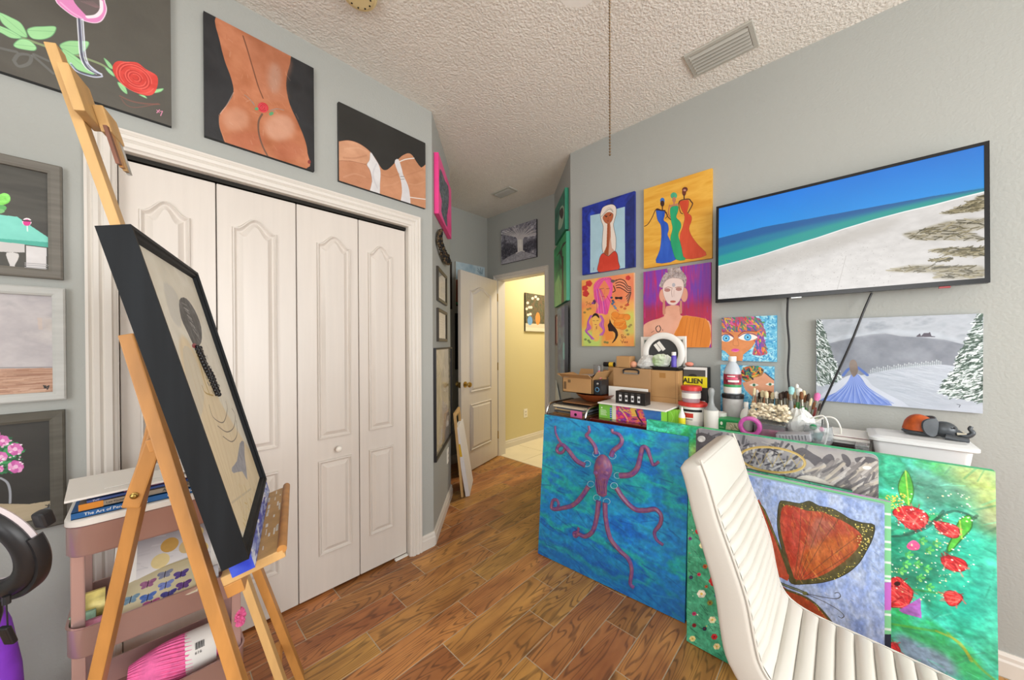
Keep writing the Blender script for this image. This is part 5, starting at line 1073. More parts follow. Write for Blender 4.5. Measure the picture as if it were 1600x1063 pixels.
ring([(.078, -.004), (.080, .005), (.085, .011), (.096, .014), (.108, .014), (.117, .007), (.119, -.002), (.104, -.008), (.085, -.008)], 'housing', M_bp)
ring([(.079, -.0085), (.118, -.0085), (.1215, -.003), (.1215, -.012), (.116, -.017), (.084, -.017)], 'diffuser', M_diff)
ring([(.118, .004), (.126, .006), (.130, .0), (.130, -.014), (.124, -.020), (.1225, -.006)], 'yoke', M_bp, -1.9, .25, 30)
MB().tube([RC+RY*-.125, RC+RY*-.16+RX*-.01, Vector((RC.x, RC.y, .60)), Vector((RC.x, RC.y, .02))], .009, 10).build('pole', M_bp, rl, smooth=True)
for k in range(3): a = k*2.09+.4; MB().tube([Vector((RC.x, RC.y, .22)), Vector((RC.x+.05*_c(a), RC.y+.05*_s(a), .08)), Vector((RC.x+.09*_c(a), RC.y+.09*_s(a), .008))], .006, 8).build('leg', M_bp, rl, smooth=True)
cdp = RC+RX*.056-RY*.098+RN*.02; MB().tube([cdp, cdp+Vector((0, 0, -.02)), cdp+Vector((.001, 0, -.06))], .0014, 6).build('cord', M_bp, rl)
MB().tube([cdp+Vector((0, 0, .005)), cdp+Vector((0, 0, -.012))], .006, 8).build('cord_grip', M_bp, rl, smooth=True)
MB().obox(cdp+Vector((.001, 0, -.078)), (RX, RN, RX.cross(RN)), (.010, .005, .022)).build('remote', M_bp, rl, bev=.004, bseg=3)
MB().tube([RC-RX*.05+RN*-.0, RC+RX*.005+RY*.01, RC+RX*.055+RY*.045], .004, 8).build('phone_arm', M_bp, rl, smooth=True)
MB().obox(RC+RX*.118+RY*.055-RN*.03, (RX, RY, RN), (.013, .018, .011)).build('tilt_knob', M_bp, rl, bev=.008, bseg=3)
M_purp = mat('purple_fabric', '#8a3fd0', .55, vary=.08, vscale=30, bump=.15)
pc = thing('purple_shape', (-.36, 1.60, 0), 'unidentified bright purple shape peeking in at the lower left edge', 'bag')
rs = []  # unidentified thing, bag form made up, kept narrow to shade the wall less
for z_, hw, hd in ((.004, .085, .055), (.03, .105, .066), (.25, .108, .068), (.45, .100, .060), (.58, .084, .048), (.66, .062, .032), (.70, .036, .016), (.712, .012, .006)):
    rs.append([Vector((-.338+hw*(abs(_c(a))**.7)*(1 if _c(a) >= 0 else -1), 1.60+hd*(abs(_s(a))**.8)*(1 if _s(a) >= 0 else -1), z_)) for a in np.linspace(0, 2*math.pi, 28, endpoint=False)])
MB().rings(rs).build('body', M_purp, pc, smooth=True, autos=70)
MB().tube(smooth_pts([(-.376, 1.60, .69), (-.386, 1.60, .76), (-.336, 1.60, .80), (-.296, 1.60, .76), (-.306, 1.60, .69)], 6), .007, 8).build('strap', M_purp, pc, smooth=True)
MB().box((-.340, 1.531, .10), (-.336, 1.534, .52)).build('zipper', M_steel, pc)
# ------------------------------------------------------------------ leaning canvases
def lean(b0, b1, zt, dx_top, name=None):
    """canvas standing on the floor: front bottom-left b0, bottom-right b1 (viewer's sense), top leaning dx_top away"""
    b0, b1 = Vector(b0), Vector(b1); ex = (b1-b0).normalized(); w_ = (b1-b0).length; away = Vector((0, 0, 1)).cross(ex).normalized()*1.0
    away = away if away.x > 0 else -away
    up = Vector((0, 0, zt))+away*dx_top; h_ = up.length; up.normalize(); return dict(tl=b0+up*h_, ex=ex, up=up, w=w_, h=h_)
# octopus
rc_oct = lean((1.668, 1.366, .004), (1.716, .525, .004), .856, .075); c = cv(rc_oct, 620, '#2474ac', (820, 640, .3386), 60)
c.mix(['#1470cc', '#28a4d8', '#1a84d0', '#26b4b0', '#1670c8', '#1f98cc'], 3, 6, 6, con=1.8); c.grain(.35, 50, 50)
c.poly([(90, 30), (400, 60), (400, 260), (80, 200)], '#2f9cc0', .35, blur=40); c.poly([(150, 250), (500, 200), (560, 420), (250, 450)], '#1f8a80', .35, blur=40); c.poly([(60, 600), (400, 700), (740, 880), (740, 990), (60, 690)], '#164a98', .4, blur=40); c.poly([(600, 100), (745, 130), (745, 300), (620, 300)], '#3a9cc8', .4, blur=30)
c.strokes(260, None, ['#2a98d0', '#0f3f94', '#34a8a0', '#1c6ac0', '#48b8c8', '#0c3480'], 60, .25, 5, .3, .25)
hang('octopus', rc_oct, c, .020, 'large blue canvas with a raised purple octopus leaning on the dresser', mat('deep_blue_edge', '#1a2a6a', .5, vary=.1), .32, .35, .2)
octo = bpy.data.objects[[o.name for o in COL.objects if o.get('label', '').startswith('large blue canvas with a raised')][0]]
M_tent = mat('purple_tentacle', '#6a4088', .35, col2='#9a6270', vscale=40, bump=.4, bscale=120)
def on(rc, p, fr, lift=0.0):
    d = px_ray(fr[0]+p[0]*fr[2], fr[1]+p[1]*fr[2]); o = Vector((0, 0, CAM_H)); n = Vector(rc['ex']).cross(Vector(rc['up'])); t = (Vector(rc['tl'])-o).dot(n)/d.dot(n); return o+d*t+n*lift
FO = (820, 640, .3386)
def tentacle(P, r0, r1, curl=None):
    Q = smooth_pts(P, 6); pts = [on(rc_oct, p, FO, .004) for p in Q]; K = len(pts); m = MB().tube(pts, [1.2*(r0+(r1-r0)*i/(K-1)) for i in range(K)], 8)
    m.build('tentacle', M_tent, octo, smooth=True)
tentacle([(280, 258), (240, 235), (205, 190), (180, 165), (160, 165), (150, 185), (160, 200), (178, 195), (185, 172), (165, 150), (145, 110), (142, 75)], .012, .005)
tentacle([(332, 205), (325, 170), (300, 135), (285, 120), (300, 100), (296, 75)], .011, .006)
tentacle([(400, 215), (410, 190), (440, 165), (450, 140), (435, 115), (408, 105), (404, 90)], .012, .006)
tentacle([(440, 305), (490, 300), (520, 270), (535, 215), (545, 175), (565, 180), (580, 220), (595, 255), (620, 240)], .013, .006)
tentacle([(425, 362), (460, 415), (510, 460), (560, 465), (605, 460), (630, 490), (625, 530), (600, 565), (610, 600), (640, 625)], .012, .006)
tentacle([(372, 430), (375, 500), (395, 590), (440, 650), (480, 690), (495, 740), (488, 800), (505, 822)], .012, .007)
tentacle([(342, 420), (335, 490), (315, 560), (280, 585), (250, 575), (235, 585), (228, 570), (245, 562), (250, 545)], .012, .006)
tentacle([(295, 355), (265, 400), (225, 440), (175, 455), (140, 460), (125, 450), (132, 420), (150, 418), (158, 440), (145, 462)], .012, .006)
hd = []; prof = [(330, 260, 22), (340, 225, 40), (355, 212, 50), (360, 240, 70), (360, 275, 86), (360, 300, 84), (358, 325, 62), (355, 350, 52), (356, 375, 46), (360, 395, 36), (365, 402, 12)]
nO = Vector(rc_oct['ex']).cross(Vector(rc_oct['up'])); rs = []
for x, y, wd in [(358, 208, 12), (358, 216, 40), (360, 235, 66), (361, 262, 84), (361, 285, 86), (360, 305, 76), (357, 325, 58), (355, 350, 50), (356, 375, 46), (359, 395, 40), (362, 403, 14)]:
    a, b = on(rc_oct, (x-wd/2, y), FO), on(rc_oct, (x+wd/2, y), FO); ring_ = []
    for i in range(12): t_ = i/11; f = math.sin(math.pi*t_)**.6; ring_.append(a.lerp(b, t_)+nO*(.024*f*min(1, wd/70)+.0005))
    ring_ += [b+nO*.0002, a+nO*.0002]; rs.append(ring_)
MB().rings(rs).build('head', mat('octopus_head', '#a0606a', .35, col2='#6a4a8a', vscale=30, bump=.5, bscale=90), octo, smooth=True)
for x, y in ((335, 290), (382, 292)): MB().lathe([(.012, 0), (.013, .006), (.009, .011), (.004, .012), (.001, .010)], on(rc_oct, (x, y), FO, .016), nO, 14).build('eye', M_tent, octo, smooth=True)
for k in range(6): x0 = 335+k*9; MB().tube([on(rc_oct, p, FO, .020-.001*abs(k-2)) for p in smooth_pts([(x0, 320), (x0+4*math.sin(k), 350), (x0+8-2*k, 385)], 4)], .0035, 6).build('ridge', M_tent, octo, smooth=True)
M_ripple = mat('pale_ripple_paint', '#9fd0dc', .4, vary=.1)
for x, y in ((288, 250), (305, 345), (333, 408), (378, 425), (412, 352), (428, 305), (405, 215), (330, 205)): MB().tube([on(rc_oct, (x+16*_c(a), y+14*_s(a)), FO, .001) for a in np.linspace(0, 6.28, 14)], .0016, 5, close=True).build('ripple', M_ripple, octo)

# big green garden
rc_g = lean((1.742, .735, .004), (1.742, -.347, .004), .907, .056); c = cv(rc_g, 900, '#2fa884', (1330, 680, .3605), 61)
c.mix(['#1a8468', '#3cbc94', '#24906c', '#4ccab4', '#2fae62', '#1f9c90'], 5, 5, 6, con=2.3)
c.poly([(420, 100), (640, 150), (640, 450), (560, 330), (480, 260), (400, 170)], '#cdbb62', .75, sm=2, tex=.12, blur=22); c.poly([(520, 300), (640, 330), (640, 470), (560, 420)], '#b88a78', .45, blur=18); c.poly([(260, 130), (420, 180), (560, 240), (430, 330), (250, 280)], '#5f8a7c', .65, sm=2, tex=.12, blur=14)
c.poly([(480, 430), (645, 460), (655, 900), (520, 860), (330, 800), (400, 640)], '#2cc0ac', .65, blur=26); c.poly([(570, 480), (645, 470), (655, 1000), (600, 1000)], '#8adcc0', .45, blur=22); c.poly([(180, 540), (360, 470), (420, 600), (300, 700), (170, 640)], '#1f6a54', .6, blur=18)
c.poly([(170, 830), (320, 850), (480, 920), (640, 1060), (300, 1063), (170, 960)], '#3a9c64', .7, blur=14); c.poly([(190, 860), (290, 900), (420, 960), (460, 1050), (250, 1000)], '#9a7ac0', .6, sm=2, tex=.1, blur=8); c.poly([(-700, 40), (-640, 50), (-560, 80), (-640, 140), (-700, 140)], '#c8c040', .7, blur=14); c.poly([(-900, 20), (-760, 40), (-760, 130), (-900, 130)], '#5a9a8c', .8, blur=12)
c.strokes(420, None, ['#1c7a5c', '#5cd4a8', '#2c8c6c', '#7ae0c4', '#3a6a54'], 36, -.5, 4, .3, .5)
for P, col in (([(180, 440), (260, 430), (330, 390), (440, 330), (540, 360)], '#1f3a30'), ([(230, 430), (330, 400), (400, 330)], '#1f3a30'), ([(410, 530), (430, 470), (500, 390), (545, 350)], '#25402c'), ([(270, 670), (340, 680), (410, 690)], '#3a7a30'), ([(180, 820), (270, 835), (360, 850)], '#6aa830'), ([(420, 860), (480, 920), (560, 1010), (620, 1060)], '#8a9a2c'), ([(370, 850), (470, 900), (520, 980)], '#c8a830')): c.line(P, col, 6, .5, sm=5)
for P in ([(205, 215), (235, 155), (260, 190), (270, 250), (250, 305), (215, 270)], [(435, 450), (470, 370), (515, 350), (522, 400), (480, 450), (430, 505), (418, 490)]): c.poly(P, '#4fae3c', sm=4, tex=.12, ts=(20, 20), edge='#2a6a2c', ew=2); c.line([P[1], P[4]], '#c8dc5a', 3, .7)
def poppy(c, P, n=26):
    c.poly(P, '#cf2f34', sm=4, tex=.12, ts=(30, 30), edge='#8a1c24', ew=2); c.strokes(n, P, ['#e8605a', '#8f1c26', '#f08a7c', '#b82430'], 26, .5, 3, .6, .8)
poppy(c, [(180, 335), (215, 310), (270, 312), (325, 340), (332, 375), (300, 405), (255, 408), (215, 375)], 40); poppy(c, [(360, 382), (410, 380), (462, 400), (465, 440), (430, 445), (385, 420)]); poppy(c, [(390, 535), (430, 525), (490, 545), (500, 580), (460, 592), (410, 575)]); poppy(c, [(160, 640), (200, 615), (235, 640), (268, 685), (240, 745), (200, 748), (160, 735)], 40); poppy(c, [(402, 695), (430, 675), (482, 700), (460, 735), (425, 738)], 16); poppy(c, [(150, 900), (195, 905), (212, 940), (170, 945)], 10)
c.ell((200, 645), 14, 10, '#3a0c10'); c.poly([(240, 480), (268, 455), (297, 475), (290, 498), (255, 498)], '#e05a90', sm=3, tex=.1); c.poly([(205, 760), (300, 705), (305, 795), (230, 775)], '#a84ab0', .85, tex=.1)
for x, y in ((310, 460), (340, 500), (290, 560), (330, 580), (240, 560), (370, 470), (300, 620), (250, 520), (340, 660), (220, 590)):
    for k in range(4): c.ell((x+12*_c(k*1.6), y+10*_s(k*1.6)), 10, 6, ['#5cc060', '#8ad070', '#3f9c54'][k % 3], .9, ang=k*.8)
c.dots(190, [(180, 230), (520, 250), (540, 640), (300, 760), (170, 640)], ['#f0f4ec', '#dff0e0', '#f4e8b0'], .8, 2.2, .9); c.dots(70, [(150, 260), (240, 250), (210, 330), (150, 330)], ['#d8b840', '#e8d060'], 1, 2.4)
M_green_e = mat('teal_green_edge', '#3fbf98', .45, col2='#3cc86c', vscale=5)
c.grain(.45, 80, 80, 3, 9); c.a = np.clip(c.a*1.12, 0, 1); hang('green_garden', rc_g, c, .036, 'big green abstract garden canvas with red poppies leaning on the dresser', M_green_e, .35, .5, .15)
# grey abstract panel with a gold oval
rc_a = lean((1.672, .475, .004), (1.672, -.0945, .004), .922, .040); c = cv(rc_a, 620, '#8a8a8c', (1060, 640, .225), 62)
c.mix(['#7c7c80', '#9a9a9a', '#84848a', '#b4b2ae'], 4, 5, 4, con=1.7); c.poly([(500, 180), (800, 240), (1400, 330), (1400, 700), (1000, 640), (800, 300)], '#b4b0ac', .75, sm=0, blur=14)
c.strokes(300, [(100, 150), (900, 270), (900, 520), (100, 520)], ['#4c4c52', '#c4c4c2', '#6a6a70', '#a8a8a6', '#2f2f36'], 34, -.9, 8, .8, .7)
for P in ([(800, 300), (860, 265), (940, 310), (1000, 350), (960, 400), (900, 350)], [(1010, 330), (1060, 310), (1085, 360), (1040, 420), (980, 390)], [(1130, 315), (1170, 320), (1200, 370), (1170, 400)], [(1225, 340), (1330, 330), (1400, 370), (1390, 440), (1300, 420), (1260, 390)], [(1080, 430), (1120, 380), (1150, 430), (1100, 500)], [(1200, 400), (1280, 430), (1250, 520), (1180, 590)], [(120, 170), (250, 200), (200, 330), (120, 360)]): c.poly(P, '#4f4d52', .9, sm=3, tex=.06)
c.strokes(120, [(900, 380), (1390, 400), (1400, 640), (1150, 600)], ['#8a8684', '#d0ccc6', '#5f5d60', '#c8bfae'], 70, -.95, 9, .75, .2)
c.poly([(800, 500), (860, 460), (960, 470), (1080, 530), (1180, 600), (900, 540)], '#d6d2c8', sm=3, tex=.08, ts=(20, 20)); c.ell((1310, 405), 32, 13, '#eceae6', ang=.05); c.ell((160, 205), 28, 22, '#c8c8c6', tex=.2, ts=(30, 30))
E = [(655+225*_c(t)*_c(.12)-85*_s(t)*_s(.12), 350+225*_c(t)*_s(.12)+85*_s(t)*_c(.12)) for t in np.linspace(0, 6.2832, 44)]
for k in range(9): x = 480+k*42; c.line([(x, 300+k*2), (x+50, 395)] if k % 2 else [(x+60, 290+k*3), (x, 400)], '#b8a468', 2.5, .8)
c.line(E, '#c2a55c', 9); c.line([(p[0], p[1]+6) for p in E], '#dcc88c', 3, .8)
hang('grey_abstract', rc_a, c, .012, 'grey marbled panel with a gold oval behind the butterfly canvas', mat('silver_edge', '#b6b6b4', .4, vary=.05), .3, .3, rnd=.018)
# meadow
rc_m = lean((1.620, .488, .004), (1.620, -.030, .004), .800, .032); c = cv(rc_m, 620, '#3fa47c', (1060, 660, .379), 63)
c.mix(['#2f8c68', '#52b48c', '#3f9c76', '#60c098'], 4, 8, 4, con=1.8)
c.strokes(700, None, ['#1f5c48', '#7ad0a8', '#2c7c5c', '#4cb488', '#16423a'], 26, .35, 3.5, .6, .35)
for x, y, r_, col in ((82, 450, 13, '#c8303a'), (97, 482, 11, '#b82838'), (100, 508, 14, '#e8e4b0'), (150, 655, 24, '#d02c34'), (95, 708, 18, '#ece6d0'), (85, 628, 8, '#c83a5a'), (165, 715, 16, '#2a4a80'), (65, 790, 9, '#c03a70'), (140, 815, 15, '#f0e4b8'), (65, 838, 9, '#8a1c2c'), (108, 852, 9, '#20304c'), (58, 893, 13, '#e8d890'), (148, 885, 13, '#c02c34'), (210, 910, 17, '#f0eccc'), (158, 925, 14, '#ead9a0'), (225, 965, 14, '#e8cf80'), (243, 935, 11, '#c82c3c'), (150, 580, 13, '#2a5a8c'), (115, 678, 7, '#a86a40'), (52, 640, 9, '#2a4468'), (75, 320, 12, '#e4e4cc'), (52, 215, 14, '#c02c3c'), (48, 480, 8, '#7a4a8a'), (110, 595, 10, '#a85a30'), (130, 745, 12, '#8a8a40')):
    for k in range(6): c.ell((x+r_*.55*_c(k*1.05), y+r_*.55*_s(k*1.05)), r_*.5, r_*.42, col, tex=.08)
    c.ell((x, y), r_*.3, r_*.3, '#d8b850' if col[1] in 'ef' else '#7a1420')
c.dots(40, None, ['#e8e8d8', '#c83a4a', '#2a5a90', '#e0c060'], 1.5, 3.5)
c.poly([(185, 800), (195, 745), (215, 710), (250, 690), (300, 690), (300, 920), (240, 905), (205, 875)], '#4a4a28', sm=3, tex=.1); c.poly([(205, 800), (215, 745), (250, 715), (300, 715), (300, 890), (250, 885), (218, 850)], '#b8402a', sm=3, tex=.1)
c.dots(26, [(188, 800), (198, 740), (225, 700), (225, 715), (205, 760), (200, 850)], ['#d8c050'], 1.5, 2.5)
c.grain(.4, 70, 70, 3, 9); hang('meadow', rc_m, c, .018, 'green wildflower meadow canvas standing behind the white chair', mat('dark_green_edge', '#24483a', .5, vary=.1), .4, .5)
# striped canvas behind the butterfly
rc_s = lean((1.585, .300, .004), (1.585, -.1165, .004), .800, .030); c = cv(rc_s, 300, '#8ad49c', (1060, 660, .379), 64)
c.mix(['#7cc98c', '#94dca4'], 3, 3, 3); c.poly([(840, 660), (890, 660), (890, 775), (840, 775)], '#c86ac4'); c.poly([(840, 875), (890, 875), (890, 1000), (840, 1000)], '#1c2438')
for y in (375, 430, 490, 520, 575, 632, 650, 790, 850): c.line([(830, y), (895, y+8)], '#e8efe4', 5)
hang('striped', rc_s, c, .018, 'green and magenta striped canvas edge showing right of the butterfly canvas', mat('striped_edge', '#8fd8a0', .5, col2='#c98ad0', vscale=6))
# butterfly
rc_b = lean((1.552, .262, .004), (1.552, -.1005, .004), .797, .030); c = cv(rc_b, 620, '#90a8d8', (1060, 660, .379), 65)
c.mix(['#7c98d4', '#a8bce0', '#8ca4d8', '#b8c8e4'], 6, 8, 5, con=1.8); c.strokes(260, None, ['#6f8ccc', '#c4d2ea', '#98aedc', '#dbe3f0'], 26, .5, 4, .45, .5)
OL = '#4c4a2a'
wing = [(415, 335), (440, 325), (500, 335), (540, 325), (580, 345), (630, 355), (670, 375), (710, 400), (760, 415), (808, 425), (800, 480), (775, 530), (745, 580), (700, 620), (650, 645), (590, 662), (520, 668), (465, 665), (450, 620), (425, 520), (408, 430)]
c.poly(wing, OL, sm=3, tex=.08, ts=(30, 30)); c.line(smooth_pts(wing, 3, True)+[wing[0]], '#22221a', 3)
inn = [(430, 350), (470, 345), (530, 365), (590, 370), (650, 395), (700, 420), (755, 465), (745, 510), (700, 560), (640, 605), (570, 640), (490, 650), (470, 620), (440, 520), (420, 430)]
c.poly(inn, '#a8442a', sm=3, tex=.2, ts=(20, 24)); c.poly([(500, 560), (600, 480), (740, 470), (720, 540), (640, 600), (560, 625)], '#b8702c', .6, sm=3, blur=14); c.poly([(430, 360), (520, 370), (500, 500), (470, 600), (440, 500)], '#b83a34', .5, sm=3, blur=12); c.poly([(560, 400), (650, 420), (600, 480), (540, 520)], '#9a8078', .4, sm=3, blur=12)
for P in ([(505, 360), (500, 480), (480, 640)], [(550, 370), (530, 470), (490, 640)], [(600, 375), (560, 480), (500, 640)], [(660, 400), (590, 500), (505, 645)], [(740, 470), (620, 560), (510, 650)], [(725, 530), (620, 600), (520, 655)]): c.line(P, '#5a3a28', 4, .55, sm=4)
c.strokes(170, inn, ['#d8783c', '#7a2a1c', '#c8964a', '#9a3430', '#b85a34'], 46, 1.15, 4, .4, .3)
c.dots(46, [(730, 420), (805, 428), (795, 490), (750, 570), (735, 470)], ['#d8c860', '#e8dc8c'], 2, 4); c.dots(36, [(420, 330), (600, 345), (720, 405), (700, 415), (560, 365), (425, 345)], ['#c8b850'], 1.5, 3); c.dots(26, [(520, 655), (640, 635), (730, 570), (745, 580), (650, 650)], ['#d0c058'], 1.5, 3)
c.poly([(320, 330), (345, 345), (375, 400), (400, 470), (430, 560), (455, 620), (450, 655), (420, 640), (360, 640), (300, 600)], '#a8442c', sm=2, tex=.1); c.line([(325, 330), (352, 360), (380, 430), (410, 500), (440, 580), (455, 625)], OL, 12, sm=4); c.line([(330, 335), (356, 370), (384, 440), (412, 505)], '#c8b850', 2, .8, sm=4)
c.poly([(400, 670), (450, 690), (520, 720), (580, 770), (640, 840), (680, 900), (520, 900), (430, 800)], '#a84a2c', sm=2, tex=.1); c.line([(440, 690), (530, 725), (590, 775), (650, 850), (690, 900)], OL, 12, sm=4); c.dots(26, [(480, 700), (560, 745), (650, 850), (640, 860), (560, 760)], ['#d0c058'], 1.5, 2.5)
c.line([(410, 660), (460, 680), (500, 695), (530, 708)], '#3f4a3c', 16, sm=3); c.line([(415, 662), (470, 684), (525, 705)], '#8a9a8c', 4, sm=3); c.ell((522, 706), 10, 8, '#6a7040')
c.line([(530, 708), (600, 722), (650, 728), (668, 718), (660, 703), (645, 705)], '#2c2c2c', 3, sm=5); c.line([(530, 710), (600, 740), (660, 775), (682, 798), (672, 808), (660, 800)], '#2c2c2c', 3, sm=5)
c.grain(.38, 60, 70, 3, 9); hang('butterfly', rc_b, c, .020, 'pale blue canvas of a large orange butterfly behind the chair seat', mat('pale_blue_edge', '#a9c0e0', .5, vary=.08), .4, .4)

# ------------------------------------------------------------------ white ribbed chair
M_leath = mat('white_leatherette', '#c9c5bc', .42, vary=.02, bump=.08, bscale=160); M_chrome = mat('chrome', '#d8d8d8', .12, 1.0, vary=.02)
chair = thing('dining_chair', (1.13, -.02, 0), 'white ribbed leatherette dining chair standing before the leaning canvases', 'chair')
CXa, CXb = .962, 1.336
front = smooth_pts([(.259, 1.012), (.240, .96), (.215, .87), (.182, .775), (.159, .70), (.145, .62), (.132, .566), (.104, .534), (.05, .518), (-.04, .512), (-.12, .506), (-.22, .495), (-.30, .484), (-.325, .455)], 8)
F = [Vector((0, y, z)) for y, z in front]; S = [0.0]
for i in range(1, len(F)): S.append(S[-1]+(F[i]-F[i-1]).length)
def fpt(s_):
    for i in range(1, len(S)):
        if S[i] >= s_ or i == len(S)-1:
            t_ = (s_-S[i-1])/max(1e-6, S[i]-S[i-1]); p = F[i-1].lerp(F[i], t_); d_ = (F[i]-F[i-1]).normalized(); n_ = Vector((0, -d_.z, d_.y)); n_ = n_ if (n_.y < 0 or n_.z > 0) else -n_
            return p, n_
TOT = S[-1]
BR = [.115]                                   # rib seams along the profile
sj = .47
while BR[-1]+.029 < sj: BR.append(BR[-1]+.029)
while BR[-1]+.036 < TOT-.02: BR.append(BR[-1]+.036)
def skin(s0, s1, amp, name, part):
    """one padded rib across the chair between two seams"""
    rs = []; n = 8
    for i in range(n+1):
        t_ = i/n; p, n_ = fpt(s0+(s1-s0)*t_); b_ = amp*(4*t_*(1-t_))**.5; row = []
        for j in range(7):
            x = CXa+.012+(CXb-CXa-.024)*j/6; e = 1.0 if 0 < j < 6 else .3; row.append(Vector((x, 0, 0))+p+n_*(b_*e))
        rs.append(row)
    vs = [p for r_ in rs for p in r_]; fs = [(i*7+j, i*7+j+1, (i+1)*7+j+1, (i+1)*7+j) for i in range(n) for j in range(6)]
    return MB().add(vs, fs).build(name, M_leath, part, smooth=True, autos=60)
def slab_profile(s0, s1, thick, name, n=40, ends=(1, 1), dx=0.0):
    """the padded body under the ribs: profile thickened backwards"""
    rs = []; r_ = .012
    for i in range(n+1):
        t_ = i/n; p, n_ = fpt(s0+(s1-s0)*t_); th = thick(t_); ring_ = []
        sh = dx+(.012 if ((i == 0 and ends[0]) or (i == n and ends[1])) else 0.0)
        for cx, cy, a0 in ((CXb-r_-sh, -r_-sh, 0), (CXa+r_+sh, -r_-sh, math.pi/2), (CXa+r_+sh, -th+r_+sh, math.pi), (CXb-r_-sh, -th+r_+sh, 1.5*math.pi)):
            for k in range(4): a = a0+k*math.pi/6; ring_.append(Vector((cx+r_*_c(a), 0, 0))+p+n_*(cy+r_*_s(a)-.001))
        rs.append(ring_)
    d0 = (rs[1][0]-rs[0][0]).normalized()*.010
    rs[0] = [v-d0*.0 for v in rs[0]]
    return MB().rings(rs).build(name, M_leath, chair, smooth=True, autos=50)
back = slab_profile(0, sj, lambda t: .056+.018*t, 'backrest', ends=(1, 0)); seat = slab_profile(sj, TOT, lambda t: .074 if t < .8 else .074-.055*((t-.8)/.2), 'seat', ends=(0, 1), dx=.0004)
skin(.012, .115, .006, 'head_pad', back)
for a, b in zip(BR[:-1], BR[1:]): skin(a+.0004, b-.0004, .0115, 'rib', back if b < sj+.01 else seat)
for x in (CXa+.006, CXb-.006):
    P = []
    for i in range(60): p, n_ = fpt(TOT*i/59); P.append(p+Vector((x, 0, 0))+n_*.001)
    MB().tube(P, .0028, 6).build('piping', M_leath, chair, smooth=True)
p0, n0_ = fpt(.004); 
for x in (CXa+.035, CXb-.035):
    MB().tube([(x, .17, .45), (x, .21, .25), (x, .235, .006)], .011, 10).build('leg', M_chrome, chair, smooth=True)
    MB().tube([(x, -.27, .43), (x, -.285, .20), (x, -.29, .006)], .011, 10).build('leg', M_chrome, chair, smooth=True)
for y in (-.27, .15): MB().tube([(CXa+.035, y, .425), (CXb-.035, y, .425)], .010, 8).build('seat_rail', M_chrome, chair, smooth=True)

# ------------------------------------------------------------------ television
def zy(px, py, x):
    d = px_ray(px, py); t = x/d.x; return d.y*t, CAM_H+d.z*t
tvr = dict(tl=Vector((2.235, .515, 2.087)), ex=Vector((0, -1, 0)), up=Vector((.035, 0, 1)).normalized(), w=.929, h=.549)
tv = thing('television', (2.25, .05, 1.537), 'wall mounted flat television showing a white beach and blue sea', 'television')
nT = tvr['ex'].cross(tvr['up']); tl_ = tvr['tl']
M_bez = mat('glossy_black_bezel', '#101114', .25, vary=.1)
def tvbox(x0, x1, y0, y1, d0, d1, name, m_, bev=.0): return MB().obox(tl_+tvr['ex']*((x0+x1)/2)-tvr['up']*((y0+y1)/2)+nT*((d0+d1)/2), (tvr['ex'], tvr['up'], nT), ((x1-x0)/2, (y1-y0)/2, abs(d1-d0)/2)).build(name, m_, tv, bev=bev)
bz = .013
tvbox(0, .929, 0, .549, -.032, -.004, 'back_shell', M_bez, .003)
for a in ((0, .929, 0, bz), (0, .929, .549-.019, .549), (0, bz, bz, .53), (.929-bz, .929, bz, .53)): tvbox(a[0], a[1], a[2], a[3], -.004, 0, 'bezel', M_bez)
rs_ = dict(tl=tl_+tvr['ex']*bz-tvr['up']*bz-nT*.003, ex=tvr['ex'], up=tvr['up'], w=.929-2*bz, h=.549-bz-.019); c = cv(rs_, 900, '#1f8ad8', (1100, 200, .3125), 70)
ys = np.linspace(0, 1, c.H)[:, None, None]
c.vgrad([(0, '#0e78d8'), (.30, '#1b8ee0'), (.42, '#48a8e2'), (.5, '#5ab0e0')]); c.grain(.08, 4, 2)
c.poly([(60, 555), (300, 495), (600, 440), (900, 385), (1150, 340), (1420, 298), (1420, 900), (60, 900)], '#0c5a98'); c.poly([(60, 600), (300, 535), (600, 470), (900, 405), (1150, 350), (1420, 302), (1420, 900), (60, 900)], '#157f9c', .9, blur=8); c.poly([(60, 645), (350, 560), (620, 485), (900, 415), (1160, 356), (1420, 308), (1420, 900), (60, 900)], '#22a090', .8, blur=6)
sand = [(60, 695), (180, 665), (300, 632), (430, 590), (560, 552), (700, 505), (850, 460), (1000, 420), (1150, 385), (1300, 345), (1420, 315), (1420, 900), (60, 900)]
c.poly(sand, '#d6d2ce', tex=.05, ts=(30, 30)); c.line(sand[:11], '#f4f4f2', 5)
c.poly([(60, 705), (400, 615), (800, 490), (1000, 440), (900, 520), (500, 660), (60, 800)], '#bcb6ae', .6, blur=14)
c.dots(500, [(70, 720), (700, 560), (1000, 560), (900, 880), (70, 880)], ['#a8a29a', '#e8e6e2', '#8f8a84'], .7, 1.6, .6)
for P in ([(1180, 430), (1290, 390), (1410, 330), (1410, 405), (1290, 425)], [(990, 530), (1080, 510), (1200, 470), (1410, 450), (1410, 500), (1330, 520), (1410, 560), (1200, 560), (1060, 560)], [(1130, 610), (1240, 600), (1400, 600), (1400, 640), (1250, 640)], [(910, 715), (1010, 690), (1100, 685), (1250, 690), (1390, 690), (1395, 750), (1150, 755), (1160, 725), (1000, 722)], [(1140, 660), (1220, 655), (1210, 665)]):
    c.poly(P, '#8a7f62', .55, sm=2, tex=.2, ts=(60, 40), blur=3); c.strokes(110, P, ['#5c5438', '#776c4a', '#a89c7a', '#3f3a26'], 26, .0, 3, .85, .35)
c.line([(710, 640), (690, 720), (665, 810)], '#b0aaa4', 2, .7, sm=4)
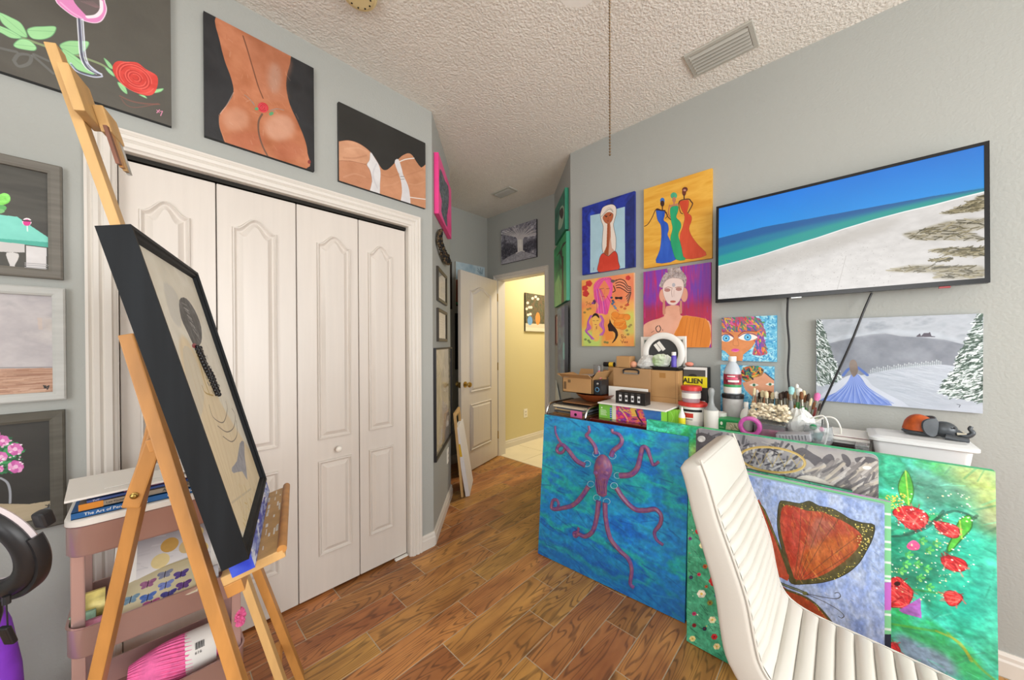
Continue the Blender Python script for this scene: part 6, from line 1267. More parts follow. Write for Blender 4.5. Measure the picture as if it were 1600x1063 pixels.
slab('screen', rs_['tl'], rs_['ex'], rs_['up'], rs_['w'], rs_['h'], .001, c.material('beach_screen', .2, 0, 0, emit=.85), M_bez, tv)
MB().obox((2.285, .05, 1.82), ((1, 0, 0), (0, 1, 0), (0, 0, 1)), (.027, .15, .12)).build('wall_mount', M_bp, tv)
tvbox(.335, .375, .549, .554, -.02, -.004, 'badge', M_steel); 
tvbox(.805, .835, .550, .557, -.022, -.006, 'infrared_window', mat('red_lens', '#a01c20', .2, vary=.05))
def cord(name, P, r, label, m_=M_bp):
    o = MB().tube(smooth_pts(P, 8), r, 7).build(name, m_, None, smooth=True); return tag(o, label, 'cord')
def xp(px, py, x): y, z = zy(px, py, x); return (x, y, z)
cord('power_cord', [xp(1231, 466, 2.28), xp(1230, 500, 2.295), xp(1233, 540, 2.297), xp(1231, 580, 2.297), xp(1233, 608, 2.295), xp(1234, 660, 2.28)], .0045, 'black cord hanging straight down beside the aqua face canvases')
cord('power_cord', [xp(1362, 458, 2.27), xp(1350, 485, 2.262), xp(1330, 535, 2.262), xp(1305, 590, 2.262), xp(1282, 640, 2.262), xp(1272, 664, 2.25)], .0045, 'black cord crossing the snowy landscape canvas')
# ------------------------------------------------------------------ dresser and serving cart behind the canvases
M_mah = mat('mahogany', '#5a1c14', .18, vary=.3, vscale=4, vstretch=(6, .8, 6), coat=.5)
DX0, DX1, DYa, DYb, DT = 1.858, 2.290, 1.094, -.322, .860
dr = thing('dresser', (2.07, .37, 0), 'dark red mahogany dresser loaded with craft supplies', 'dresser')
MB().box((DX0-.012, DYb-.012, DT-.025), (DX1, DYa+.012, DT)).build('top', M_mah, dr, bev=.004)
MB().box((DX0+.01, DYb, .06), (DX1, DYa, DT-.025)).build('body', M_mah, dr, bev=.002, bseg=1)
for x in (DX0+.04, DX1-.04):
    for y in (DYb+.04, DYa-.04): MB().lathe([(.018, 0), (.026, .02), (.022, .06)], (x, y, 0), (0, 0, 1), 12).build('foot', M_mah, dr, smooth=True)
for i in range(3):
    for j in range(3):
        ya, yb = DYb+.02+i*.466, DYb+.02+i*.466+.46; za = .085+j*.248
        d_ = MB().box((DX0-.004, ya, za), (DX0+.01, yb, za+.235)).build('drawer', M_mah, dr, bev=.003)
        MB().lathe([(.006, 0), (.006, .006), (.013, .009), (.011, .013), (.002, .014)], (DX0-.004, (ya+yb)/2, za+.118), (-1, 0, 0), 12).build('knob', M_brass, d_, smooth=True)
sc = thing('serving_cart', (2.0, 1.27, 0), 'small chrome handled serving cart stacked with art boards', 'cart')
M_shelf = mat('brown_shelf', '#6a5648', .35, vary=.12)
for z in (.845, .45, .14): MB().box((1.835, 1.125, z-.015), (2.180, 1.415, z)).build('shelf', M_shelf, sc, bev=.002, bseg=1)
for x in (1.845, 2.170):
    for y in (1.135, 1.405): MB().cyl((x, y, .02), (x, y, .845), .009, n=10).build('leg', M_chrome, sc, smooth=True); MB().ball((x, y, .018), .018, 12, 8).build('caster', M_black, sc, smooth=True)
for y in (1.118, 1.412): MB().tube(smooth_pts([(1.822, y, .80), (1.822, y, .86), (1.835, y, .895), (1.875, y, .912), (1.95, y, .915), (2.10, y, .915), (2.145, y, .90), (2.160, y, .85)], 5), .0075, 10).build('handle', M_chrome, sc, smooth=True)

def P3(px, py, x): y, z = zy(px, py, x); return Vector((x, y, z))
def ext(xf, dp, r, z0=None, z1=None):
    """world box whose front face (x = xf) fills the photo rectangle r = (px0, py0, px1, py1)"""
    pxm = (r[0]+r[2])/2; pym = (r[1]+r[3])/2; y1 = zy(r[0], pym, xf)[0]; y0 = zy(r[2], pym, xf)[0]
    zb = zy(pxm, r[3], xf)[1] if z0 is None else z0; zt = zy(pxm, r[1], xf)[1] if z1 is None else z1
    return (xf, y0, zb), (xf+dp, y1, zt)
def one(o, label, cat, group=None): return tag(o, label, cat, group)
def pbox(name, a, b, m_, label, cat, bev=.002):
    ctr = Vector(((a[0]+b[0])/2, (a[1]+b[1])/2, a[2])); mb = MB().box(a, b); mb.v = [tuple(Vector(v)-ctr) for v in mb.v]; o = mb.build(name, m_, None, bev=bev, bseg=2); o.location = ctr; return tag(o, label, cat)
def printed_box(name, a, b, draw, m_side, label, cat, res=200, rough=.35):
    """carton with a printed front (facing -x)"""
    ctr = Vector(((a[0]+b[0])/2, (a[1]+b[1])/2, a[2])); t_ = thing(name, ctr, label, cat)
    MB().box((a[0]+.001, a[1], a[2]), b).build('carton', m_side, t_, bev=.001, bseg=1)
    c = Cv((a[0], b[1], b[2]), (0, -1, 0), (0, 0, 1), b[1]-a[1], b[2]-a[2], res, '#fff', seed=int(abs(a[1])*1000) % 89); c.uvmode = True; draw(c)
    slab('printed_face', (a[0], b[1], b[2]), (0, -1, 0), (0, 0, 1), b[1]-a[1], b[2]-a[2], .0008, c.material(name+'_print_%d' % len(bpy.data.materials), rough, 0), m_side, t_); return t_
M_card = mat('cardboard', '#b98f5e', .8, vary=.07, vscale=5, bump=.05); M_card_d = mat('dark_cardboard', '#8f6a44', .8, vary=.08)
M_tape = mat('packing_tape', '#a97a44', .25, vary=.04)

# --- things on the serving cart
z = .8455
for i, (x0, x1, ya, yb, t_, col, lab) in enumerate(((1.86, 2.12, 1.15, 1.39, .008, '#8a6440', 'brown art board at the bottom of the serving cart stack'), (1.875, 2.13, 1.16, 1.36, .007, '#c9a878', 'tan art board second from the bottom of the cart stack'),
        (1.86, 2.10, 1.14, 1.38, .010, '#4c4a4c', 'dark grey art board in the middle of the cart stack'), (1.88, 2.12, 1.17, 1.39, .010, '#d8b888', 'pale wood art board in the middle of the cart stack'), (1.87, 2.11, 1.13, 1.37, .012, '#5a5e66', 'slate coloured art board near the top of the cart stack'), (1.86, 2.13, 1.15, 1.39, .009, '#dccfb4', 'cream art board on top of the cart stack'))):
    pbox('art_board', (x0, ya, z), (x1, yb, z+t_), mat('board_'+col.lstrip('#'), col, .5, vary=.08), lab, 'board', .001); z += t_+.0004
zt = z
pk = thing('pink_tape_dispenser', (1.842, 1.215, .8455), 'pink tape cutter lying in front of the art boards', 'tape'); M_pinkp = mat('pink_plastic', '#e070a8', .35, vary=.04)
a, b = ext(1.842, .014, (891, 643, 908, 654), .8455); MB().box(a, b).build('body', M_pinkp, pk, bev=.004, bseg=3)
MB().lathe([(.009, 0), (.009, .002), (.004, .003)], ((a[0]), (a[1]+b[1])/2, (a[2]+b[2])/2), (-1, 0, 0), 12).build('hole', M_black, pk)
# wider dark plates, bowl, open carton
z = zt
for i, (x0, x1, ya, yb, t_, col, lab) in enumerate(((1.90, 2.16, 1.13, 1.40, .009, '#2f2b2a', 'black tray lying on the art boards'), (1.92, 2.18, 1.125, 1.36, .008, '#3a2c24', 'dark brown tray under the wooden bowl'), (1.90, 2.14, 1.127, 1.34, .007, '#8a5f3c', 'thin brown wood panel under the wooden bowl'))):
    pbox('tray', (x0, ya, z), (x1, yb, z+t_), mat('tray_'+col.lstrip('#'), col, .35, vary=.15), lab, 'tray', .003); z += t_+.0004
bc = (2.035, 1.17, z)
one(MB().lathe([(.05, 0), (.085, .012), (.118, .040), (.128, .052), (.124, .054), (.112, .042), (.08, .018), (.001, .010)], bc, (0, 0, 1), 32, cap=False).build('wooden_bowl', mat('polished_bowl_wood', '#7a3a1c', .2, vary=.35, vscale=6, coat=.3), None, smooth=True), 'shallow polished wooden bowl under the open carton', 'bowl')
z += .0545
a, b = ext(1.955, .20, (879, 580, 925, 610), z); a = (a[0], a[1], z); b = (b[0], b[1], z+.098)
bx = thing('open_carton', ((a[0]+b[0])/2, (a[1]+b[1])/2, z), 'open brown carton with raised flaps on the wooden bowl', 'box')
th = .004
for nm, p, q_ in (('bottom', a, (b[0], b[1], z+th)), ('side', a, (a[0]+th, b[1], b[2])), ('side', (b[0]-th, a[1], z), b), ('side', a, (b[0], a[1]+th, b[2])), ('side', (a[0], b[1]-th, z), b)): MB().box(p, q_).build(nm, M_card, bx)
def flap(c0, c1, d_, l_): c0, c1, d_ = Vector(c0), Vector(c1), Vector(d_).normalized(); n_ = (c1-c0).normalized().cross(d_); MB().add([c0, c1, c1+d_*l_, c0+d_*l_, c0+n_*.003, c1+n_*.003, c1+d_*l_+n_*.003, c0+d_*l_+n_*.003], [(3,2,1,0),(4,5,6,7),(0,1,5,4),(1,2,6,5),(2,3,7,6),(3,0,4,7)]).build('flap', M_card, bx)
flap((a[0], a[1], b[2]), (a[0], b[1], b[2]), (-.75, 0, .45), .055); flap((b[0], a[1], b[2]), (b[0], b[1], b[2]), (.5, 0, .8), .055); flap((a[0], b[1], b[2]), (b[0], b[1], b[2]), (0, .9, .35), .05); flap((a[0], a[1], b[2]), (b[0], a[1], b[2]), (0, -.6, .8), .06)
for k in range(5): MB().box((a[0]-.0006, b[1]-.012-.004*k-.002, z+.02+.0*k), (a[0], b[1]-.012-.004*k, z+.07)).build('printed_mark', M_black, bx)
for k in range(2): MB().box((a[0]-.0006, b[1]-.045-.012*k-.006, z+.065), (a[0], b[1]-.045-.012*k, z+.085)).build('printed_mark', M_black, bx)
o = sheet('crumpled_paper', ((a[0]+b[0])/2-.02, (a[1]+b[1])/2+.01), .16, .20, .2, -.08, b[2]+.004, 'grey printed paper lying across the open carton', mat('newsprint', '#a9a29c', .8, vary=.2, vscale=40), .001, .08, .015)
dv_ = thing('speaker_box', (1.975, a[1]-.035, z), 'small black device box with a blue ring beside the open carton', 'device')
a2, b2 = (1.96, a[1]-.062, z-.0), (2.06, a[1]-.008, z+.095); MB().box(a2, b2).build('body', M_bp, dv_, bev=.006); MB().lathe([(.014, 0), (.015, .002), (.011, .003), (.011, .001)], (1.96, (a2[1]+b2[1])/2, z+.035), (-1, 0, 0), 20, cap=False).build('ring', mat('blue_glow_ring', '#5f94b8', .3, vary=.05), dv_)
MB().lathe([(.008, 0), (.006, .002), (.001, .002)], (1.96, (a2[1]+b2[1])/2, z+.072), (-1, 0, 0), 14).build('lens', M_steel, dv_)
pbox('cork_sheet', (2.10, a[1]+.008, b[2]-.06), (2.115, a[1]+.075, b[2]+.085), mat('grey_bag', '#7c7a76', .5, vary=.15), 'grey sheet standing upright in the open carton', 'sheet', .002)
def bottle(name, c_, prof, m_, label, parts=(), cat='bottle', n=20):
    t_ = thing(name, c_, label, cat); MB().lathe(prof, c_, (0, 0, 1), n).build('body', m_, t_, smooth=True)
    for nm, pr, mm in parts: MB().lathe(pr, c_, (0, 0, 1), n, cap=nm not in ('label_wrap',)).build(nm, mm, t_, smooth=True)
    return t_
M_label = mat('paper_label', '#efece4', .5, vary=.02); M_clearp = mat('clear_plastic', '#eef2f4', .08, trans=.85, ior=1.3); M_redlid = mat('red_plastic_lid', '#cf3a34', .35, vary=.03)
M_whitep = mat('white_plastic_glossy', '#eceae4', .25, vary=.01)
cpos_ = P3(936, 585, 2.06); bottle('paint_bottle', (2.06, cpos_.y, b[2]-.05), [(.015, 0), (.016, .01), (.016, .07), (.008, .085), (.008, .10)], mat('rose_paint', '#d8707c', .35, vary=.05), 'slim pink paint bottle standing in the open carton', (('cap', [(.009, .10), (.009, .125), (.004, .132)], M_clearp),))
# triangular white foam sheet against the angled wall
fb = Vector((2.24, 1.46, .50)); one(MB().prism([(0, 0), (.28, 0), (.28, .30), (0, .52)], Vector((*C4, .44))+d2*.60+n2*.012, -d2, (0, 0, 1), n2, .006).build('foam_sheet', mat('pale_foam', '#ccd2cc', .7, vary=.02), None), 'pale slanted foam sheet leaning behind the serving cart', 'sheet')

# --- left half of the dresser
def abstract_print(c):
    c.a[:] = hx('#3a2c58'); c.mix(['#3a2c58', '#d0508c', '#f09040', '#e83f7c', '#7a3a9c', '#f0c05a'], 5, 2, 4, con=2.6); c.poly([(.72, .0), (1, 0), (1, 1), (.8, 1)], '#2f7cc8', .9, blur=3)
    c.poly([(0, 0), (.27, 0), (.27, 1), (0, 1)], '#7cc24a'); c.poly([(.235, 0), (.30, 0), (.30, 1), (.235, 1)], '#e6e2c8'); c.poly([(.195, .2), (.225, .2), (.225, .95), (.195, .95)], '#2c5aa8')
    for k in range(6): c.line([(.03, .45+k*.07), (.12+.01*(k % 3), .45+k*.07)], '#e8f2dc', 2)
    for k in range(5): c.line([(.198, .27+k*.14), (.222, .27+k*.14)], '#dfe8f4', 3)
    c.ell((.05, .3), .012, .06, '#f0f6e4'); c.strokes(40, None, ['#f0b050', '#e05090', '#a040a0', '#f4e0a0'], 16, .6, 4, .0, .5)
    for P in ([(.36, .2), (.45, .6), (.5, .95)], [(.5, .1), (.55, .5), (.5, .9)], [(.62, .2), (.66, .6), (.72, .9)], [(.4, .1), (.5, .4), (.62, .5)]): c.line(P, ['#f4a850', '#e84a88', '#1c1c34', '#f4d080'][int(P[0][0]*10) % 4], 7, .8, sm=4)
M_lime = mat('lime_carton', '#8fcf4a', .4, vary=.04)
a, b = ext(1.905, .20, (936, 630, 1033, 656), DT); printed_box('paint_set_box', a, (b[0], b[1], a[2]+.086), abstract_print, M_lime, 'lime and rainbow printed paint set box on the dresser', 'box', 320)
zt1 = a[2]+.086
a3, b3 = ext(2.00, .035, (1033, 640, 1060, 662), DT); b3 = (b3[0], min(b3[1], a[1]-.003), b3[2])
def lime_print(c): c.a[:] = hx('#9ad850'); c.line([(.2, .1), (.5, .5), (.3, .9)], '#b8e87c', 5, sm=4); c.line([(.75, 0), (.75, 1)], '#78b43c', 3)
printed_box('lime_box', a3, b3, lime_print, M_lime, 'plain lime green carton right of the paint set box', 'box', 80)
pbox('white_tray', (1.878, a[1]-.035, zt1+.0004), (2.13, b[1]-.005, zt1+.010), M_white, 'thin white board lying on the paint set box', 'board', .003)
zb = zt1+.0104
a, b = ext(1.925, .075, (962, 613, 1008, 634), zb)
def four_print(c):
    c.a[:] = hx('#141414')
    for k in range(4): x = .12+k*.21; c.poly([(x, .28), (x+.09, .28), (x+.09, .8), (x, .8)], '#d8d8d8'); c.poly([(x+.01, .45), (x+.08, .45), (x+.08, .65), (x+.01, .65)], '#3a3a3a'); c.line([(x, .16), (x+.09, .16)], '#8a8a8a', 2)
printed_box('ink_pack', a, (b[0], b[1], zb+.072), four_print, M_black, 'black pack of four small bottles on the white board', 'box', 160)
def card_box(a, b, label, tape=True, seam=True):
    t_ = thing('cardboard_box', ((a[0]+b[0])/2, (a[1]+b[1])/2, a[2]), label, 'box'); MB().box(a, b).build('carton', M_card, t_, bev=.002)
    if tape: MB().box((a[0]-.0006, (a[1]+b[1])/2-.02, b[2]-.045), (a[0], (a[1]+b[1])/2+.016, b[2]-.015)).build('tape', M_tape, t_)
    if seam: MB().box((a[0]-.0005, a[1]+.014, a[2]), (a[0], a[1]+.0155, b[2])).build('fold_seam', M_card_d, t_)
    return t_
lo = DT+.0005
a, b = ext(2.145, .13, (944, 575, 960, 627)); card_box((2.185, a[1]-.02, lo), (2.285, b[1]-.012, lo+.135), 'lower cardboard box at the left of the carton wall', False); card_box((2.175, a[1]-.02, lo+.136), (2.285, b[1]-.014, lo+.290), 'upper cardboard box at the left of the carton wall', False)
a, b = ext(2.130, .14, (1016, 580, 1054, 622)); yA, yB = a[1], b[1]+.02; zj = zy(1035, 621, 2.13)[1]; ztop = zy(1035, 579, 2.13)[1]
card_box((2.130, yA-.02, lo), (2.270, yB-.004, zj), 'lower cardboard box under the taped box', False); card_box((2.130, yA-.02, zj+.0006), (2.270, yB, ztop), 'taped cardboard box carrying the black tray')
# clipboard and white panel leaning on the boxes
a, b = ext(2.105, .006, (958, 576, 1016, 613)); cbz = a[2]
cb = thing('clipboard', (2.105, (a[1]+b[1])/2, lo), 'brown hardboard clipboard with black clip among the cartons', 'clipboard')
MB().box((2.108, a[1], lo), (2.114, b[1], b[2])).build('board', mat('hardboard', '#b08a60', .6, vary=.05), cb, bev=.001)
ym = P3(986, 582, 2.105).y; zc_ = P3(986, 581, 2.105).z
MB().tube(smooth_pts([(2.103, ym+.048, zc_-.012), (2.102, ym+.05, zc_+.006), (2.102, ym+.03, zc_+.014), (2.102, ym-.03, zc_+.014), (2.102, ym-.05, zc_+.006), (2.103, ym-.048, zc_-.012)], 4), .005, 8).build('clip', M_black, cb, smooth=True)
MB().box((2.102, ym-.05, zc_-.016), (2.108, ym+.05, zc_-.006)).build('clip_bar', M_steel, cb)
pbox('paper_board', (2.040, a[1]-.012, zb+.0), (2.044, b[1]-.002, zb+.082), M_white, 'white panel standing behind the ink pack', 'panel', .001)
a, b = ext(2.165, .08, (963, 557, 984, 577), lo+.2905); pbox('small_carton', (2.165, a[1], lo+.2905), (2.245, b[1], zy(973, 557, 2.165)[1]), M_card, 'small square carton on top of the carton wall', 'box')
for px_, col, lab in ((990, '#e0a080', 'peach coloured ball right of the small carton'),): p = P3(px_, 570, 2.19); one(MB().ball((2.19, p.y, lo+.2905+.022), .022, 16, 10).build('craft_ball', mat('peach_ball', col, .5, vary=.04), None, smooth=True), lab, 'ball')
tr = thing('tape_roll', (2.17, P3(950, 570, 2.17).y, lo+.2905), 'black and yellow marker tube lying left of the small carton', 'tube'); p0, p1 = P3(944, 572, 2.17), P3(960, 569, 2.17); p0.z = p1.z = lo+.2905+.017; MB().cyl(p0, p1, .016, n=16).build('tube', M_black, tr, smooth=True); MB().cyl(p0.lerp(p1, .55), p0.lerp(p1, .95), .0165, n=16).build('wrap', mat('yellow_wrap', '#d8b030', .4, vary=.1), tr, smooth=True)
# white mat frame with ring, bag, black tray, purple bottle
a, b = ext(2.276, .012, (1001, 526, 1072, 592)); zl = max(lo, a[2]); rc = dict(tl=Vector((2.276, b[1], b[2])), ex=Vector((0, -1, 0)), up=Vector((0, 0, 1)), w=b[1]-a[1], h=b[2]-a[2]); c = cv(rc, 100, '#6f7a72', seed=81); c.mix(['#667068', '#7c867e'], 3, 3, 3)
framed('picture_frame', rc, .022, .012, M_white, c.material('grey_green_print', .5, 0), 'white square frame leaning on the wall behind the cartons', 'frame')
pr = P3(1036, 552, 2.25); rg_ = thing('foam_ring', (2.25, pr.y, pr.z-.12), 'flat white foam wreath ring leaning before the white frame', 'ring')
rs = []
for i in range(48):
    a_ = 2*math.pi*i/48; d_ = Vector((0, _c(a_), _s(a_))); cc = Vector((2.250, pr.y, pr.z)); rs.append([cc+d_*r_+Vector((x_, 0, 0)) for r_, x_ in ((.092, .008), (.092, -.006), (.098, -.010), (.125, -.010), (.131, -.006), (.131, .008))])
MB().rings(rs, close=True).build('ring', M_whitep, rg_, smooth=True)
cs = MB().lathe([(.088, 0), (.088, .004), (.001, .004)], (2.255, pr.y, pr.z), (-1, 0, 0), 30).build('dark_backing', mat('charcoal_card', '#3a3a3a', .6, vary=.15), rg_)
for k, (dy, dz, w_, h_) in enumerate(((.035, .035, .012, .038), (.012, .045, .013, .045))): MB().obox((2.249, pr.y+dy, pr.z+dz), ((0, .8, -.6), (0, .6, .8), (1, 0, 0)), (w_/1.2, h_/1.4, .0008)).build('white_sticker', M_label, rg_)
ztop2 = ztop+.0006
def puffy(name, c_, sx, sy, sz, m_, label, cat='bag', seed=1, amp=.18, n=26, m=16):
    """crumpled bag: jittered lump with sharp folds"""
    rg = random.Random(seed); rs = []; ph = [(rg.choice((2, 3, 4, 5)), rg.uniform(0, 6.28), rg.uniform(1, 5), rg.uniform(0, 6.28)) for _ in range(6)]
    for j in range(1, m):
        a = math.pi*j/m; row = []
        for i in range(n):
            b_ = 2*math.pi*i/n; f = 1+amp*sum(abs(math.sin(p[0]*b_/2+p[1]))*math.sin(p[2]*a+p[3]) for p in ph)/2.0+rg.uniform(-.09, .09)
            zz = max(-_c(a), -.82); row.append(Vector((c_[0]+sx*_s(a)**.7*_c(b_)*f, c_[1]+sy*_s(a)**.7*_s(b_)*f, c_[2]+sz*(zz+.82)*(1+amp*.8*math.sin(3*b_+seed)*_s(a)+rg.uniform(-.06, .06)*(zz > -.8)))))
        rs.append(row)
    return tag(MB().rings(rs).build(name, m_, None), label, cat)
M_bag = mat('cloudy_plastic_bag', '#f0f1ee', .18, trans=.2, ior=1.2, vary=.06, vscale=20, bump=.6, bscale=50, bdist=.006)
pbg = P3(1012, 568, 2.19); puffy('plastic_bag', (2.200, pbg.y, lo+.2905), .035, .062, .045, M_bag, 'crumpled clear bag of white supplies on the cartons', seed=4)
pb2 = P3(1035, 560, 2.17); puffy('supply_bag', (2.180, pb2.y+.012, ztop2+.021), .03, .055, .040, mat('white_green_bag', '#eef0ea', .3, col2='#a8cc84', vscale=14), 'white and green printed pouch on the black tray', seed=6)
a, b = ext(2.122, .11, (1015, 570, 1062, 581), ztop2); btr = thing('black_tray', (2.18, (a[1]+b[1])/2, ztop2), 'black plastic tray on top of the taped box', 'tray')
mb = MB(); mb.rings([[Vector((x, y, z_)) for x, y in rrect2(a[0]+d, a[0]+.125-d, a[1]+d, b[1]-d, .02)] for d, z_ in ((.010, ztop2), (.004, ztop2+.014), (-.004, ztop2+.018), (-.004, ztop2+.022), (.004, ztop2+.022), (.010, ztop2+.006))]); mb.build('tray_shell', M_bp, btr, smooth=True)
pp = P3(1052, 563, 2.14); bottle('paint_bottle', (2.150, pp.y, ztop2+.0085), [(.014, 0), (.015, .008), (.015, .075), (.012, .08), (.010, .082)], mat('violet_bottle', '#5a4ab0', .35, vary=.05), 'small violet tube bottle standing in the black tray', (('cap', [(.0125, .082), (.0125, .10), (.011, .102)], M_whitep),))
# alien tape box, peach figure
a, b = ext(2.205, .07, (1068, 574, 1105, 645), lo); bt = b[2]
def alien_print(c):
    c.a[:] = hx('#2c2a2a'); c.poly([(0, 0), (1, 0), (1, .05), (0, .05)], '#e6e4e0'); c.poly([(.0, .05), (.93, .05), (.93, .22), (0, .22)], '#4e4c4a'); c.ell((.4, .19), .2, .06, '#1c1a1a'); c.poly([(0, .185), (1, .17), (1, .375), (0, .385)], '#e8d822'); c.poly([(.93, .0), (1, .0), (1, .18), (.93, .18)], '#dedcd8')
    c.ell((.75, .86), .18, .09, '#b8b6b4'); c.ell((.75, .86), .08, .04, '#4a4848'); c.poly([(.5, .64), (.92, .62), (.92, .72), (.5, .74)], '#d8d4d4')
ab = printed_box('tape_box', a, b, alien_print, M_black, 'black and yellow adhesive tape box behind the red lidded jar', 'box', 180)
zA = a[2]+(b[2]-a[2])*.735; text_part('ALIEN', 'lettering', (2.2035, (a[1]+b[1])/2+.012, zA), (0, -1, 0), (0, 0, 1), .040, M_black, ab, .0003, bold=.03); text_part('TAPE', 'lettering', (2.2035, (a[1]+b[1])/2+.012, zA-.046), (0, -1, 0), (0, 0, 1), .034, mat('lettering_e8d822', '#e8d822', .4, vary=.02), ab, .0003)
pf = P3(1077, 570, 2.24); one(MB().ball((2.24, pf.y, bt+.0005+.014), .016, 14, 8, sc=(1, 1.5, .9)).build('peach_eraser', mat('peach_rubber', '#e8927c', .5, vary=.05), None, smooth=True), 'peach coloured rubber piece on top of the tape box', 'eraser')
def patch(par, c_, r0, r1, z0, z1, a0, a1, m_, name):
    """curved printed patch on a round container, angles measured from the viewing side"""
    b0 = math.atan2(-c_[1], -c_[0]); n_ = 10; vs = []
    for i in range(n_+1): a = b0+a0+(a1-a0)*i/n_; vs += [(c_[0]+r0*_c(a), c_[1]+r0*_s(a), z0), (c_[0]+r1*_c(a), c_[1]+r1*_s(a), z1)]
    return MB().add(vs, [(2*i, 2*i+2, 2*i+3, 2*i+1) for i in range(n_)]).build(name, m_, par, smooth=True)
# bucket and jar with red lids
pb_ = (2.085, P3(1079, 650, 2.05).y, lo)
bk = bottle('white_bucket', pb_, [(.058, 0), (.060, .004), (.066, .100), (.068, .108)], M_whitep, 'white tub with red lid and red lettering', (('label_wrap', [(.0625, .028), (.0672, .092)], M_label), ('lid', [(.070, .104), (.073, .106), (.073, .120), (.066, .124)], M_redlid)), 'tub', 28)
patch(bk, pb_, .0668, .0676, lo+.078, lo+.091, -.75, .75, M_black, 'label_band'); patch(bk, pb_, .0652, .0666, lo+.046, lo+.070, -.70, .05, mat('label_red', '#c8382c', .4, vary=.05), 'label_mark'); patch(bk, pb_, .0645, .0648, lo+.034, lo+.037, -.60, .0, M_black, 'label_mark')
bottle('clear_jar', (pb_[0]-.004, pb_[1]+.006, lo+.1245), [(.042, 0), (.044, .004), (.047, .062), (.047, .066)], mat('pinkish_clear_plastic', '#e0c4cc', .15, trans=.5, ior=1.3), 'pinkish clear jar with red lid on the white tub', (('label_wrap', [(.0475, .022), (.0480, .052)], M_label), ('lid', [(.050, .064), (.053, .066), (.053, .086), (.048, .090)], M_redlid)), 'jar', 24)
pg = P3(1065, 655, 1.99); bottle('glue_bottle', (1.995, pg.y, lo), [(.017, 0), (.018, .004), (.018, .045), (.0175, .047)], mat('yellow_bottle', '#e8e030', .35, vary=.03), 'small white and yellow glue bottle before the tub', (('upper', [(.0175, .047), (.016, .06), (.007, .085), (.005, .10), (.002, .104)], M_whitep),))
# lint roller, mug
pl = P3(1109, 660, 2.05); lr = bottle('lint_roller', (2.045, pl.y-.008, lo), [(.012, 0), (.034, .001), (.034, .098), (.012, .099)], mat('white_roll', '#e2e0d8', .7, vary=.02), 'white lint roller standing upright with grey handle', (), 'lint roller', 24)
MB().lathe([(.032, .099), (.030, .104), (.018, .118), (.012, .140), (.011, .165), (.015, .185), (.016, .20), (.011, .212), (.003, .215)], (2.045, pl.y-.008, lo), (0, 0, 1), 18).build('handle', mat('grey_handle', '#8f9292', .35, vary=.04), lr, smooth=True)
pm_ = P3(1124, 660, 2.12); bottle('white_mug', (2.135, pm_.y, lo), [(.026, 0), (.030, .004), (.032, .075), (.030, .076), (.028, .07), (.026, .008)], M_whitep, 'white cup half hidden right of the lint roller', (), 'cup')
# green box, can, gesso bottle
a, b = ext(2.045, .09, (1122, 651, 1156, 675), lo)
def green_print(c): c.a[:] = hx('#1f8a4a'); c.poly([(.4, .25), (.9, .2), (.95, .85), (.35, .9)], '#c9bfa0', .9, tex=.1); c.strokes(16, [(.4, .3), (.9, .3), (.9, .8), (.4, .8)], ['#8a7a50', '#ece4c8', '#5a6a40'], 14, .8, 4, .8, .4); c.ell((.16, .4), .06, .16, '#e8f0d8'); c.line([(.08, .75), (.26, .75)], '#bfe0a8', 3); c.poly([(0, 0), (1, 0), (1, .08), (0, .08)], '#2aa85c')
printed_box('green_box', a, (b[0], b[1], lo+.058), green_print, mat('green_carton', '#2a9c58', .4, vary=.04), 'green printed carton in front of the grey can', 'box', 120)
gx = 2.205; pgc = P3(1145, 640, gx); gz = lo
can = bottle('grey_can', (gx, pgc.y, gz), [(.046, 0), (.048, .003), (.048, .148), (.046, .150)], mat('grey_can_label', '#b9b6b4', .4, vary=.08, vscale=30), 'grey labelled can with black lid under the gesso bottle', (('lid', [(.050, .150), (.052, .152), (.052, .170), (.048, .173)], M_bp),), 'can', 26)
gb = bottle('gesso_bottle', (gx, pgc.y+.002, gz+.1735), [(.036, 0), (.040, .004), (.041, .085), (.040, .120), (.030, .150), (.018, .170), (.016, .178)], mat('translucent_bottle', '#dfe4ea', .2, trans=.35, ior=1.3, vary=.03), 'clear bottle with black and red label on the grey can', (('label_wrap', [(.0418, .045), (.0420, .108)], mat('black_red_label', '#1c1a1c', .4, col2='#c83a54', vscale=34)), ('label_wrap', [(.0419, .038), (.0421, .052)], mat('green_label', '#3f9a60', .4, vary=.05)), ('white_fill', [(.0414, .006), (.0418, .038)], M_whitep), ('cap', [(.018, .176), (.019, .178), (.019, .202), (.017, .204)], M_whitep)), 'bottle', 26)
for k, (za, zb_, a0_, a1_) in enumerate(((.094, .100, -.6, .3), (.080, .090, -.7, .6), (.066, .076, -.5, .8))): patch(gb, (gx, pgc.y+.002, 0), .0423, .0423, gz+.1735+za, gz+.1735+zb_, a0_, a1_, M_label if k != 1 else mat('label_rose', '#d85070', .4, vary=.1), 'label_mark')
pw = P3(1166, 645, 2.13); bottle('white_bottle', (2.135, pw.y, lo), [(.026, 0), (.028, .004), (.028, .075), (.022, .098), (.010, .112), (.010, .118)], M_whitep, 'small white bottle between the can and the bead bag', (('cap', [(.012, .116), (.012, .140), (.010, .144)], M_whitep),))

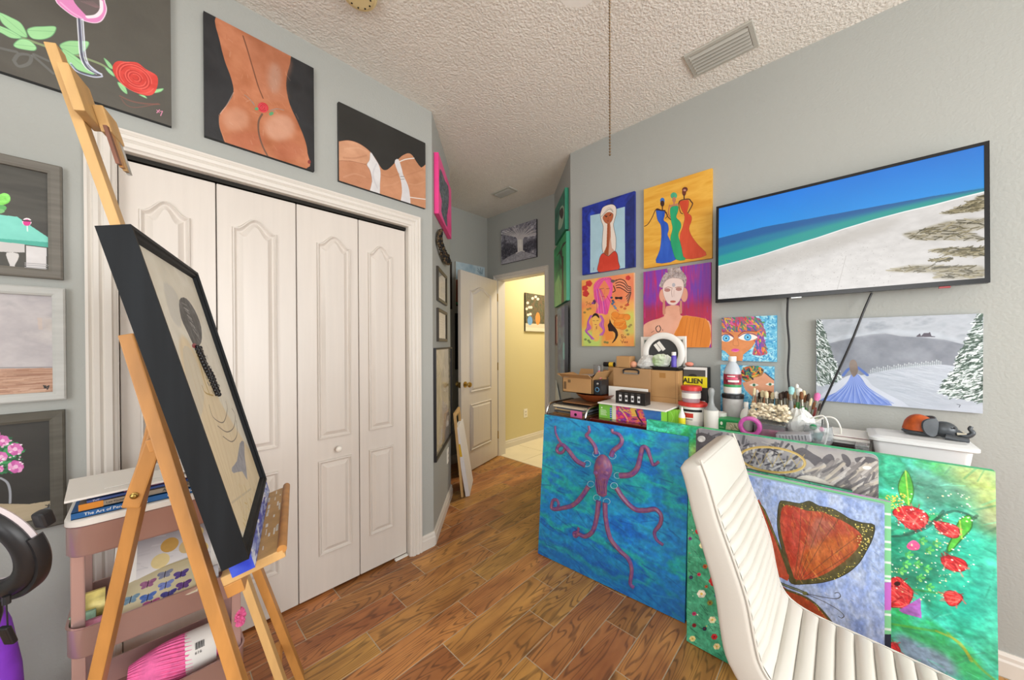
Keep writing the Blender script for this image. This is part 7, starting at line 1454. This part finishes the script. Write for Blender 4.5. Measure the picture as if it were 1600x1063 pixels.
# --- right half: ribbon, bead bag, containers, brushes
pr_ = P3(1172, 668, 2.0); rb = thing('ribbon_roll', (2.005, pr_.y, lo), 'magenta ribbon roll lying beside the bead bag', 'ribbon'); rs = []
for i in range(40): a_ = 2*math.pi*i/40; d_ = Vector((0, _c(a_), _s(a_))); cc = Vector((2.0, pr_.y, lo+.048)); rs.append([cc+d_*r_+Vector((x_, 0, 0)) for r_, x_ in ((.030, .012), (.030, -.012), (.034, -.014), (.044, -.014), (.047, -.012), (.047, .012))])
MB().rings(rs, close=True).build('roll', mat('magenta_ribbon', '#c85aa8', .25, vary=.2, vscale=50), rb, smooth=True)
a, b = ext(2.012, .125, (1178, 666, 1226, 690), lo); pcn = thing('plastic_box', ((a[0]+b[0])/2, (a[1]+b[1])/2, lo), 'clear plastic box of pink ribbon under the bead bag', 'container')
MB().box(a, (b[0], b[1], lo+.060)).build('shell', M_clearp, pcn, bev=.004); MB().box((a[0]+.008, a[1]+.008, lo+.004), (b[0]-.008, b[1]-.008, lo+.040)).build('pink_contents', mat('pink_ribbon_pile', '#b8487c', .4, vary=.35, vscale=30), pcn, bev=.003); MB().box((a[0]-.003, a[1]-.003, lo+.060), (b[0]+.003, b[1]+.003, lo+.068)).build('lid', M_clearp, pcn, bev=.002)
zb2 = lo+.0685
pbd = P3(1202, 645, 2.06); bagc = Vector((2.075, pbd.y, zb2)); bg = thing('bead_bag', bagc, 'clear zip bag filled with cream shell beads', 'bag')
mbs = MB(); rg = random.Random(21)
for k in range(210):
    u, v = rg.uniform(-1, 1), rg.uniform(0, 1); w_ = rg.uniform(-1, 1); s_ = .010; p = bagc+Vector((w_*.032*(1-v*.6), u*.082*(1-.15*v), .010+v*.075)); mbs.ball(p, rg.uniform(.006, .0095), 7, 5, sc=(1, rg.uniform(.8, 1.4), rg.uniform(.6, 1)))
tag(mbs.build('shell_beads', mat('cream_beads', '#dcc9a4', .5, col2='#f0e6d0', vscale=60), bg, smooth=True), kind='stuff')
rs = []
for j in range(9):
    t_ = j/8; z_ = .002+.118*t_; dx = .045*(1-t_)**.6+.004; rs.append([bagc+Vector((_c(i/20*6.283)*dx, _s(i/20*6.283)*.094*(1-.08*math.sin(3*t_)), z_+.004*math.sin(5*i/20*6.283)*t_)) for i in range(20)])
MB().rings(rs, cap=False).build('film', mat('bag_film', '#ffffff', .08, trans=1.0, ior=1.02), bg, smooth=True)
# brush holder with brushes
hy0, hy1 = P3(1286, 650, 2.17).y, P3(1180, 650, 2.17).y; hz = lo
hold = thing('brush_holder', (2.19, (hy0+hy1)/2, lo), 'white wrapped tray holding upright paintbrushes', 'holder')
MB().box((2.145, hy0, lo), (2.235, hy1, lo+.006)).build('base', M_whitep, hold)
for nm, p, q_ in (('wall', (2.145, hy0, lo), (2.149, hy1, lo+.095)), ('wall', (2.231, hy0, lo), (2.235, hy1, lo+.095)), ('wall', (2.145, hy0, lo), (2.235, hy0+.004, lo+.095)), ('wall', (2.145, hy1-.004, lo), (2.235, hy1, lo+.095))): MB().box(p, q_).build(nm, M_bag, hold)
M_fer = mat('ferrule_metal', '#c9c4b8', .25, 1.0, vary=.05); HND = [mat('handle_'+k, v, .3, vary=.08) for k, v in (('amber', '#c98a2c'), ('black', '#1d1a1a'), ('green', '#4f8a52'), ('cream', '#d9d2bc'), ('wine', '#6a2420'), ('wood', '#b98a58'), ('white', '#e6e4de'), ('grey', '#8a8c8a'), ('sage', '#a8b890'))]
BRI = [mat('bristle_'+k, v, .7, vary=.15, vscale=60) for k, v in (('dark', '#3a2a20'), ('brown', '#7a4a28'), ('pale', '#d8c8a0'), ('white', '#ece8e0'), ('pink', '#e878b0'), ('aqua', '#a0d8d8'))]
def brush(px_, pyt, x, hm, bm_, r_, tip, desc, tilt=0.0, hl=.05):
    """paintbrush standing bristles up: tip at photo point"""
    p = P3(px_, pyt, x); base = Vector((x, p.y+tilt, lo+.007)); ax = (p-base).normalized(); Lb = (p-base).length
    t_ = thing('paintbrush', base, desc, 'brush', 'paintbrushes in the holder'); u1 = Lb-hl; 
    MB().lathe([(r_*.45, 0), (r_*.6, u1*.3), (r_*.95, u1*.75), (r_*.8, u1-.02)], base, ax, 10).build('handle', hm, t_, smooth=True)
    MB().lathe([(r_*.82, u1-.02), (r_*.9, u1), (r_*1.0, u1+.012)], base, ax, 10).build('ferrule', M_fer, t_, smooth=True)
    MB().lathe([(r_*.95, u1+.012), (r_*tip, u1+.028), (r_*tip*.9, Lb-.006), (r_*.25, Lb)], base, ax, 10).build('bristles', bm_, t_, smooth=True); return t_
WORDS = {'amber': 'amber', 'black': 'black', 'green': 'green', 'cream': 'cream', 'wine': 'wine red', 'wood': 'plain wood', 'white': 'white', 'grey': 'grey', 'sage': 'sage'}
names_h = ['amber', 'black', 'green', 'cream', 'wine', 'wood', 'white', 'grey', 'sage']; names_b = ['dark', 'brown', 'pale', 'white', 'pink', 'aqua']
spec = [(1179, 606, 5, 2, .006, 1.2), (1183, 609, 7, 3, .006, 1.2), (1187, 613, 1, 0, .007, 1.2), (1192, 610, 8, 2, .008, 1.3), (1197, 611, 8, 2, .008, 1.3), (1202, 611, 4, 1, .011, 1.3), (1208, 613, 3, 2, .008, 1.3), (1213, 612, 3, 3, .008, 1.3), (1219, 614, 5, 0, .007, 1.2), (1224, 612, 0, 0, .008, 1.3), (1229, 611, 0, 0, .008, 1.2), (1233, 613, 0, 1, .008, 1.2), (1237, 604, 7, 5, .009, 1.4), (1241, 611, 0, 2, .007, 1.2), (1245, 600, 6, 3, .006, 1.3), (1249, 606, 2, 3, .009, 1.4), (1252, 612, 2, 1, .007, 1.1), (1256, 610, 6, 2, .006, 1.2), (1260, 617, 4, 1, .006, 1.0), (1264, 615, 2, 0, .006, 1.1), (1268, 622, 5, 2, .005, 1.1), (1278, 614, 4, 4, .009, 1.4), (1273, 628, 2, 1, .006, 1.0), (1282, 630, 8, 0, .005, 1.0)]
for i, (px_, pyt, hm, bm_, r_, tip) in enumerate(spec):
    pos = 'left' if px_ < 1215 else ('middle' if px_ < 1250 else 'right')
    rank = ['first', 'second', 'third', 'fourth', 'fifth', 'sixth', 'seventh', 'eighth', 'ninth'][sum(1 for s_ in spec[:i] if (s_[0] < 1215) == (px_ < 1215) and (s_[0] < 1250) == (px_ < 1250))]
    brush(px_, pyt, 2.165+.045*((i*7) % 4)/3, HND[hm], BRI[bm_], r_, tip, '%s handled paintbrush, %s bristles, %s from left in %s of holder' % (WORDS[names_h[hm]], names_b[bm_], rank, pos), (.015 if i % 3 == 0 else -.01) if px_ < 1260 else .03)
# clear bag over the holder front, grey eraser box, glass jar, cables
pbb = P3(1245, 660, 2.10); puffy('plastic_bag', (2.105, pbb.y-.006, lo+.0), .030, .048, .075, M_bag, 'crinkled clear bag in front of the brush holder', seed=11, amp=.25)
ge = thing('grey_box', P3(1243, 680, 1.98), 'grey lidded pencil box tilted on the dresser front', 'box'); pe0 = P3(1243, 676, 1.985); exE = Vector((0, -.985, .17)).normalized(); 
MB().obox((1.985, pe0.y+.006, lo+.032), (exE, Vector((1, 0, 0)), exE.cross(Vector((1, 0, 0)))), (.060, .040, .016)).build('case', mat('grey_case', '#aaaab0', .35, vary=.05), ge, bev=.004); 
for k in range(9): MB().obox(Vector((1.9446, pe0.y+.006, lo+.034))+exE*(-.045+k*.011), (exE, Vector((0, .17, .985)), Vector((-1, 0, 0))), (.0012, .008 if k % 2 else .011, .0004)).build('printed_mark', mat('mark_ink', '#55555c', .5, vary=.05), ge)
pj = P3(1278, 680, 2.03); gj = thing('glass_bowl', (2.04, pj.y, lo), 'clear glass bowl of green and pink craft bits', 'bowl')
MB().lathe([(.035, .002), (.046, .010), (.052, .045), (.046, .085), (.043, .085), (.049, .045), (.043, .012), (.033, .006)], (2.04, pj.y, lo), (0, 0, 1), 26).build('glass', M_clearp, gj, smooth=True)
for k, (dy, dz, r_, col) in enumerate(((.02, .075, .014, '#2c8a5a'), (-.014, .070, .010, '#e070a0'), (.0, .035, .022, '#6a9a98'), (-.02, .030, .016, '#e8e0dc'), (.022, .028, .015, '#b8d0cc'), (.005, .060, .012, '#e6e2da'))): MB().ball((2.035, pj.y+dy*.8, lo+dz), r_, 10, 7).build('craft_piece', mat('craft_'+col.lstrip('#'), col, .4, vary=.05), gj, smooth=True)
pk2 = P3(1255, 694, 1.95); one(MB().tube([Vector((1.945, pk2.y+.045*_c(t), lo+.004+.0*t))+Vector((.03*_s(t), 0, 0)) for t in np.linspace(0, 6.28, 20)], .004, 7, close=True).build('rubber_band', mat('pink_rubber', '#d8709c', .4, vary=.05), None, smooth=True), 'pink looped band lying before the glass bowl', 'band')
M_wcable = mat('white_cable', '#e2e0d8', .4, vary=.02)
def cabl(P, lab): one(MB().tube(smooth_pts(P, 8), .0035, 7).build('white_cable', M_wcable, None, smooth=True), lab, 'cable')
cabl([P3(1270, 662, 2.12), P3(1290, 652, 2.12), P3(1305, 655, 2.12), P3(1313, 668, 2.12), P3(1314, 680, 2.12), Vector((2.12, P3(1314, 680, 2.12).y, lo+.004))], 'white cable arching over the paper stack')
cabl([P3(1266, 654, 2.02), P3(1285, 650, 2.02), P3(1293, 662, 2.02), P3(1292, 682, 2.02), Vector((2.02, P3(1288, 692, 2.02).y, lo+.004))], 'white cable looping round the glass bowl')
z = lo
ya, yb = P3(1356, 690, 2.13).y, P3(1288, 682, 2.13).y
for i, (t_, col, lab) in enumerate(((.008, '#3a3436', 'black folder at the bottom of the paper stack'), (.012, '#e8e6e0', 'white sketch pad in the lower paper stack'), (.006, '#d8d4ce', 'grey white pad in the middle of the paper stack'), (.010, '#efece6', 'thick white pad near the top of the paper stack'), (.004, '#eec4d2', 'pink sheet near the top of the paper stack'), (.003, '#f2f0ea', 'white sheet topping the paper stack'))):
    dx = .012*((i*5) % 3); pbox('sketch_pad', (2.075+dx, ya-.004*(i % 2), z), (2.26+dx*.5, yb-.006*(i % 3)+(0 if i != 4 else -.03), z+t_), mat('pad_'+col.lstrip('#'), col, .7, vary=.03), lab, 'pad', .001); z += t_+.0004
gb_ = thing('glass_box', P3(1347, 700, 2.0), 'tiny clear box of dark beads at the storage box corner', 'container'); a, b = ext(1.985, .05, (1336, 690, 1358, 706), lo); MB().box(a, (b[0], b[1], lo+.036)).build('shell', M_clearp, gb_, bev=.002)
for k in range(7): MB().ball((2.0+.006*(k % 3), a[1]+.012+(b[1]-a[1]-.024)*k/6, lo+.010+.003*(k % 2)), .007, 8, 5).build('bead', M_black if k % 2 else mat('bead_green', '#4a6a58', .4, vary=.1), gb_, smooth=True)
# storage box and elephant
yR, yL = P3(1527, 715, 2.03).y, P3(1362, 690, 2.03).y; st = thing('storage_box', (2.12, (yL+yR)/2, lo), 'long clear lidded plastic storage box at the dresser end', 'storage box')
M_frost = mat('frosted_plastic', '#f2f4f4', .22, trans=.15, ior=1.2, vary=.02)
def rbox(x0, x1, y0, y1, r, zs): return MB().rings([[Vector((x, y, z_)) for x, y in rrect2(x0+d, x1-d, y0+d, y1-d, r)] for d, z_ in zs])
rbox(2.030, 2.225, yR, yL, .02, ((.010, lo), (.004, lo+.055))).build('tub', M_frost, st, smooth=True); rbox(2.020, 2.235, yR-.010, yL+.008, .026, ((.004, lo+.052), (0, lo+.056), (0, lo+.066), (.008, lo+.070), (.016, lo+.070), (.022, lo+.074), (.026, lo+.074))).build('lid', M_frost, st, smooth=True)
for y in (): MB().box((2.012, y-.025, lo+.03), (2.020, y+.025, lo+.068)).build('latch', M_frost, st, bev=.002)
ze = lo+.0745; e0, e1 = P3(1406, 690, 2.17), P3(1504, 690, 2.17); eL = e0.y-e1.y; el = thing('elephant_figurine', (2.165, (e0.y+e1.y)/2, ze), 'reclining elephant figurine with orange carved back and grey head', 'figurine')
M_eg = mat('dark_pewter', '#4c5054', .35, .3, vary=.2, vscale=20); M_eo = mat('orange_carved_wood', '#b4501c', .5, vary=.3, vscale=30, bump=.6, bscale=110)
yc = e0.y
rs = []
for t_ in np.linspace(0, 1, 15):
    rr2 = math.sin(math.pi*min(1, t_*1.02+.0))**.55 if t_ < .98 else .15; rr2 = max(.05, (math.sin(math.pi*t_)**.5)*(1-.35*t_)); hgt = .075*rr2; wid = .050*rr2
    rs.append([Vector((2.165+wid*_c(a_), yc-.005-eL*.66*t_, ze+.020+max(0, hgt*_s(a_))-.004*(a_ > 3.2))) for a_ in np.linspace(0, math.pi, 14)])
MB().rings(rs).build('carved_back', M_eo, el, smooth=True)
rs = []
for t_ in np.linspace(0, 1, 15):
    rr2 = max(.06, math.sin(math.pi*t_)**.4*(1-.2*t_)); rs.append([Vector((2.165+.053*rr2*_c(a_), yc-.003-eL*.70*t_, ze+.012+.012*_s(a_)*min(1, rr2*1.3))) for a_ in np.linspace(0, 2*math.pi, 16, endpoint=False)])
MB().rings(rs).build('belly', M_eg, el, smooth=True)
hc = Vector((2.150, yc-eL*.70, ze+.034)); MB().ball(hc, .031, 18, 12, sc=(.9, 1.15, 1.0)).build('head', M_eg, el, smooth=True)
for sx_ in (-1, 1):
    pts = smooth_pts([(0, .030), (.022, .034), (.040, .022), (.042, -.002), (.032, -.024), (.014, -.034), (.002, -.020)], 4, True); o_ = hc+Vector((sx_*.030, .018, .006)); exx = Vector((sx_*.35, .93, 0)).normalized(); MB().prism(pts, o_, exx, (0, 0, 1), exx.cross(Vector((0, 0, 1))), .006, bev=.002).build('ear', M_eg, el, smooth=True)
    MB().cyl(hc+Vector((sx_*.016, -.030, -.010)), hc+Vector((sx_*.020, -.052, -.006)), .005, .002, 8).build('tusk', mat('tusk', '#c8c0ac', .4, vary=.03), el, smooth=True)
    MB().ball(hc+Vector((sx_*.026, -.022, .012)), .004, 8, 6).build('eye', M_black, el, smooth=True)
    MB().tube([hc+Vector((sx_*.030, .0, -.024)), hc+Vector((sx_*.034, -.030, -.028)), hc+Vector((sx_*.032, -.055, -.028))], [.012, .011, .009], 10).build('front_leg', M_eg, el, smooth=True)
MB().tube(smooth_pts([hc+Vector((0, -.030, -.006)), hc+Vector((-.004, -.042, -.014)), hc+Vector((-.006, -.056, -.016)), hc+Vector((-.006, -.068, -.002)), hc+Vector((-.004, -.062, .012)), hc+Vector((-.002, -.066, .022))], 5), [.012-.007*i/25 for i in range(26)], 10).build('trunk', M_eg, el, smooth=True)

# ------------------------------------------------------------------ alcove odds and ends
# black beaded necklace on the angled wall
nk = C1; pA = Vector((C1[0], C1[1], 0))+dL*.36+nL*.018; nl = thing('bead_necklace', pA+Vector((0, 0, 1.95)), 'heavy black bead necklace hanging on the angled wall', 'necklace'); rg = random.Random(5)
hook = Vector((C1[0], C1[1], 2.112))+dL*.19+nL*.022; MB().ball(hook, .008, 10, 7).build('hook', M_brass, nl, smooth=True)
for k in range(11):
    f = k/10; W3 = lambda al_, z_, o_: Vector((C1[0], C1[1], z_))+dL*al_+nL*o_
    ctrl = [hook, W3(.10+.03*f, 2.06, .022), W3(.105+.05*f, 1.995-.0*f, .02), W3(.22+.02*f, 1.945+.02*f, .024+.006*(k % 3)), W3(.38, 1.925+.035*f, .03), W3(.54-.01*(k % 4), 1.955+.02*f, .026), W3(.50-.02*f, 2.005, .022), W3(.38-.03*f, 1.985+.012*f, .026), W3(.27-.01*f, 2.01+.015*f, .02), W3(.21, 2.07, .016), hook]
    Q = smooth_pts(ctrl, 9); bs = MB().tube(Q, .004, 5)
    for p_ in Q[::2]: bs.ball(Vector(p_)+nL*rg.uniform(-.004, .008), rg.uniform(.006, .0115), 7, 5)
    bs.build('bead_strand', M_black if k % 4 else mat('brown_beads', '#5a4830', .4, vary=.3, vscale=80), nl, smooth=True)
# leaning stretcher and white canvases by the angled wall
M_raww = mat('raw_pine', '#c9a36c', .6, vary=.12, vscale=4, vstretch=(6, 6, 1))
def leaner(px_t, px_b, wd, th, depth_t, m_, name, label, cat, hz, extra=None):
    pass
bL = Vector((1.800, 2.335, .003)); tL = Vector((1.765, 2.395, .735)); ax = (tL-bL).normalized(); edge_d = Vector((q, q, 0)); nrm = (nL-ax*nL.dot(ax)).normalized(); side_ = ax.cross(nrm)
def plank_thing(name, b_, w_, h_, th, m_, label, cat, tilt):
    up = (Vector((0, 0, 1))-nL*tilt).normalized(); n_ = (nL-up*nL.dot(up)).normalized(); s_ = dL; t_ = thing(name, b_, label, cat)
    return t_, up, n_, s_
t_, up, n_, s_ = plank_thing('wood_stretcher', Vector((C1[0], C1[1], 0))+dL*.735+nL*.085, .05, .72, .02, M_raww, 'raw pine stretcher frame leaning at the angled wall end', 'frame', .09)
b_ = Vector((C1[0], C1[1], .003))+dL*.690+nL*.105
for k, (u0, u1, v0, v1) in enumerate(((0, .035, 0, .72), (.27, .305, 0, .72), (.035, .27, 0, .035), (.035, .27, .685, .72))): MB().obox(b_+s_*((u0+u1)/2)+up*((v0+v1)/2), (s_, up, s_.cross(up)), ((u1-u0)/2, (v1-v0)/2, .010)).build('bar', M_raww, t_, bev=.001, bseg=1)
for k, (off, w_, h_, lab) in enumerate(((.150, .34, .60, 'white blank canvas with yellow sticker leaning by the door'), (.185, .30, .66, 'plain white canvas leaning behind the stickered one'))[:1]):
    t_, up, n_, s_ = plank_thing('blank_canvas', Vector((C1[0], C1[1], 0))+dL*.76+nL*off, w_, h_, .03, M_white, lab, 'canvas', .16)
    b_ = Vector((C1[0], C1[1], .003))+dL*.705+nL*off; MB().obox(b_+s_*(w_/2)+up*(h_/2), (s_, up, s_.cross(up)), (w_/2, h_/2, .018)).build('canvas_face', mat('white_gesso', '#e4e2e4', .7, vary=.02), t_, bev=.002)
    MB().obox(b_-s_*.0006+up*.40, (s_, up, s_.cross(up)), (.0006, .055, .010)).build('yellow_sticker', mat('yellow_sticker', '#d8b030', .5, vary=.05), t_)
